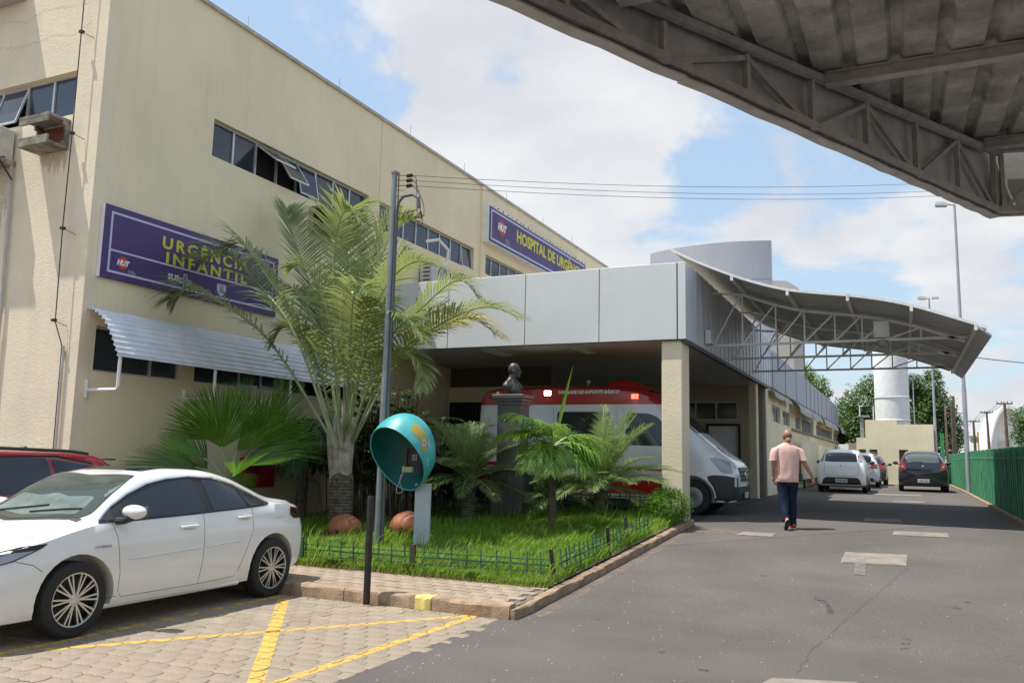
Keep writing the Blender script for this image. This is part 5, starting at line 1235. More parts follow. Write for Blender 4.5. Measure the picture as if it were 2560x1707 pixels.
# ---------------------------------------------------------------- vehicles
m_cglass = glassmat('car_glass', (.018, .022, .026), .02)
m_cglass_l = glassmat('windshield_glass', (.10, .125, .115), .02)
m_tyre = M('tyre_rubber', (.022, .022, .023), .85, var=.2, vs=20, bump=.3)
m_rim = M('alloy_rim', (.60, .59, .58), .32, metal=.75, var=.05)
m_rimd = M('rim_dark', (.03, .03, .03), .45, metal=.4)
m_chrome = M('chrome', (.7, .7, .72), .12, metal=1.0, var=.02)
m_seam = M('panel_gap', (.02, .02, .02), .8)
m_plate = M('number_plate', (.55, .55, .56), .5, var=.05)
m_tail = M('tail_lens', (.30, .012, .01), .12, var=.2, vs=20, coat=1.0)
m_taild = M('tail_lens_dark', (.06, .008, .008), .1, coat=1.0)
m_head = glassmat('headlamp_lens', (.32, .36, .42), .05)
m_under = M('car_underbody', (.012, .012, .012), .9)
def paint(name, col, rough=.28, metal=0.0): return M(name, col, rough, metal=metal, var=.02, coat=.9, spec=.5)
def cat1(xs, ys, x):
    if x <= xs[0]: return ys[0]
    if x >= xs[-1]: return ys[-1]
    i = max(k for k in range(len(xs)-1) if xs[k] <= x); h = xs[i+1]-xs[i]; t = (x-xs[i])/h
    def sl(j):
        if j == 0: return (ys[1]-ys[0])/(xs[1]-xs[0])
        if j == len(xs)-1: return (ys[-1]-ys[-2])/(xs[-1]-xs[-2])
        a_, b__ = (ys[j]-ys[j-1])/(xs[j]-xs[j-1]), (ys[j+1]-ys[j])/(xs[j+1]-xs[j])
        return 0 if a_*b__ <= 0 else 2*a_*b__/(a_+b__)
    m0, m1 = sl(i)*h, sl(i+1)*h
    return (2*t**3-3*t*t+1)*ys[i]+(t**3-2*t*t+t)*m0+(-2*t**3+3*t*t)*ys[i+1]+(t**3-t*t)*m1
class Car:
    """hull lofted through stations; panels, glass and lamps are patches laid on the hull"""
    def __init__(s, name, label, cat, st, mat, wheels, wr, archr=None, group=None, n=90, split=None, upmat=None, under=m_under):
        s.root = thing(name, label, cat, (0, 0, 0), group)
        keys = ['y', 'zb', 'w', 'zbelt', 'wb', 'zt', 'wt', 'zc']
        T = {k: [r_[i] for r_ in st] for i, k in enumerate(keys)}; Y = T['y']
        ys = [lerp(Y[0], Y[-1], .5-.5*math.cos(math.pi*i/n)*(.35)-.5*(1-2*i/n)*.65) for i in range(n+1)]
        rings = []
        for y in ys:
            g = {k: cat1(Y, T[k], y) for k in keys[1:]}
            zb, w, zl, wb, zt, wt, zc = (g[k] for k in keys[1:]); h = zl-zb
            half = [(0, zb), (w*.80, zb), (w*.95, zb+.035), (w*.985, zb+h*.18), (w, zb+h*.42), (w*.992, zb+h*.66), (lerp(w, wb, .45), zb+h*.86), (wb, zl), (lerp(wb, wt, .12), lerp(zl, zt, .16)), (lerp(wb, wt, .5), lerp(zl, zt, .55)), (lerp(wb, wt, .86), lerp(zl, zt, .88)), (wt, zt), (wt*.90, lerp(zt, zc, .55)), (wt*.62, lerp(zt, zc, .88)), (wt*.3, lerp(zt, zc, .98)), (0, zc)]
            rings.append([(x, y, z) for x, z in half]+[(-x, y, z) for x, z in half[-2:0:-1]])
        m = len(rings[0]); vs = [v for r_ in rings for v in r_]
        fs = [(i*m+j, i*m+(j+1) % m, (i+1)*m+(j+1) % m, (i+1)*m+j) for i in range(n) for j in range(m)]
        for o in (0, n):
            c = len(vs); vs.append((0, ys[0 if o == 0 else -1]+(-.01 if o == 0 else .01), sum(v[2] for v in rings[o])/m))
            fs += [(o*m+j, o*m+(j+1) % m, c) for j in range(m)]
        me = bpy.data.meshes.new('hull'); me.from_pydata(vs, [], fs); bm = bmesh.new(); bm.from_mesh(me); bmesh.ops.recalc_face_normals(bm, faces=bm.faces)
        s.bvh = BVHTree.FromBMesh(bm)
        bm.to_mesh(me); bm.free()
        ob = bpy.data.objects.new('hull', me); COL.objects.link(ob); cutters = []
        s.wheels = wheels; s.wr = wr; ar = archr or wr*1.13
        W = max(T['w'])
        for (y, z) in wheels:
            for sd in (-1, 1):
                b = MB(); k = 28; prof = [(y+ar*math.cos(2*math.pi*q/k), z+ar*math.sin(2*math.pi*q/k)) for q in range(k)]
                b.prism(prof, 'x', sd*(W-.34), sd*(W+.2)); c = b.build('cut', m_under); cutters.append(c)
                md = ob.modifiers.new('b', 'BOOLEAN'); md.operation = 'DIFFERENCE'; md.object = c; md.solver = 'EXACT'
        dg = bpy.context.evaluated_depsgraph_get(); me2 = bpy.data.meshes.new_from_object(ob.evaluated_get(dg))
        for c in cutters: bpy.data.objects.remove(c)
        bpy.data.objects.remove(ob)
        bm = bmesh.new(); bm.from_mesh(me2)
        for f in bm.faces: f.smooth = True; f.material_index = 0
        for ed in bm.edges:
            if len(ed.link_faces) == 2 and ed.calc_face_angle(0) > R_(40): ed.smooth = False
        def dump(bm_, nm, mats):
            me3 = bpy.data.meshes.new(nm); bm_.to_mesh(me3); me3.materials.clear()
            for q in mats: me3.materials.append(q)
            return link(nm, me3, s.root)
        # inside of the wheel arches is dark
        def darken(bm_):
            for f in bm_.faces:
                c = f.calc_center_median()
                for (y, z) in wheels:
                    if math.hypot(c.y-y, c.z-z) < ar+.004 and abs(c.x) < W-.012 and c.z < z+ar+.01: f.material_index = 1
                if f.normal.z < -.9 and c.z < .35: f.material_index = 1
        if split:
            bu = bm.copy(); bmesh.ops.bisect_plane(bu, geom=bu.verts[:]+bu.edges[:]+bu.faces[:], plane_co=(0, 0, split), plane_no=(0, 0, 1), clear_inner=True)
            bmesh.ops.bisect_plane(bm, geom=bm.verts[:]+bm.edges[:]+bm.faces[:], plane_co=(0, 0, split), plane_no=(0, 0, 1), clear_outer=True)
            dump(bu, 'roof_shell', [upmat]); bu.free()
        darken(bm); s.body = dump(bm, 'body', [mat, under]); bm.free()
    def hit(s, axis, side, u, v, D=6):
        if axis == 'x': o, d = Vector((side*D, u, v)), Vector((-side, 0, 0))
        elif axis == 'y': o, d = Vector((u, side*D+(3 if side > 0 else 0), v)), Vector((0, -side, 0))
        else: o, d = Vector((u, v, D)), Vector((0, 0, -1))
        co, no, i, dist = s.bvh.ray_cast(o, d, 20)
        return co, no, d
    def patch(s, name, poly, axis, side, mat, off=.004, step=.06, parent=None, thick=0):
        bm = bmesh.new()
        if axis == 'x': vs = [bm.verts.new((0, u, v)) for u, v in poly]
        elif axis == 'y': vs = [bm.verts.new((u, 0, v)) for u, v in poly]
        else: vs = [bm.verts.new((u, v, 0)) for u, v in poly]
        bm.faces.new(vs); ax = {'x': (1, 2), 'y': (0, 2), 'z': (0, 1)}[axis]
        for a_, idx in zip(ax, (0, 1)):
            lo, hi = min(p[idx] for p in poly), max(p[idx] for p in poly); k = int((hi-lo)/step)
            for q in range(1, k+1):
                co = [0, 0, 0]; no = [0, 0, 0]; co[a_] = lo+(hi-lo)*q/(k+1); no[a_] = 1
                bmesh.ops.bisect_plane(bm, geom=bm.verts[:]+bm.edges[:]+bm.faces[:], plane_co=co, plane_no=no)
        bmesh.ops.triangulate(bm, faces=bm.faces)
        last = None; bad = []
        for v in bm.verts:
            u_, v_ = v.co[ax[0]], v.co[ax[1]]; co, no, d = s.hit(axis, side, u_, v_)
            if co is None: bad.append(v); continue
            v.co = co+no*off*(1 if no.dot(d) < 0 else -1)
        bmesh.ops.delete(bm, geom=bad, context='VERTS')
        for f in bm.faces: f.smooth = True
        bmesh.ops.recalc_face_normals(bm, faces=bm.faces)
        me = bpy.data.meshes.new(name); bm.to_mesh(me); bm.free(); me.materials.append(mat)
        return link(name, me, parent or s.root)
    def line(s, pts, axis, side, r=.0026, mat=None, name='panel_gap', off=0.0, close=False, step=.05):
        P = []
        if close: pts = list(pts)+[pts[0]]
        for (a_, b__) in zip(pts[:-1], pts[1:]):
            L = math.hypot(b__[0]-a_[0], b__[1]-a_[1]); k = max(1, int(L/step))
            for q in range(k): P.append((lerp(a_[0], b__[0], q/k), lerp(a_[1], b__[1], q/k)))
        P.append(pts[-1]); out_ = []
        for u, v in P:
            co, no, d = s.hit(axis, side, u, v)
            if co is not None: out_.append(co+no*off*(1 if no.dot(d) < 0 else -1))
        if len(out_) > 1: return MB().tube(out_, r, 5).build(name, mat or m_seam, s.body, True)
def alloy(parent, x, y, z, R, sd, W=.20, spokes=10, steel=False, rr=.70):
    """sd: which way the outer face looks along x"""
    t = MB(); rot = Matrix.Rotation(R_(90), 3, 'Y'); r0 = R*rr
    t.lathe([(r0, -W/2), (R*.90, -W/2), (R*.975, -W*.42), (R, -W*.2), (R, W*.2), (R*.975, W*.42), (R*.90, W/2), (r0, W/2), (r0-.005, W*.3), (r0-.005, -W/2), (r0, -W/2)], (x, y, z), 36, rot)
    T = t.build('tyre', m_tyre, parent, 30)
    d = MB(); d.lathe([(0, 0), (r0*.98, 0), (r0*.98, .01)], (x+sd*.01, y, z), 30, rot); d.build('brake_disc', m_rimd, T)
    b = MB(); xo = x+sd*(W/2-.012)
    b.lathe([(r0*.93, -.012), (r0*.95, .006), (r0*1.0, .008), (r0*1.0, -.012), (r0*.93, -.012)], (xo, y, z), 40, rot)
    if steel:
        b.lathe([(0, .01), (r0*.25, .012), (r0*.35, -.02), (r0*.6, -.03), (r0*.95, -.015)], (xo, y, z), 30, rot)
        for q in range(8): a_ = q*math.pi/4; b.ell((xo-.005*sd, y+r0*.42*math.cos(a_), z+r0*.42*math.sin(a_)), (.012, .014, .014), 6, 4)
    else:
        for q in range(spokes):
            a_ = 2*math.pi*q/spokes
            for da, w0 in ((-.105, .014), (.105, .014)):
                ai, ao = a_+da*.55, a_+da
                b.bar((xo-sd*.006, y+r0*.20*math.cos(ai), z+r0*.20*math.sin(ai)), (xo-sd*.002, y+r0*.95*math.cos(ao), z+r0*.95*math.sin(ao)), w0, .016, (1, 0, 0))
        b.lathe([(0, .004), (r0*.14, .004), (r0*.24, -.004), (r0*.24, -.03)], (xo, y, z), 20, rot)
        for q in range(5): a_ = 2*math.pi*q/5+.3; b.ell((xo+sd*.0, y+r0*.17*math.cos(a_), z+r0*.17*math.sin(a_)), (.008, .009, .009), 6, 4)
    b.build('rim', m_rim if not steel else M('steel_rim', (.35, .35, .36), .45, metal=.6), T, 25)
def rounded(poly, r=.03, k=3):
    out_ = []; n = len(poly)
    for i in range(n):
        a_, b__, c = Vector(poly[i-1]), Vector(poly[i]), Vector(poly[(i+1) % n])
        u, v = (a_-b__), (c-b__); ra = min(r, u.length*.45, v.length*.45); p, q = b__+u.normalized()*ra, b__+v.normalized()*ra
        for j in range(k+1): t = j/k; out_.append(tuple((1-t)**2*p+2*t*(1-t)*b__+t*t*q))
    return out_

m_cabin = M('cabin_dark', (.05, .055, .05), .8); m_shade = M('sunshade_silver', (.50, .58, .58), .5, var=.25, vs=6); m_seat = M('seat_cloth', (.13, .13, .12), .9); m_wsg = glassmat('clear_windshield', (.10, .125, .115), .015, see=.55)
# --- white sedan.  stations: y, zb, w, zbelt, wbelt, zt(roof edge), wt, zc
SD = 4.22
sed = [(4.22, .30, .52, .56, .50, .60, .42, .62), (4.30, .19, .70, .66, .66, .72, .55, .74), (4.42, .175, .80, .73, .75, .78, .62, .82), (4.60, .175, .855, .78, .80, .83, .68, .87), (4.90, .18, .88, .84, .83, .89, .70, .935), (5.15, .19, .885, .90, .83, .94, .70, .98),
       (5.40, .19, .885, .945, .83, 1.02, .70, 1.07), (5.75, .19, .885, .96, .825, 1.22, .655, 1.285), (6.05, .19, .885, .965, .825, 1.345, .61, 1.395), (6.45, .19, .887, .975, .825, 1.395, .60, 1.447), (6.85, .19, .89, .99, .825, 1.375, .60, 1.435), (7.25, .19, .89, 1.01, .82, 1.285, .61, 1.36), (7.55, .19, .885, 1.02, .81, 1.16, .64, 1.25),
       (7.85, .20, .875, 1.03, .78, 1.06, .66, 1.13), (8.10, .24, .84, 1.02, .74, 1.035, .66, 1.08), (8.28, .30, .80, .98, .70, 1.01, .62, 1.06), (8.36, .34, .74, .93, .65, .97, .56, 1.0), (8.40, .42, .66, .80, .58, .86, .46, .89)]
sed = [(r_[0]-SD,)+r_[1:] for r_ in sed]
m_wpaint = paint('pearl_white_paint', (.80, .79, .765), .25)
c = Car('white_sedan', 'pearl white sedan parked in front with multi-spoke alloy wheels', 'car', sed, m_wpaint, [(5.20-SD, .325), (7.72-SD, .325)], .325, .386)
def Y(p): return [(y-SD, z) for y, z in p]
WINf = Y([(5.60, .985), (5.74, 1.10), (5.95, 1.215), (6.18, 1.285), (6.50, 1.325), (6.62, 1.325), (6.70, .997), (6.3, .985)])
WINr = Y([(6.76, 1.32), (6.98, 1.30), (7.22, 1.235), (7.30, 1.015), (6.80, 1.0)])
WINq = Y([(7.26, 1.215), (7.45, 1.135), (7.60, 1.06), (7.62, 1.035), (7.34, 1.02)])
TRIM = Y([(5.40, .955), (5.44, .985), (5.60, 1.095), (5.80, 1.20), (6.05, 1.29), (6.30, 1.335), (6.60, 1.355), (6.95, 1.335), (7.25, 1.255), (7.5, 1.14), (7.70, 1.045), (7.66, 1.025), (7.3, 1.003), (6.5, .975), (5.8, .958)])
for sd_ in (1, -1):
    c.patch('window_trim', rounded(TRIM, .02), 'x', sd_, m_black, .0035)
    c.line(TRIM[1:11], 'x', sd_, .012, m_chrome, 'chrome_strip', .003)
    for nm, w_ in (('front_window', WINf), ('rear_window', WINr), ('quarter_window', WINq)): c.patch(nm, rounded(w_, .025), 'x', sd_, m_cglass, .0075)
    c.patch('mirror_corner', Y([(5.44, .975), (5.58, 1.075), (5.575, .975)]), 'x', sd_, m_black, .008)
    c.line(Y([(5.55, .955), (5.60, .80), (5.63, .5), (5.63, .34), (5.68, .285), (6.60, .285), (6.64, .6), (6.66, .985)]), 'x', sd_)
    c.line(Y([(6.60, .285), (7.10, .30), (7.16, .36), (7.28, .60), (7.36, .76), (7.38, 1.0)]), 'x', sd_)
    c.line(Y([(5.36, .285), (5.63, .30)]), 'x', sd_); c.line(Y([(4.55, .725), (4.78, .66), (4.86, .60)]), 'x', sd_)
    c.line(Y([(5.72, .62), (6.2, .635), (6.62, .65)]), 'x', sd_, .009, m_wpaint, 'side_moulding', .004); c.line(Y([(6.68, .652), (7.18, .675)]), 'x', sd_, .009, m_wpaint, 'side_moulding', .004)
    c.line(Y([(5.4, .22), (6.4, .215), (7.2, .225)]), 'x', sd_, .022, m_wpaint, 'sill_skirt', .0)
    for y0, y1, z in ((6.34, 6.56, .865), (7.14, 7.34, .915)):
        o, no, _ = c.hit('x', sd_, y0-SD, z); o2, no2, _ = c.hit('x', sd_, y1-SD, z)
        b = MB(); x_ = sd_*.03; b.tube([o, o+Vector((x_, .02, .004)), (o+o2)/2+Vector((x_*1.15, 0, .006)), o2+Vector((x_, -.02, .004)), o2], [.010, .014, .016, .014, .010], 8); b.build('door_handle', m_wpaint, c.root, True)
        c.patch('handle_recess', rounded([(y0-SD+.03, z-.03), (y1-SD-.03, z-.03), (y1-SD-.03, z+.025), (y0-SD+.03, z+.025)], .03), 'x', sd_, M('recess_shade', (.50, .50, .49), .4), .002)
    # mirror
    b = MB(); mo = Vector((sd_*.97, 5.66-SD, 1.055)); b.ell(mo, (.145, .07, .066), 16, 10); b.ell(mo+Vector((-sd_*.03, .02, -.004)), (.10, .06, .066), 16, 10); mr = b.build('mirror', m_wpaint, c.root, 'all')
    b = MB(); b.tube([(sd_*.82, 5.60-SD, .97), (sd_*.90, 5.62-SD, .975), (sd_*.95, 5.64-SD, 1.01)], [.035, .032, .045], 8); b.build('mirror_foot', m_black, mr, True)
    b = MB(); b.obox((sd_*.975, 5.735-SD, 1.055), (.17, .012, .10), Matrix.Identity(3)); b.build('mirror_glass', m_cglass_l, mr)
    # lamps
    c.patch('headlight', rounded(Y([(4.30, .70), (4.42, .66), (4.62, .70), (4.86, .79), (4.92, .825), (4.70, .81), (4.48, .77)]), .015), 'x', sd_, m_rimd, .004, .04)
    c.patch('headlamp_lens', rounded(Y([(4.34, .692), (4.46, .672), (4.62, .71), (4.80, .775), (4.62, .765), (4.46, .735)]), .015), 'x', sd_, m_head, .009, .04)
    c.patch('taillight', rounded(Y([(8.04, .90), (8.10, .985), (8.26, .965), (8.33, .90), (8.30, .845), (8.12, .85)]), .02), 'x', sd_, m_taild, .005, .03)
    c.patch('fog_lamp_bezel', rounded(Y([(4.27, .30), (4.40, .30), (4.47, .36), (4.43, .52), (4.36, .60), (4.31, .52)]), .02), 'x', sd_, m_chrome, .004, .04)
    c.patch('fog_lamp', rounded(Y([(4.27, .32), (4.38, .32), (4.44, .37), (4.40, .50), (4.355, .565), (4.33, .5)]), .02), 'x', sd_, m_black, .007, .04)
    c.patch('fuel_flap' if sd_ > 0 else 'rear_panel_flap', rounded(Y([(7.78, .88), (7.92, .885), (7.91, .98), (7.77, .975)]), .02), 'x', sd_, m_wpaint, .002, .05); c.line(Y([(7.78, .88), (7.92, .885), (7.91, .98), (7.77, .975)]), 'x', sd_, .002, close=True)
    # nose to screen shut lines
    c.line([(sd_*.62, 4.45-SD), (sd_*.70, 4.8-SD), (sd_*.73, 5.1-SD), (sd_*.72, 5.32-SD)], 'z', 1)
WSH = [(-.66, 5.30-SD), (0, 5.13-SD), (.66, 5.30-SD), (.69, 5.42-SD), (.60, 5.80-SD), (.535, 6.02-SD), (0, 5.93-SD), (-.535, 6.02-SD), (-.60, 5.80-SD), (-.69, 5.42-SD)]
c.patch('cabin', rounded(WSH, .04), 'z', 1, m_cabin, .003, .07)
c.patch('sunshade', rounded([(-.58, 5.34-SD), (0, 5.24-SD), (.58, 5.34-SD), (.52, 5.60-SD), (.2, 5.56-SD), (0, 5.60-SD), (-.2, 5.56-SD), (-.52, 5.60-SD)], .05), 'z', 1, m_shade, .006, .05)
for sx in (-.3, .3): c.patch('seat_back', rounded([(sx-.13, 5.76-SD), (sx+.13, 5.76-SD), (sx+.09, 5.92-SD), (sx-.09, 5.92-SD)], .04), 'z', 1, m_seat, .005, .05)
c.patch('windshield', rounded(WSH, .04), 'z', 1, m_wsg, .010, .07)
c.patch('cowl', [(-.70, 5.27-SD), (0, 5.08-SD), (.70, 5.27-SD), (.70, 5.33-SD), (0, 5.15-SD), (-.70, 5.33-SD)], 'z', 1, m_black, .004, .07)
c.patch('rear_windscreen', rounded([(-.60, 7.86-SD), (0, 7.93-SD), (.60, 7.86-SD), (.54, 7.36-SD), (0, 7.31-SD), (-.54, 7.36-SD)], .04), 'z', 1, m_cglass, .005, .07)
c.patch('sunroof', rounded([(-.44, 6.16-SD), (.44, 6.16-SD), (.44, 6.95-SD), (-.44, 6.95-SD)], .06), 'z', 1, m_cglass, .004, .08)
c.patch('grille', rounded([(-.62, .30), (.62, .30), (.55, .50), (-.55, .50)], .04), 'y', -1, m_black, .004, .06)
for x0 in (-.1, .35):
    b = MB(); P = []
    for k in range(7):
        t = k/6; o, no, d_ = c.hit('z', 1, lerp(x0+.22, x0-.30, t), lerp(5.42, 5.28, t)-SD); P.append(o+Vector((0, 0, .018)))
    b.tube(P, .008, 5); b.build('wiper', m_black, c.root)
# blue-white sunshade and cabin shapes glimpsed are left to reflections; wheels
for y in (5.20-SD, 7.72-SD):
    for sd_ in (1, -1): alloy(c.root, sd_*.775, y, .325, .325, sd_, .205, 10, rr=.71)
for k, ch in enumerate('HYBRID'):
    pass
o, no, _ = c.hit('x', 1, 5.47-SD, .76)
textobj('HYBRID', .1, ((o.x+.006, 5.355-SD, .745), (0, 1, 0), (0, 0, 1), (1, 0, 0)), m_chrome, c.root, 'badge_lettering', cap=.022, length=.17)
c.root.location = (-7.44, SD, 0.0)

# --- generic hatchback stations for the other cars (local y, front = 0)
def hatch(L, H, W, nose=.62, cowl=.95, belt=.93, rear=.16, wroof=.60, zb=.20):
    w = W/2
    return [(0, .32, w*.6, .55, w*.58, .60, w*.5, .62), (.08, zb, w*.82, .66, w*.78, .72, w*.66, .74), (.35, zb, w*.94, .80, w*.88, .86, w*.74, .90), (.85, zb, w*.99, belt-.05, w*.93, cowl-.04, w*.76, cowl), (1.05, zb, w, belt, w*.93, cowl+.06, w*.76, cowl+.10),
            (1.45, zb, w, belt, w*.93, H*.86, w*.70, H*.90), (1.75, zb, w, belt+.01, w*.93, H*.945, w*.67, H*.98), (2.3, zb, w, belt+.02, w*.93, H*.965, w*wroof*1.12, H), (3.0, zb, w, belt+.04, w*.93, H*.955, w*wroof*1.12, H*.995), (L-.50, zb, w, belt+.06, w*.92, H*.925, w*wroof*1.1, H*.97),
            (L-.30, zb, w*.985, belt+.06, w*.90, H*.86, w*.66, H*.92), (L-.16, zb+.02, w*.97, belt+.03, w*.88, belt+.24, w*.72, belt+.33), (L-.07, zb+.04, w*.95, belt-.02, w*.86, belt+.06, w*.72, belt+.10), (L-.015, zb+.08, w*.92, belt-.12, w*.82, belt-.06, w*.70, belt-.03), (L, zb+.14, w*.86, belt-.22, w*.74, belt-.17, w*.6, belt-.14)]
def rear_car(name, label, L, H, W, mat, belt, kind, plate, group='hatchbacks parked at the end of the driveway', mirror=m_black):
    st = hatch(L, H, W, belt=belt); R = .30
    c = Car(name, label, 'car', st, mat, [(.72, R), (L-.62, R)], R, None, group, 60)
    w = W/2; f = Matrix.Identity(3)
    for sd_ in (1, -1):
        c.patch('side_window', rounded([(1.25, belt+.03), (1.75, H*.90), (2.3, H*.925), (2.35, belt+.05)], .03), 'x', sd_, m_cglass, .005, .08)
        c.patch('side_window', rounded([(2.42, belt+.05), (2.38, H*.925), (3.0, H*.91), (L-.62, H*.83), (L-.58, belt+.10)], .03), 'x', sd_, m_cglass, .005, .08)
        c.line([(1.2, belt), (1.25, .4), (2.36, .3), (2.40, belt)], 'x', sd_); c.line([(2.40, .3), (3.1, .35), (L-.6, belt)], 'x', sd_)
        b = MB(); b.ell((sd_*(w+.10), 1.32, belt+.08), (.10, .06, .07), 12, 8); mr = b.build('mirror', mirror, c.root, 'all'); MB().tube([(sd_*(w-.10), 1.3, belt+.02), (sd_*(w+.04), 1.32, belt+.04)], .025, 6).build('mirror_arm', mirror, mr)
        for y in (.72, L-.62): alloy(c.root, sd_*(w-.10), y, R, R, sd_, .18, 7, rr=.62)
        if kind == 'white':   # tall lamps beside the rear glass
            c.patch('taillight', rounded([(sd_*w*.70, belt+.10), (sd_*w*.835, belt+.10), (sd_*w*.76, H-.20), (sd_*w*.655, H-.20)], .02), 'y', 1, m_tail, .008, .04)
            c.patch('lamp_clear_part', rounded([(sd_*w*.70, belt+.10), (sd_*w*.835, belt+.10), (sd_*w*.815, belt+.20), (sd_*w*.69, belt+.20)], .02), 'y', 1, m_head, .011, .04)
        elif kind == 'black':
            c.patch('taillight', rounded([(sd_*w*.66, belt-.17), (sd_*w*.93, belt-.16), (sd_*w*.86, belt+.12), (sd_*w*.80, belt+.22), (sd_*w*.74, belt+.08)], .03), 'y', 1, m_tail, .008, .03)
            b = MB(); o, no, _ = c.hit('y', 1, sd_*w*.80, belt-.07); b.ell(o+Vector((0, .0, 0)), (.05, .016, .05), 10, 6); b.build('reverse_lamp', m_head, c.root, 'all')
        else:
            c.patch('taillight', rounded([(sd_*w*.55, belt-.14), (sd_*w*.92, belt-.14), (sd_*w*.90, belt+.06), (sd_*w*.62, belt+.05)], .02), 'y', 1, m_tail, .008, .03)
    c.patch('rear_window', rounded([(-w*.64, belt+.10), (w*.64, belt+.10), (w*.60, H-.17), (w*.3, H-.13), (-w*.3, H-.13), (-w*.60, H-.17)], .04), 'y', 1, m_cglass if kind != 'black' else m_cglass_l, .006, .06)
    o, _, _ = c.hit('y', 1, 0, .33)
    bz = .30
    c.patch('lower_bumper', rounded([(-w*.80, .24), (w*.80, .24), (w*.72, .46 if kind == 'white' else .36), (w*.62, .53 if kind == 'white' else .40), (-w*.62, .53 if kind == 'white' else .40), (-w*.72, .46 if kind == 'white' else .36)], .04), 'y', 1, m_black, .006, .06)
    c.line([(-w*.66, belt+.02), (-w*.68, .66), (-w*.55, .58), (w*.55, .58), (w*.68, .66), (w*.66, belt+.02)], 'y', 1, .004)
    zp = .42; o, _, _ = c.hit('y', 1, 0, zp); b = MB(); b.bev(-.2, .2, o.y+.004, o.y+.02, zp-.065, zp+.065, .003); P_ = b.build('number_plate', m_plate, c.root)
    textobj(plate, .1, ((-.165, o.y+.0215, zp-.035), (1, 0, 0), (0, 0, 1), (0, 1, 0)), m_black, P_, 'plate_lettering', cap=.07, length=.33)
    o, _, _ = c.hit('y', 1, 0, belt-.04); b = MB(); b.ell(o, (.035, .012, .045), 10, 6); b.build('badge', m_chrome, c.root, 'all')
    b = MB(); P = []
    for k in range(6): t = k/5; o, _, _ = c.hit('y', 1, lerp(0, w*.45, t), belt+.12+.02*t); P.append(o+Vector((0, .014, 0)))
    b.tube(P, .009, 5); b.build('rear_wiper', m_black, c.root)
    return c
c = rear_car('white_hatchback', 'white hatchback seen from behind near the ward wing', 3.85, 1.53, 1.68, paint('white_paint_hatch', (.84, .84, .84)), .98, 'white', 'NIB 8A49')
c.root.location = (-2.02, 32.1-3.85, gz(31)); c.root.rotation_euler = (0, 0, 0)
# cars face away: front further along +Y
c.root.location = (-2.02, 32.1+3.85, gz(34)); c.root.rotation_euler = (0, 0, math.pi)
c = rear_car('black_hatchback', 'black hatchback seen from behind beside the green fence', 4.02, 1.56, 1.74, paint('black_paint', (.014, .014, .017), .2), 1.0, 'black', 'OEC 5021')
c.root.location = (.66, 35.5+4.02, gz(37)); c.root.rotation_euler = (0, 0, math.pi)
c = rear_car('white_compact', 'second white hatchback partly hidden behind the nearer one', 3.9, 1.5, 1.66, paint('white_paint_compact', (.82, .82, .82)), .95, 'other', 'NHU 4417')
c.root.location = (-1.78, 39.6+3.9, gz(42)); c.root.rotation_euler = (0, 0, math.pi)
c = rear_car('dark_compact', 'dark grey car just visible behind the two white hatchbacks', 3.9, 1.46, 1.62, paint('graphite_paint', (.04, .045, .05), .25), .93, 'other', 'PIA 1203')
c.root.location = (-1.52, 43.7+3.9, gz(42)); c.root.rotation_euler = (0, 0, math.pi); c.root.scale = (.98, .98, .98)

# red suv behind the sedan
c = Car('red_suv', 'dark red estate car with black roof rails behind the white sedan', 'car', [(r_[0],)+r_[1:] for r_ in hatch(4.4, 1.60, 1.82, belt=1.02)], paint('red_paint', (.20, .008, .016), .22), [(.85, .33), (3.45, .33)], .33, None, None, 60)
for sd_ in (1, -1):
    c.patch('side_window', rounded([(1.35, 1.07), (1.85, 1.47), (2.38, 1.50), (2.42, 1.08)], .03), 'x', sd_, m_cglass, .005, .08)
    c.patch('side_window', rounded([(2.50, 1.08), (2.46, 1.50), (3.15, 1.49), (3.18, 1.12)], .03), 'x', sd_, m_cglass, .005, .08)
    c.patch('side_window', rounded([(3.25, 1.13), (3.22, 1.48), (3.75, 1.40), (3.95, 1.24), (3.9, 1.18)], .03), 'x', sd_, m_cglass, .005, .08)
    c.line([(1.3, 1.03), (1.9, 1.50), (3.3, 1.52), (3.8, 1.43)], 'x', sd_, .010, m_black, 'window_trim', .003)
    c.line([(2.45, 1.5), (2.46, .35)], 'x', sd_)
    b = MB(); b.tube([(sd_*.60, 1.7, 1.52), (sd_*.615, 1.85, 1.575), (sd_*.615, 2.6, 1.605), (sd_*.61, 3.5, 1.58), (sd_*.60, 3.75, 1.55)], .02, 8); b.build('roof_rail', m_black, c.root, True)
    b = MB(); b.ell((sd_*1.0, 1.45, 1.12), (.12, .08, .08), 12, 8); b.build('mirror', paint('red_mirror', (.25, .012, .014)), c.root, 'all')
    for y in (.85, 3.45): alloy(c.root, sd_*.80, y, .33, .33, sd_, .21, 7)
    c.patch('taillight', rounded([(sd_*.55, .95), (sd_*.88, .95), (sd_*.84, 1.15), (sd_*.62, 1.12)], .02), 'y', 1, m_tail, .008, .04)
c.patch('rear_window', rounded([(-.6, 1.12), (.6, 1.12), (.55, 1.42), (-.55, 1.42)], .04), 'y', 1, m_cglass, .006, .06)
c.patch('windshield', rounded([(-.62, 1.16), (.62, 1.16), (.55, 1.62), (-.55, 1.62)], .04), 'z', 1, m_cglass, .006, .06)
b = MB(); b.box(-.55, .55, 4.06, 4.22, 1.47, 1.49); b.build('spoiler', m_black, c.root)
b = MB(); b.lathe([(.07, 0), (.03, .045), (0, .05)], (0, 3.3, 1.585), 10); b.build('antenna', m_black, c.root)
c.root.location = (-10.05, 3.72, 0)

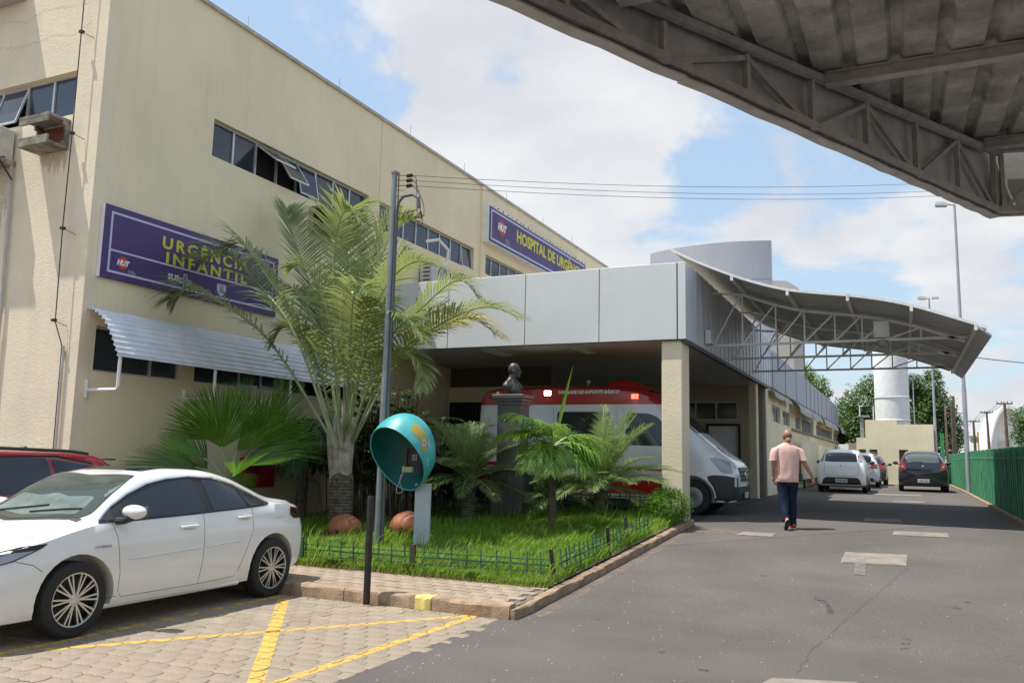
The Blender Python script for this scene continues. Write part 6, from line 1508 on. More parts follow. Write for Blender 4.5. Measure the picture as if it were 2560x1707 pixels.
# --- ambulance.  local y front->rear, turned so that the nose points +X
amb = [(0, .42, .60, .80, .60, .90, .55, .95), (.06, .26, .86, .90, .80, 1.0, .66, 1.04), (.20, .25, .94, 1.02, .86, 1.12, .70, 1.15), (.45, .25, .985, 1.15, .92, 1.26, .74, 1.30), (.74, .25, .995, 1.27, .95, 1.45, .78, 1.50), (1.30, .25, 1.0, 1.33, .97, 1.86, .78, 1.93),
       (1.75, .25, 1.0, 1.36, .975, 2.20, .78, 2.30), (2.15, .25, 1.0, 1.40, .98, 2.46, .86, 2.60), (2.6, .25, 1.0, 1.42, .985, 2.58, .91, 2.70), (4.0, .25, 1.0, 1.45, .985, 2.66, .92, 2.77), (5.6, .25, 1.0, 1.45, .985, 2.64, .92, 2.75), (6.10, .26, .995, 1.43, .975, 2.58, .89, 2.66), (6.24, .30, .98, 1.40, .96, 2.35, .86, 2.40), (6.27, .40, .95, 1.35, .93, 1.9, .8, 1.95)]
AY = lambda y: .3+y*.829 if y < 1.75 else y
amb = [(AY(r_[0]),)+r_[1:] for r_ in amb]
m_awp = paint('ambulance_white', (.70, .72, .745), .3); m_ared = paint('ambulance_red', (.40, .012, .010), .35)
c = Car('ambulance', 'white and red ambulance van with warning lamps lit under the portico', 'ambulance', amb, m_awp, [(1.20, .36), (4.95, .36)], .36, .44, None, 90, split=2.30, upmat=m_ared)
for sd_ in (-1, 1):
    c.patch('cab_window', rounded([(1.50, 1.40), (1.67, 1.68), (1.95, 2.02), (2.15, 2.10), (2.62, 2.12), (2.66, 1.42)], .06), 'x', sd_, m_cglass, .006, .08)
    c.patch('side_window', rounded([(3.0, 1.52), (4.25, 1.52), (4.25, 2.14), (3.0, 2.14)], .06), 'x', sd_, m_cglass, .006, .08)
    c.patch('red_band', [(1.62, .38), (4.45, .38), (4.45, .70), (1.62, .66)], 'x', sd_, m_ared, .005, .08); c.patch('red_band', [(5.45, .38), (6.2, .42), (6.2, .72), (5.45, .70)], 'x', sd_, m_ared, .005, .08)
    c.patch('red_stripe', [(1.62, .88), (6.2, .92), (6.2, 1.0), (1.62, .94)], 'x', sd_, m_ared, .005, .08)
    c.patch('bumper_corner', rounded([(AY(y_), z_) for y_, z_ in [(.03, .28), (.54, .28), (.58, .50), (.72, .80), (.55, .83), (.25, .82), (.02, .78)]], .03), 'x', sd_, m_black, .006, .05)
    c.patch('headlight', rounded([(AY(y_), z_) for y_, z_ in [(.10, .86), (.36, .88), (.66, 1.17), (.52, 1.19), (.20, 1.10)]], .03), 'x', sd_, m_head, .008, .04)
    c.line([(1.55, 1.38), (1.58, .5), (2.7, .42), (2.72, 2.2)], 'x', sd_); c.line([(2.85, 2.25), (2.85, .45), (4.35, .45), (4.35, 2.25)], 'x', sd_)
    ar_ = [(1.20+.47*math.cos(a_), .36+.47*math.sin(a_)) for a_ in [math.pi*k/14 for k in range(15)]]
    c.line(ar_, 'x', sd_, .02, m_awp, 'arch_lip', .0)
    for y in (1.20, 4.95): alloy(c.root, sd_*.86, y, .36, .36, sd_, .22, 8, True, .60)
    b = MB(); b.bev(sd_*1.10-.09, sd_*1.10+.09, 1.42, 1.54, 1.45, 1.82, .03); b.build('mirror', m_black, c.root)
m_lw = M('white_warning_lamp', (1, 1, .95), .3, emit=30.0); m_lr = M('red_warning_lamp', (1, .02, .01), .3, emit=22.0)
def alamp(y, z, m, nm):
    o, no, _ = c.hit('x', -1, y, z); b = MB(); b.obox((o.x-.012, y, z), (.03, .17, .12), Matrix.Identity(3)); h = b.build('lamp_housing', m_ared, c.root)
    for dz in (-.027, .027):
        for dy in (-.04, .04): b = MB(); b.obox((o.x-.03, y+dy, z+dz), (.012, .07, .045), Matrix.Identity(3)); b.build(nm, m, h)
alamp(4.50, 2.565, m_lw, 'white_lamp'); alamp(2.45, 2.47, m_lr, 'red_lamp')
for y0 in (5.9,):
    b = MB(); o, no, _ = c.hit('x', -1, y0, 2.5); b.obox((o.x-.012, y0, 2.5), (.02, .17, .08), Matrix.Identity(3)); b.build('side_lamp', m_taild, c.root)
o, no, _ = c.hit('x', -1, 3.5, 2.60)
oa, _, _ = c.hit('x', -1, 3.5, 2.54); ob_, _, _ = c.hit('x', -1, 3.5, 2.62); up_ = (ob_-oa).normalized(); up_.y = 0
textobj('UNIDADE DE SUPORTE BÁSICO', .1, ((oa.x-.012, 4.24, 2.545), (0, -1, 0), up_, (-1, 0, .1)), m_white, c.root, 'lettering', cap=.07, length=1.44, shear=.25, bold=.004, ext=.01)
b = MB(); b.grid(lambda u, v: ((v*2-1)*.55, lerp(2.25, 3.3, u), 2.62+.27*(min(1, (u*2.2+.02))**.6 if u < .9 else max(.15, 1-(u-.9)*7))*(1-(abs(v*2-1))**8)), 24, 14); b.build('roof_air_unit', m_ared, c.root, True)
MB().bev(-.5, .5, 2.2, 2.5, 2.50, 2.60, .02).build('light_bar', m_black, c.root)
b = MB(); b.tube([(-.3, 3.75, 2.7), (-.3, 3.75, 2.82)], .012, 6); b.ell((-.3, 3.75, 2.86), (.05, .05, .05), 10, 8); b.build('beacon', m_lightbox, c.root, True)
c.patch('windshield', rounded([(-.74, 1.15), (.74, 1.15), (.68, 1.95), (-.68, 1.95)], .08), 'z', 1, m_cglass, .006, .08)
c.patch('grille', rounded([(-.50, .70), (.50, .70), (.62, .99), (-.62, .99)], .04), 'y', -1, m_black, .008, .05)
for z in (.77, .85, .93):
    c.line([(-.52, z), (.52, z)], 'y', -1, .012, m_chrome, 'grille_bar', .012)
c.patch('bumper', rounded([(-.93, .28), (.93, .28), (.93, .60), (-.93, .60)], .05), 'y', -1, m_black, .007, .05)
b = MB(); b.lathe([(.09, -.01), (.085, .012), (.07, .014), (.068, 0)], (0, .27, .85), 24, Matrix.Rotation(R_(90), 3, 'X')); 
for k in range(3): a_ = R_(90+120*k); b.bar((0, .265, .85), (.07*math.cos(a_), .265, .85+.07*math.sin(a_)), .012, .01)
b.build('star_emblem', m_chrome, c.root)
MB().bev(-.2, .2, .25, .27, .36, .48, .003).build('number_plate', m_plate, c.root)
c.patch('red_cross_mark', [(-.42, .66), (-.22, .66), (-.22, .82), (-.42, .82)], 'z', 1, m_ared, .005, .06)
c.root.location = (-2.80, 18.52, gz(18)); c.root.rotation_euler = (0, 0, math.pi/2)

# ---------------------------------------------------------------- street furniture in the corner bed
m_rustb = M('brown_rust', (.13, .06, .035), .8, var=.4, vs=12)
CR = Vector((.9067, .4213, 0)).normalized(); CF = Vector((-.4241, .9056, 0)).normalized()   # building's view-facing pair for oblique things
# dark bollard
bo = thing('bollard', 'dark brown steel bollard pipe standing at the kerb', 'bollard', (-5.35, 7.84, 0))
b = MB(); b.lathe([(.045, -.02), (.042, .0), (.038, .03), (.038, 1.155), (.034, 1.17), (0, 1.172)], (-5.35, 7.84, 0), 16); b.build('pipe', M('brown_pipe', (.028, .02, .018), .5, metal=.3, var=.25, vs=10), bo, 30)
b = MB(); b.lathe([(.085, -.01), (.07, .012), (.04, .014)], (-5.35, 7.84, 0), 14); b.build('mortar_foot', m_kerb, bo)
# steel service pole
m_galv = M('galvanised_pole', (.27, .29, .295), .5, metal=.45, var=.12, vs=5, streak=.2)
sp = thing('service_pole', 'slender galvanised steel pole with insulators and cable hook', 'pole', (-7.125, 10.66, .27))
b = MB(); b.tube([(-7.125, 10.66, .1), (-7.12, 10.66, 1.7), (-7.105, 10.66, 4.0), (-7.09, 10.66, 6.02)], [.056, .054, .048, .043], 16); b.build('pipe', m_galv, sp, True)
b = MB(); b.lathe([(.065, 1.62), (.068, 1.64), (.065, 1.66)], (-7.12, 10.66, 0), 16); b.lathe([(.052, 5.99), (.055, 6.0), (.055, 6.03), (0, 6.04)], (-7.09, 10.66, 0), 16); b.build('collar', m_galv, sp)
o1 = CR*.075
b = MB(); b.tube([Vector((-7.115, 10.63, .2))+o1, Vector((-7.10, 10.63, 3))+o1, Vector((-7.09, 10.63, 5.35))+o1, Vector((-7.06, 10.62, 5.52))+o1, Vector((-6.97, 10.61, 5.60))+o1, Vector((-6.80, 10.61, 5.61))+o1, Vector((-6.70, 10.6, 5.54))+o1, Vector((-6.68, 10.6, 5.38))+o1], .024, 8); b.build('cable_conduit', M('conduit_dark', (.10, .11, .12), .6), sp, True)
b = MB(); b.tube([Vector((-7.0, 10.64, 5.15)), Vector((-7.0, 10.64, 6.0))], .012, 6); b.build('insulator_rack', m_rustb, sp)
for z in (5.965, 5.885, 5.80):
    b = MB(); b.tube([Vector((-7.05, 10.66, z)), Vector((-7.05, 10.66, z))+CR*.16], .007, 5); rk = b.build('bolt', m_rustb, sp)
    b = MB(); cc = Vector((-7.05, 10.66, z))+CR*.20; b.lathe([(.0, -.05), (.022, -.05), (.034, -.035), (.022, -.015), (.034, 0), (.022, .015), (.034, .035), (.022, .05), (0, .05)], cc, 12, Matrix.Rotation(R_(90), 3, 'Y')); b.build('insulator', m_black, rk, True)
for z in (5.72, 5.62, 5.45, 5.35, 5.25): MB().tube([Vector((-7.04, 10.65, z)), Vector((-7.04, 10.65, z))+CR*.11], .006, 5).build('step_bolt', m_rustb, sp)
for k, (z, e) in enumerate(((5.965, (4.5, 23.4, 8.75)), (5.885, (4.5, 23.4, 8.52)), (5.80, (4.5, 23.4, 8.40)))):
    s_ = Vector((-7.05, 10.66, z))+CR*.24; e_ = Vector(e); P = [s_.lerp(e_, t/16)+Vector((0, 0, -.30*4*(t/16)*(1-t/16))) for t in range(17)]
    MB().tube(P, .004, 5).build('service_wire', m_black, None, label='%s of three thin wires running right from the steel pole' % ('top', 'middle', 'lowest')[k], category='wire', group='service wires from the steel pole')
b = MB()
for k, z in enumerate((5.965, 5.885, 5.80)):
    s_ = Vector((-7.05, 10.66, z))+CR*.22; a_ = s_+CR*(.10+.05*k)+Vector((0, 0, -.25)); e_ = Vector((-6.62, 10.72, 5.36)); 
    P = catmull([s_, s_+CR*.08+Vector((0, 0, -.04)), a_, a_+CR*.02+Vector((0, 0, -.35+.06*k)), e_+Vector((-.05*k, 0, -.1)), e_], 24); b.tube(P, .0055, 5)
    P = catmull([e_, e_+Vector((.02, 0, -.12-.05*k)), e_-CR*(.10+.06*k)+Vector((0, 0, -.22)), e_-CR*(.2+.03*k)+Vector((0, 0, -.05)), e_-CR*.05+Vector((0, 0, .02))], 20); 
    if k != 1: b.tube(P, .0055, 5)
b.build('loose_cable', m_black, sp, True)
up2 = thing('wire_pole', 'pole outside the frame that takes the far ends of the service wires', 'pole', (4.5, 23.4, .5)); MB().tube([(4.5, 23.4, .4), (4.5, 23.4, 8.9)], [.12, .08], 10).build('pipe', m_pole, up2, True)

# payphone with its egg-shaped hood
m_teal = M('teal_fibreglass', (.03, .33, .35), .42, var=.10, vs=4, fine=.05, streak=.12, col2=(.09, .43, .43))
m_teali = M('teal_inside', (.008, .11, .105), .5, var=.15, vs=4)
m_gold = M('ochre_print', (.36, .27, .05), .45, var=.1)
pb = thing('payphone', 'teal egg-shaped payphone hood with a black telephone on a grey post', 'payphone', (-6.40, 10.7, .27))
SC = Vector((-6.59, 10.36, 1.60)); tow = (-CF)
RX, RY, RZ = .50, .46, .625
tilt = Matrix.Rotation(R_(10), 3, CF)   # leans the egg over in the picture plane
BS = Matrix((CR, CF, Vector((0, 0, 1)))).transposed()
def shell_mb(k):
    b = MB(); n_, m_ = 48, 36; vs = []
    for i in range(m_+1):
        ph = math.pi*i/m_; zz = math.cos(ph); taper = 1.0-.20*max(0, -zz)**1.3
        for j in range(n_):
            a_ = 2*math.pi*j/n_; p = Vector(((RX-k)*math.sin(ph)*math.cos(a_)*taper, (RY-k)*math.sin(ph)*math.sin(a_)*taper, (RZ-k)*zz)); p = BS @ p; p = tilt @ p; vs.append(SC+p)
    b.add(vs, [(i*n_+j, (i+1)*n_+j, (i+1)*n_+(j+1) % n_, i*n_+(j+1) % n_) for i in range(m_) for j in range(n_)]); return b
pn_ = (tow*.68-CR*.50+Vector((0, 0, -.53))).normalized(); PC = SC+pn_*.07
def cutmesh(b, name, mat, flip, parent):
    bm = bmesh.new(); me = bpy.data.meshes.new(name); me.from_pydata(b.v, [], b.f); bm.from_mesh(me); bmesh.ops.remove_doubles(bm, verts=bm.verts, dist=1e-5); bmesh.ops.recalc_face_normals(bm, faces=bm.faces)
    r_ = bmesh.ops.bisect_plane(bm, geom=bm.verts[:]+bm.edges[:]+bm.faces[:], plane_co=PC, plane_no=pn_, clear_outer=True)
    ring = [v.co.copy() for v in bm.verts if abs((v.co-PC).dot(pn_)) < 1e-4]
    for f in bm.faces: f.smooth = True
    if flip: bmesh.ops.reverse_faces(bm, faces=bm.faces)
    bv = BVHTree.FromBMesh(bm); bm.to_mesh(me); bm.free(); me.materials.append(mat); return link(name, me, parent), ring, bv
hood, ring, hbv = cutmesh(shell_mb(0), 'hood', m_teal, False, pb)
_, ring2, _ = cutmesh(shell_mb(.014), 'hood_lining', m_teali, True, hood)
cen = sum(ring, Vector())/len(ring); e1 = pn_.orthogonal().normalized(); e2 = pn_.cross(e1)
ring.sort(key=lambda p: math.atan2((p-cen).dot(e2), (p-cen).dot(e1)))
b = MB(); P = [cen+(p-cen)*.992 for p in ring]; b.tube(P+[P[0], P[1]], .011, 6, False); b.build('rim', m_teal, hood, True)
def onhood(u, v, off=.004):   # u along view-right, v height, seen from the front right
    o = SC+(-CF)*3+CR*u+Vector((0, 0, v)); co, no, *_ = hbv.ray_cast(o, CF, 10)
    return (co-CF*off*0+(no if no.dot(CF) < 0 else -no)*off) if co is not None else None
def hood_patch(name, poly, mat, off=.004):
    bm = bmesh.new(); bm.faces.new([bm.verts.new((u, v, 0)) for u, v in poly])
    for ax_, no in ((0, (1, 0, 0)), (1, (0, 1, 0))):
        lo, hi = min(p[ax_] for p in poly), max(p[ax_] for p in poly); k = max(1, int((hi-lo)/.02))
        for q in range(1, k): co = [0, 0, 0]; co[ax_] = lerp(lo, hi, q/k); bmesh.ops.bisect_plane(bm, geom=bm.verts[:]+bm.edges[:]+bm.faces[:], plane_co=co, plane_no=no)
    bmesh.ops.triangulate(bm, faces=bm.faces); bad = []
    for v in bm.verts:
        p = onhood(v.co.x, v.co.y, off)
        if p is None: bad.append(v)
        else: v.co = p
    bmesh.ops.delete(bm, geom=bad, context='VERTS')
    me = bpy.data.meshes.new(name); bm.to_mesh(me); bm.free(); me.materials.append(mat); return link(name, me, hood)
PX = lambda x, y: ((x-557)*.1913/173.0, (730-y)*.1913/173.0)
blob = [PX(*p) for p in ((712, 360), (725, 325), (760, 312), (800, 325), (850, 370), (893, 430), (915, 500), (928, 560), (930, 620), (915, 660), (880, 672), (855, 650), (848, 610), (855, 560), (835, 520), (790, 480), (745, 430), (718, 395))]
hood_patch('gold_mark', rounded(blob, .02, 2), m_gold, .003)
cxo, cyo = PX(884, 555)
outer = [(cxo+.034*math.cos(a_)*.75, cyo+.055*math.sin(a_)) for a_ in [2*math.pi*k/20 for k in range(20)]]; inner = [(cxo+.018*math.cos(a_)*.7, cyo+.032*math.sin(a_)) for a_ in [2*math.pi*k/16 for k in range(16)]]
hood_patch('letter_o', outer, M('logo_pale', (.42, .52, .50), .5), .006); hood_patch('letter_o_centre', inner, m_gold, .009)
hood_patch('letter_i', [PX(932, 520), PX(941, 520), PX(946, 600), PX(937, 600)], m_lilac, .006)
hood_patch('lower_mark', [PX(918, 760), PX(932, 725), PX(944, 740), PX(948, 800), PX(940, 870), PX(925, 870), PX(915, 820)], M('faint_mark', (.10, .44, .46), .5), .003)
# post: folded steel, light side faces left
pm_ = Matrix((CR, CF, Vector((0, 0, 1)))).transposed(); m_post = M('post_grey', (.48, .53, .60), .55, var=.06, vs=3, streak=.15)
b = MB(); b.obox((-6.40, 10.715, .70), (.225, .15, 1.02), pm_); b.build('post', m_post, pb)
b = MB(); b.obox((-6.40, 10.636, .80), (.05, .003, .02), pm_); b.obox((-6.35, 10.658, .795), (.02, .003, .01), pm_); b.build('rust_mark', m_rustb, pb)
# telephone
PT = Vector((-6.47, 10.44, 1.54))
def tb(u, d, v, su, sd_, sv, nm, mt, par=pb):
    b = MB(); b.obox(PT+CR*u+CF*d+Vector((0, 0, v)), (su, sd_, sv), pm_); return b.build(nm, mt, par)
tel = tb(.04, .08, .02, .21, .10, .34, 'telephone', m_black)
tb(-.035, .015, -.125, .165, .03, .075, 'instruction_card', M('card_cream', (.50, .45, .28), .6), tel)
tb(.028, .01, -.125, .028, .03, .075, 'green_label', M('label_green', (.10, .35, .25), .6), tel)
for i in range(3):
    for j in range(4): tb(.03+i*.026, .02, .055+j*-.024+.03, .016, .02, .014, 'key', m_steel, tel)
tb(-.075, .0, .05, .045, .05, .22, 'handset', m_black, tel); tb(-.075, -.02, .145, .06, .06, .05, 'earpiece', m_black, tel); tb(-.075, -.02, -.05, .06, .06, .05, 'mouthpiece', m_black, tel)
b = MB(); A = lambda u, v: PT+CR*u-CF*.06+Vector((0, 0, v)); P = catmull([A(-.085, -.07), A(-.095, -.17), A(-.135, -.29), A(-.175, -.38), A(-.175, -.44), A(-.14, -.465), A(-.10, -.44), A(-.105, -.38), A(-.135, -.30), A(-.12, -.2)], 40); b.tube(P, .0065, 6); b.build('cord', M('steel_cord', (.38, .36, .33), .5, metal=.5), pb, True)

# black stone pedestal with bronze bust
m_stone = M('dark_granite', (.10, .096, .09), .32, var=.3, vs=3, fine=.2, col2=(.07, .067, .062))
m_joint = M('stone_joint', (.30, .29, .27), .8)
pd = thing('stone_pedestal', 'tall dark stone pedestal with stepped capital carrying the bust', 'pedestal', (-6.7, 14.4, .45))
ZB = .44
MB().bev(-7.08, -6.30, 14.12, 14.76, ZB-.1, ZB+.05, .01).build('plinth', m_kerb, pd)
b = MB(); b.box(-7.0, -6.385, 14.21, 14.68, ZB+.05, 1.375); b.build('base_core', m_joint, pd)
for k in range(4):
    x0 = lerp(-7.01, -6.375, k/4); x1 = lerp(-7.01, -6.375, (k+1)/4); MB().bev(x0+.005, x1-.005, 14.19, 14.21, ZB+.05, 1.37, .003).build('slab', m_stone, pd)
for k in range(3):
    y0 = lerp(14.195, 14.70, k/3); y1 = lerp(14.195, 14.70, (k+1)/3); MB().box(-6.385, -6.365, y0+.003, y1-.003, ZB+.05, 1.37).build('slab', m_stone, pd)
MB().bev(-7.04, -6.34, 14.16, 14.73, 1.375, 1.41, .008).build('ledge', M('ledge_pale', (.42, .40, .36), .6), pd)
MB().box(-6.935, -6.452, 14.23, 14.62, 1.41, 2.59).build('shaft', m_stone, pd)
for z0, z1, o in ((2.59, 2.65, .03), (2.652, 2.71, .055), (2.712, 2.78, .085)): MB().bev(-6.935-o, -6.452+o, 14.23-o, 14.62+o, z0, z1, .006).build('capital_step', m_stone, pd)
def remesh(b, name, mat, parent, vox=.008, sm=6, **props):
    o = b.build('tmp', mat); md = o.modifiers.new('r', 'REMESH'); md.mode = 'VOXEL'; md.voxel_size = vox
    ms = o.modifiers.new('s', 'SMOOTH'); ms.factor = .6; ms.iterations = sm
    dg = bpy.context.evaluated_depsgraph_get(); me = bpy.data.meshes.new_from_object(o.evaluated_get(dg)); bpy.data.objects.remove(o)
    for p in me.polygons: p.use_smooth = True
    me.materials.clear(); me.materials.append(mat); return link(name, me, parent, **props)
m_brz = M('dark_bronze', (.10, .088, .082), .42, metal=.4, var=.3, vs=9, col2=(.045, .042, .04), bump=.25, bs=30)
bu = thing('bust', 'dark bronze bust of a balding man facing right on the pedestal', 'bust', (-6.7, 14.4, 2.78))
BO = Vector((-6.70, 14.42, 2.78)); FW = CR; SW = CF
BF = (CR*.75-CF*.66).normalized(); BS_ = (CR*.66+CF*.75).normalized()
def QB(f, s, z): return BO+BF*f+BS_*s+Vector((0, 0, z))
rotB = Matrix((BF, BS_, Vector((0, 0, 1)))).transposed()
def Q(f, s, z): return BO+FW*f*1.08+SW*s*1.08+Vector((0, 0, z+.0 if z < .3 else .3+(z-.3)*1.12))
rotF = Matrix((FW, SW, Vector((0, 0, 1)))).transposed()
b = MB()
b.ell(Q(.0, 0, .47), (.116, .092, .132), 24, 18, rotF); b.ell(Q(.035, 0, .42), (.085, .066, .10), 20, 14, rotF)   # cranium, face
b.ell(Q(.075, 0, .355), (.045, .045, .035), 14, 10, rotF); b.ell(Q(.02, 0, .375), (.07, .062, .05), 14, 10, rotF)      # chin, jaw
b.ell(Q(.122, 0, .43), (.024, .014, .032), 10, 8, rotF); b.ell(Q(.105, 0, .475), (.022, .05, .014), 10, 8, rotF); b.ell(Q(.105, 0, .385), (.018, .03, .012), 10, 8, rotF)
for s in (-1, 1): b.ell(Q(-.005, s*.088, .43), (.026, .012, .038), 10, 8, rotF); b.ell(Q(.09, s*.035, .453), (.016, .016, .010), 8, 6, rotF)
b.tube([Q(-.015, 0, .40), Q(-.03, 0, .30), Q(-.03, 0, .22)], [.068, .072, .10], 16)
b.ell(QB(-.02, 0, .18), (.105, .20, .085), 24, 14, rotB); b.ell(QB(.03, .01, .09), (.105, .15, .13), 20, 12, rotB)
for s in (-1, 1): b.tube([QB(-.03, s*.02, .34), QB(-.03, s*.10, .255), QB(-.02, s*.18, .19)], [.055, .055, .06], 12)
for s in (-1, 1): b.ell(QB(-.02, s*.19, .15), (.08, .07, .085), 14, 10, rotB); b.tube([QB(.03, s*.06, .27), QB(.085, s*.05, .17), QB(.11, s*.02, .04)], [.022, .03, .022], 8)
b.ell(Q(.0, 0, .0), (.07, .09, .04), 16, 8, rotF)
remesh(b, 'head_and_shoulders', m_brz, bu, .0065, 4)
b = MB(); b.obox(Q(0, 0, .008), (.2, .22, .016), rotF); b.build('foot_plate', m_stone, bu)
b = MB(); b.lathe([(.03, 0), (.03, .05), (0, .055)], (-6.93, 14.24, 2.782), 12); b.build('small_knob', m_conc, bu)

# terracotta pierced balls
m_terra = M('terracotta', (.42, .15, .06), .6, var=.25, vs=5, bump=.3, col2=(.28, .10, .05))
def ball(c, r, h, label, ph):
    t = thing('terracotta_ball', label, 'garden ornament', c, 'terracotta lamps in the grass'); b = MB(); c = Vector(c)
    n_, m_ = 72, 30; vs = []
    for i in range(m_+1):
        a_ = math.pi*i/m_
        for j in range(n_): q = 2*math.pi*j/n_; vs.append(c+Vector((r*math.sin(a_)*math.cos(q), r*math.sin(a_)*math.sin(q), h*math.cos(a_))))
    fs = []
    for i in range(m_):
        for j in range(n_):
            slot = (i in range(15, 21)) and ((j+i//2) % 9 in (0, 1)) and not (i == 15 and (j+i//2) % 9 == 1)
            if not slot: fs.append((i*n_+j, (i+1)*n_+j, (i+1)*n_+(j+1) % n_, i*n_+(j+1) % n_))
    b.add(vs, fs); o = b.build('pierced_shell', m_terra, t, 'all', fixn=True); md = o.modifiers.new('t', 'SOLIDIFY'); md.thickness = .02; md.offset = -1
    MB().ell(c, (r*.86, r*.86, h*.86), 20, 14).build('dark_inside', m_dark, t, 'all')
    MB().lathe([(.05, h-.01), (.045, h+.006), (0, h+.006)], c, 16).build('top_cap', m_terra, t)
ball((-8.30, 11.45, .40), .285, .24, 'large terracotta ball with slots, left one below the palm', 0)
ball((-7.10, 11.45, .50), .285, .24, 'tilted terracotta ball with slots, half hidden by the phone post', 1)

# low green garden fence
m_gf = M('green_fence_paint', (.035, .12, .075), .45, metal=.1, var=.25, vs=8)
m_gfr = M('green_fence_worn', (.035, .05, .042), .7, var=.4, vs=12, col2=(.07, .035, .022))
gf = thing('garden_fence', 'low green bar fence enclosing the planted corner', 'fence', (-5.6, 9.3, .18))
def run(p0, p1, n_, lean=0.0, zoff=0.0, hh=.315, skip=()):
    p0, p1 = Vector((*p0, 0)), Vector((*p1, 0))
    def gzz(p): return gard(p.x, max(p.y, 9.15))
    for f, w in ((.27, .010), (.53, .018), (.73, .010)):
        P = []
        for k in range(9):
            p = p0.lerp(p1, k/8); P.append((p.x+lean*f*hh, p.y, gzz(p)+f*hh*1.0+zoff+.004*math.sin(k*1.7+f*9)))
        b = MB()
        for a_, c_ in zip(P[:-1], P[1:]): b.bar(a_, c_, .008, w*1.3)
        b.build('rail', m_gf, gf)
    for k in range(n_):
        if k in skip: continue
        p = p0.lerp(p1, (k+.5)/n_)+Vector((random.gauss(0, .004), random.gauss(0, .004), 0)); z = gzz(p)
        MB().bar((p.x, p.y, z-.05), (p.x+lean*hh+random.gauss(0, .006), p.y+random.gauss(0, .008), z+hh+random.gauss(0, .004)), .018, .010, (0, 1, 0)).build('picket', m_gf, gf)
def gpost(x, y, lean=(0, 0), h=.33, mt=m_gf, w=.055):
    z = gard(x, max(y, 9.15)); MB().bar((x, y, z-.1), (x+lean[0], y+lean[1], z+h), w, w*.6, (0, 1, 0)).build('post', mt, gf)
run((-8.9, 9.2), (-7.2, 9.22), 9); gpost(-7.35, 9.2); run((-7.2, 9.2), (-5.68, 9.26), 8); gpost(-5.66, 9.27, h=.32, mt=m_gfr, w=.07)
run((-5.60, 9.27), (-3.86, 9.42), 9); gpost(-3.80, 9.50, (-.02, -.14), .36, m_gfr, .045)
run((-3.79, 9.62), (-3.80, 11.42), 11, -.12); gpost(-3.79, 11.48, (.0, -.10), .37, m_gfr, .045); run((-3.80, 11.6), (-3.80, 12.3), 4, -.05); run((-3.80, 12.35), (-3.80, 13.6), 6, -.1); gpost(-3.80, 12.3, (0, -.04), .42, m_gfr, .045)
b = MB(); b.box(-7.5, -7.15, 14.15, 14.3, .40, .49); b.box(-6.1, -5.2, 14.6, 14.72, .40, .48); b.build('edging_stone', m_kerb, None, label='broken pale edging blocks in the grass beside the pedestal', category='edging')
# back rail of the bed, green, towards the portico
g2 = thing('back_fence', 'green bar fence at the back of the bed under the portico edge', 'fence', (-6, 15.7, .5))
for k in range(30):
    x = -9.6+k*.2; MB().box(x, x+.02, 15.72, 15.735, .4, .98).build('picket', m_gf, g2)
for z in (.55, .72, .90): MB().box(-9.6, -3.9, 15.735, 15.745, z, z+.02).build('rail', m_gf, g2)

# ---------------------------------------------------------------- the walking man
m_skin = M('skin', (.36, .19, .12), .5, var=.1, vs=8); m_shirt = M('pink_shirt', (.74, .46, .40), .85, var=.05, vs=6, bump=.3, bs=18, fine=.04)
m_jean = M('dark_jeans', (.012, .016, .032), .9, var=.35, vs=6, bump=.3, bs=30, col2=(.022, .035, .075), spec=.1); m_hair = M('short_hair', (.19, .12, .085), .9, var=.3, vs=30)
m_shoe = M('red_shoe', (.55, .06, .03), .6, var=.15); m_sole = M('white_sole', (.7, .68, .64), .7); m_soleb = M('black_sole', (.03, .03, .03), .7)
man = thing('person', 'bald man in pink t-shirt and dark jeans walking away up the driveway', 'person', (-1.93, 16.12, gz(16.12)))
MO = Vector((-1.93, 16.12, gz(16.12)))
def J(u, d, z): return MO+CR*u+CF*d+Vector((0, 0, z))
def skin(name, nodes, edges, mat, parent, lv=2, rad=None):
    me = bpy.data.meshes.new(name); me.from_pydata([n_[0] for n_ in nodes], edges, []); o = bpy.data.objects.new(name, me); COL.objects.link(o)
    o.modifiers.new('k', 'SKIN'); sk = me.skin_vertices[0].data
    for i, n_ in enumerate(nodes):
        r_ = n_[1]; sk[i].radius = (r_, r_) if not isinstance(r_, tuple) else r_
        sk[i].use_root = (i == 0)
    ss = o.modifiers.new('s', 'SUBSURF'); ss.levels = lv; ss.render_levels = lv
    dg = bpy.context.evaluated_depsgraph_get(); m2 = bpy.data.meshes.new_from_object(o.evaluated_get(dg)); bpy.data.objects.remove(o); bpy.data.meshes.remove(me)
    for p in m2.polygons: p.use_smooth = True
    m2.materials.clear(); m2.materials.append(mat); return link(name, m2, parent)
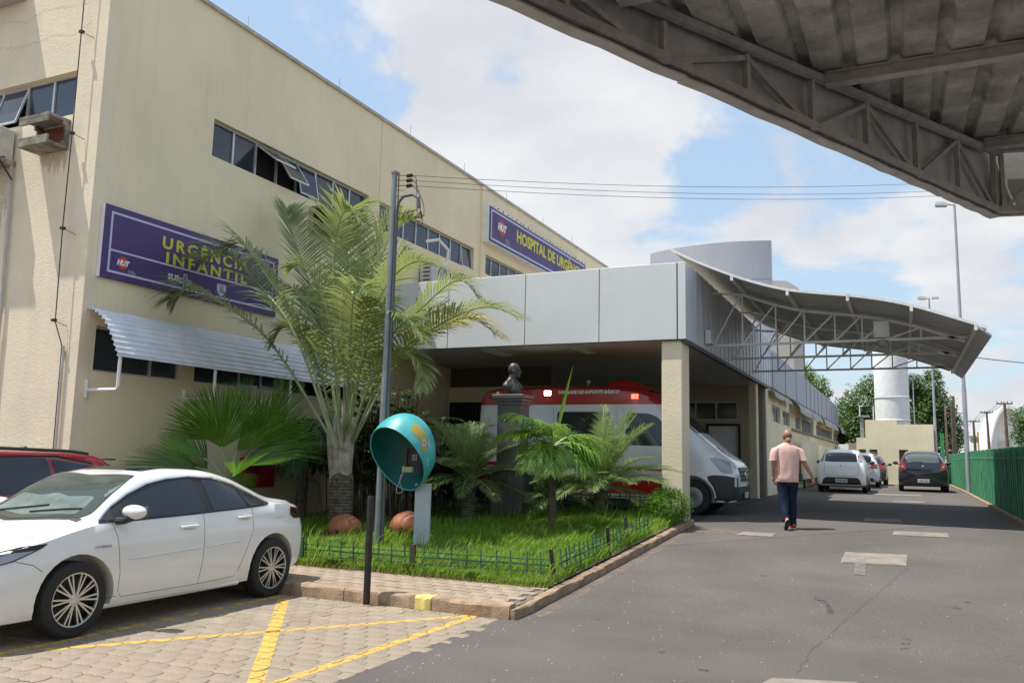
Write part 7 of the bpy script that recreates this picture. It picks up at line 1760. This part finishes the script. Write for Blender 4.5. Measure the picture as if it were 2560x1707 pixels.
# body: pelvis, spine, neck, head, arms
nodes = [(J(.0, 0, .95), .13), (J(.0, 0, 1.15), .125), (J(0, 0, 1.38), .14), (J(.0, 0, 1.53), .06), (J(.01, .02, 1.60), .058), (J(.015, .03, 1.68), .085),
         (J(-.19, 0, 1.45), .06), (J(-.235, .0, 1.33), .052), (J(-.255, -.03, 1.17), .043), (J(-.245, .03, 1.02), .036), (J(-.235, .07, .92), .024),
         (J(.19, 0, 1.45), .06), (J(.245, -.02, 1.33), .052), (J(.30, -.07, 1.17), .044), (J(.385, -.09, 1.02), .037), (J(.425, -.08, .93), .025),
         (J(-.10, .02, .85), .09), (J(-.105, -.02, .50), .055), (J(-.10, -.16, .20), .04), (J(.09, 0, .85), .09), (J(.10, .08, .50), .055), (J(.10, .06, .10), .04)]
ed_ = [(0, 1), (1, 2), (2, 3), (3, 4), (4, 5), (2, 6), (6, 7), (7, 8), (8, 9), (9, 10), (2, 11), (11, 12), (12, 13), (13, 14), (14, 15), (0, 16), (16, 17), (17, 18), (0, 19), (19, 20), (20, 21)]
body = skin('body', nodes, ed_, m_skin, man)
b = MB(); b.ell(J(.015, .02, 1.685), (.078, .098, .112), 20, 16, pm_); b.ell(J(.015, .075, 1.645), (.06, .05, .075), 14, 10, pm_); b.ell(J(.015, .125, 1.66), (.012, .02, .022), 8, 6, pm_); b.ell(J(.015, -.045, 1.60), (.055, .05, .06), 12, 8, pm_)
for s in (-1, 1): b.ell(J(.015+s*.08, .02, 1.665), (.012, .024, .034), 8, 8, pm_)
remesh(b, 'head', m_skin, man, .008, 3)
def hg(u, v):
    z = lerp(1.60, 1.705+.012*math.cos((u-.5)*6), v); r = math.sqrt(max(0, 1-((z-1.685)/.114)**2))*1.0+.004; a_ = math.pi*(1.25*u-.125); return J(.015+.080*r*math.cos(a_), .02-.100*r*math.sin(a_), z)
b = MB(); b.grid(hg, 20, 6); b.build('hair', m_hair, man, True)
def hand(root, dirv, side, curl, nm):
    root, dirv = Vector(root), Vector(dirv).normalized(); lat = dirv.cross(Vector(side)).normalized(); pal = Vector(side).normalized()
    nd = [(root, .026), (root+dirv*.045, (.036, .018)), (root+dirv*.085, (.040, .017))]; e_ = [(0, 1), (1, 2)]
    o = skin(nm, nd, e_, m_skin, man, 1)
    for k, (off, L) in enumerate(((-.030, .070), (-.010, .080), (.011, .075), (.030, .060))):
        p = root+dirv*.08+lat*off; n2_ = [(p, .0105), (p+dirv*L*.45+pal*curl*.3, .0095), (p+dirv*L*.75+pal*curl*.8, .0085), (p+dirv*L*.9+pal*curl*1.4, .007)]
        skin('finger', n2_, [(0, 1), (1, 2), (2, 3)], m_skin, o, 1)
    p = root+dirv*.03-lat*.03; skin('thumb', [(p, .013), (p+dirv*.03-lat*.025, .011), (p+dirv*.06-lat*.03+pal*.01, .009)], [(0, 1), (1, 2)], m_skin, o, 1)
hand(J(-.237, .06, .93), J(-.225, .09, .80)-J(-.237, .06, .93), CR, .03, 'hand'); hand(J(.423, -.08, .94), J(.44, -.05, .82)-J(.423, -.08, .94), -CR, .03, 'hand')
# shirt: wide elliptical rings from hem to shoulders, with wrinkles, plus sleeves
def ringtube(C_, rads, n_, wr, name, mat, parent, caps=(False, False), seedv=0):
    b = MB(); vs = []; k_ = len(C_)
    for i, (c_, (ru, rd_)) in enumerate(zip(C_, rads)):
        for j in range(n_):
            a_ = 2*math.pi*j/n_; w_ = 1+wr*mn.noise(Vector((math.cos(a_)*2.2+seedv, math.sin(a_)*2.2, i*.55)))*min(1, (k_-i)/k_*1.6)+wr*.35*math.sin(a_*7+i*.9+seedv)
            vs.append(Vector(c_)+CR*ru*w_*math.cos(a_)+CF*rd_*w_*math.sin(a_))
    fs = [(i*n_+j, i*n_+(j+1) % n_, (i+1)*n_+(j+1) % n_, (i+1)*n_+j) for i in range(k_-1) for j in range(n_)]
    if caps[0]: fs.append(tuple(range(n_)))
    if caps[1]: fs.append(tuple((k_-1)*n_+j for j in range(n_)))
    b.add(vs, fs); return b.build(name, mat, parent, 'all')
S_ = [(.845, .205, .135, 0), (.87, .215, .145, 0), (.93, .212, .148, 0), (1.0, .205, .145, .0), (1.08, .200, .142, .0), (1.18, .203, .14, .0), (1.28, .212, .14, .0), (1.37, .222, .135, .0), (1.44, .220, .122, .0), (1.485, .195, .105, .0), (1.52, .13, .085, .0), (1.545, .085, .07, .01), (1.555, .068, .06, .01)]
sh = ringtube([J(u, -.005, z+(.0)) for z, a_, b__, u in S_], [(a_, b__) for z, a_, b__, u in S_], 64, .10, 'shirt', m_shirt, man)
ringtube([J(-.14, 0, 1.475), J(-.20, 0, 1.45), J(-.235, -.005, 1.38), J(-.25, -.01, 1.30), J(-.262, -.012, 1.225)], [(.06, .07), (.075, .085), (.075, .088), (.072, .086), (.070, .084)], 24, .06, 'sleeve', m_shirt, sh, (True, False), 3)
ringtube([J(.14, 0, 1.475), J(.20, 0, 1.45), J(.24, -.01, 1.38), J(.262, -.025, 1.30), J(.285, -.04, 1.235)], [(.06, .07), (.075, .085), (.077, .088), (.076, .086), (.078, .084)], 24, .06, 'sleeve', m_shirt, sh, (True, False), 5)
jn = ringtube([J(0, 0, .80), J(0, 0, .86), J(0, 0, .93)], [(.175, .125), (.185, .13), (.175, .125)], 28, .02, 'jeans', m_jean, man, (True, True))
ringtube([J(-.085, .01, .90), J(-.095, .015, .80), J(-.10, .0, .66), J(-.105, -.03, .50), J(-.105, -.08, .38), J(-.10, -.13, .27), J(-.10, -.165, .19), J(-.10, -.175, .155)], [(.095, .11), (.098, .11), (.085, .09), (.072, .075), (.068, .07), (.062, .064), (.063, .066), (.066, .068)], 20, .09, 'leg', m_jean, jn, (True, True), 1)
ringtube([J(.085, 0, .90), J(.09, .01, .80), J(.095, .045, .66), J(.10, .075, .50), J(.10, .075, .36), J(.10, .07, .22), J(.10, .065, .11), J(.10, .06, .065)], [(.095, .11), (.098, .11), (.085, .09), (.072, .075), (.068, .072), (.062, .066), (.062, .068), (.066, .072)], 20, .09, 'leg', m_jean, jn, (True, True), 2)
b = MB(); b.obox(J(.215, -.03, .93), (.06, .10, .14), pm_); b.build('belt_pouch', m_black, man)
def shoe(o, yawv, pitchv):
    o = Vector(o); rt = Matrix((CR, CF, Vector((0, 0, 1)))).transposed() @ Matrix.Rotation(pitchv, 3, 'X')
    P = lambda x, y, z: o+rt @ Vector((x, y, z))
    b = MB(); b.ell(P(0, .0, .055), (.042, .07, .05), 14, 10, rt); b.ell(P(0, .10, .042), (.045, .09, .035), 14, 10, rt); s_ = remesh(b, 'shoe', m_shoe, man, .006, 3)
    b = MB(); pts = [(.040*math.cos(a_), .06+.125*math.sin(a_)) for a_ in [2*math.pi*k/20 for k in range(20)]]
    for z0, z1, mt, nm in ((.0, .008, m_soleb, 'tread'), (.008, .026, m_sole, 'sole')):
        b = MB(); b.add([P(x*1.08, y, z0) for x, y in pts]+[P(x*1.08, y, z1) for x, y in pts], [tuple(range(19, -1, -1)), tuple(range(20, 40))]+[(i, (i+1) % 20, 20+(i+1) % 20, 20+i) for i in range(20)]); b.build(nm, mt, s_)
shoe(J(.10, .02, .0), 0, 0); shoe(J(-.10, -.235, .135), 0, -1.02)
# pebbles, leaf litter and chalky specks on the asphalt
random.seed(77); b = MB()
for k in range(520):
    y = 5.2+11*random.random()**1.3; x = random.uniform(-3.6, 2.0)
    if random.random() < .25: x = -3.58+abs(random.gauss(0, .12))
    r_ = random.uniform(.003, .009); z = gz(y); a_ = random.uniform(0, 3)
    pts = [(x+r_*math.cos(a_+q*1.26)*random.uniform(.6, 1.1), y+r_*math.sin(a_+q*1.26)*random.uniform(.6, 1.1)) for q in range(5)]
    b.add([(p, q, z+.001) for p, q in pts]+[(x, y, z+.001+r_*.5)], [(i, (i+1) % 5, 5) for i in range(5)])
b.build('grit', M('pale_grit', (.50, .46, .40), .9, isl=.3), None, kind='stuff', label='scattered pale grit and specks on the asphalt', category='grit')
b = MB(); random.seed(5)
for k in range(260):
    u = random.random(); x, y = (random.uniform(-8, -3.8), 7.93-abs(random.gauss(0, .07))) if u < .6 else (random.uniform(-8.2, -3.9), random.uniform(4.8, 9.0))
    z = .004 if y < 7.93 else zs(x, y)+.006; L = random.uniform(.012, .04); a_ = random.uniform(0, 6.28); dx, dy = math.cos(a_)*L, math.sin(a_)*L
    b.add([(x, y, z), (x+dx*.5-dy*.25, y+dy*.5+dx*.25, z+.006), (x+dx, y+dy, z+.002), (x+dx*.5+dy*.25, y+dy*.5-dx*.25, z+.004)], [(0, 1, 2, 3)])
b.build('leaf_litter', M('dead_leaf', (.20, .13, .06), .9, isl=.5), None, kind='stuff', label='brown dead leaf bits along the kerb and on the pavers', category='litter', fixn=False)
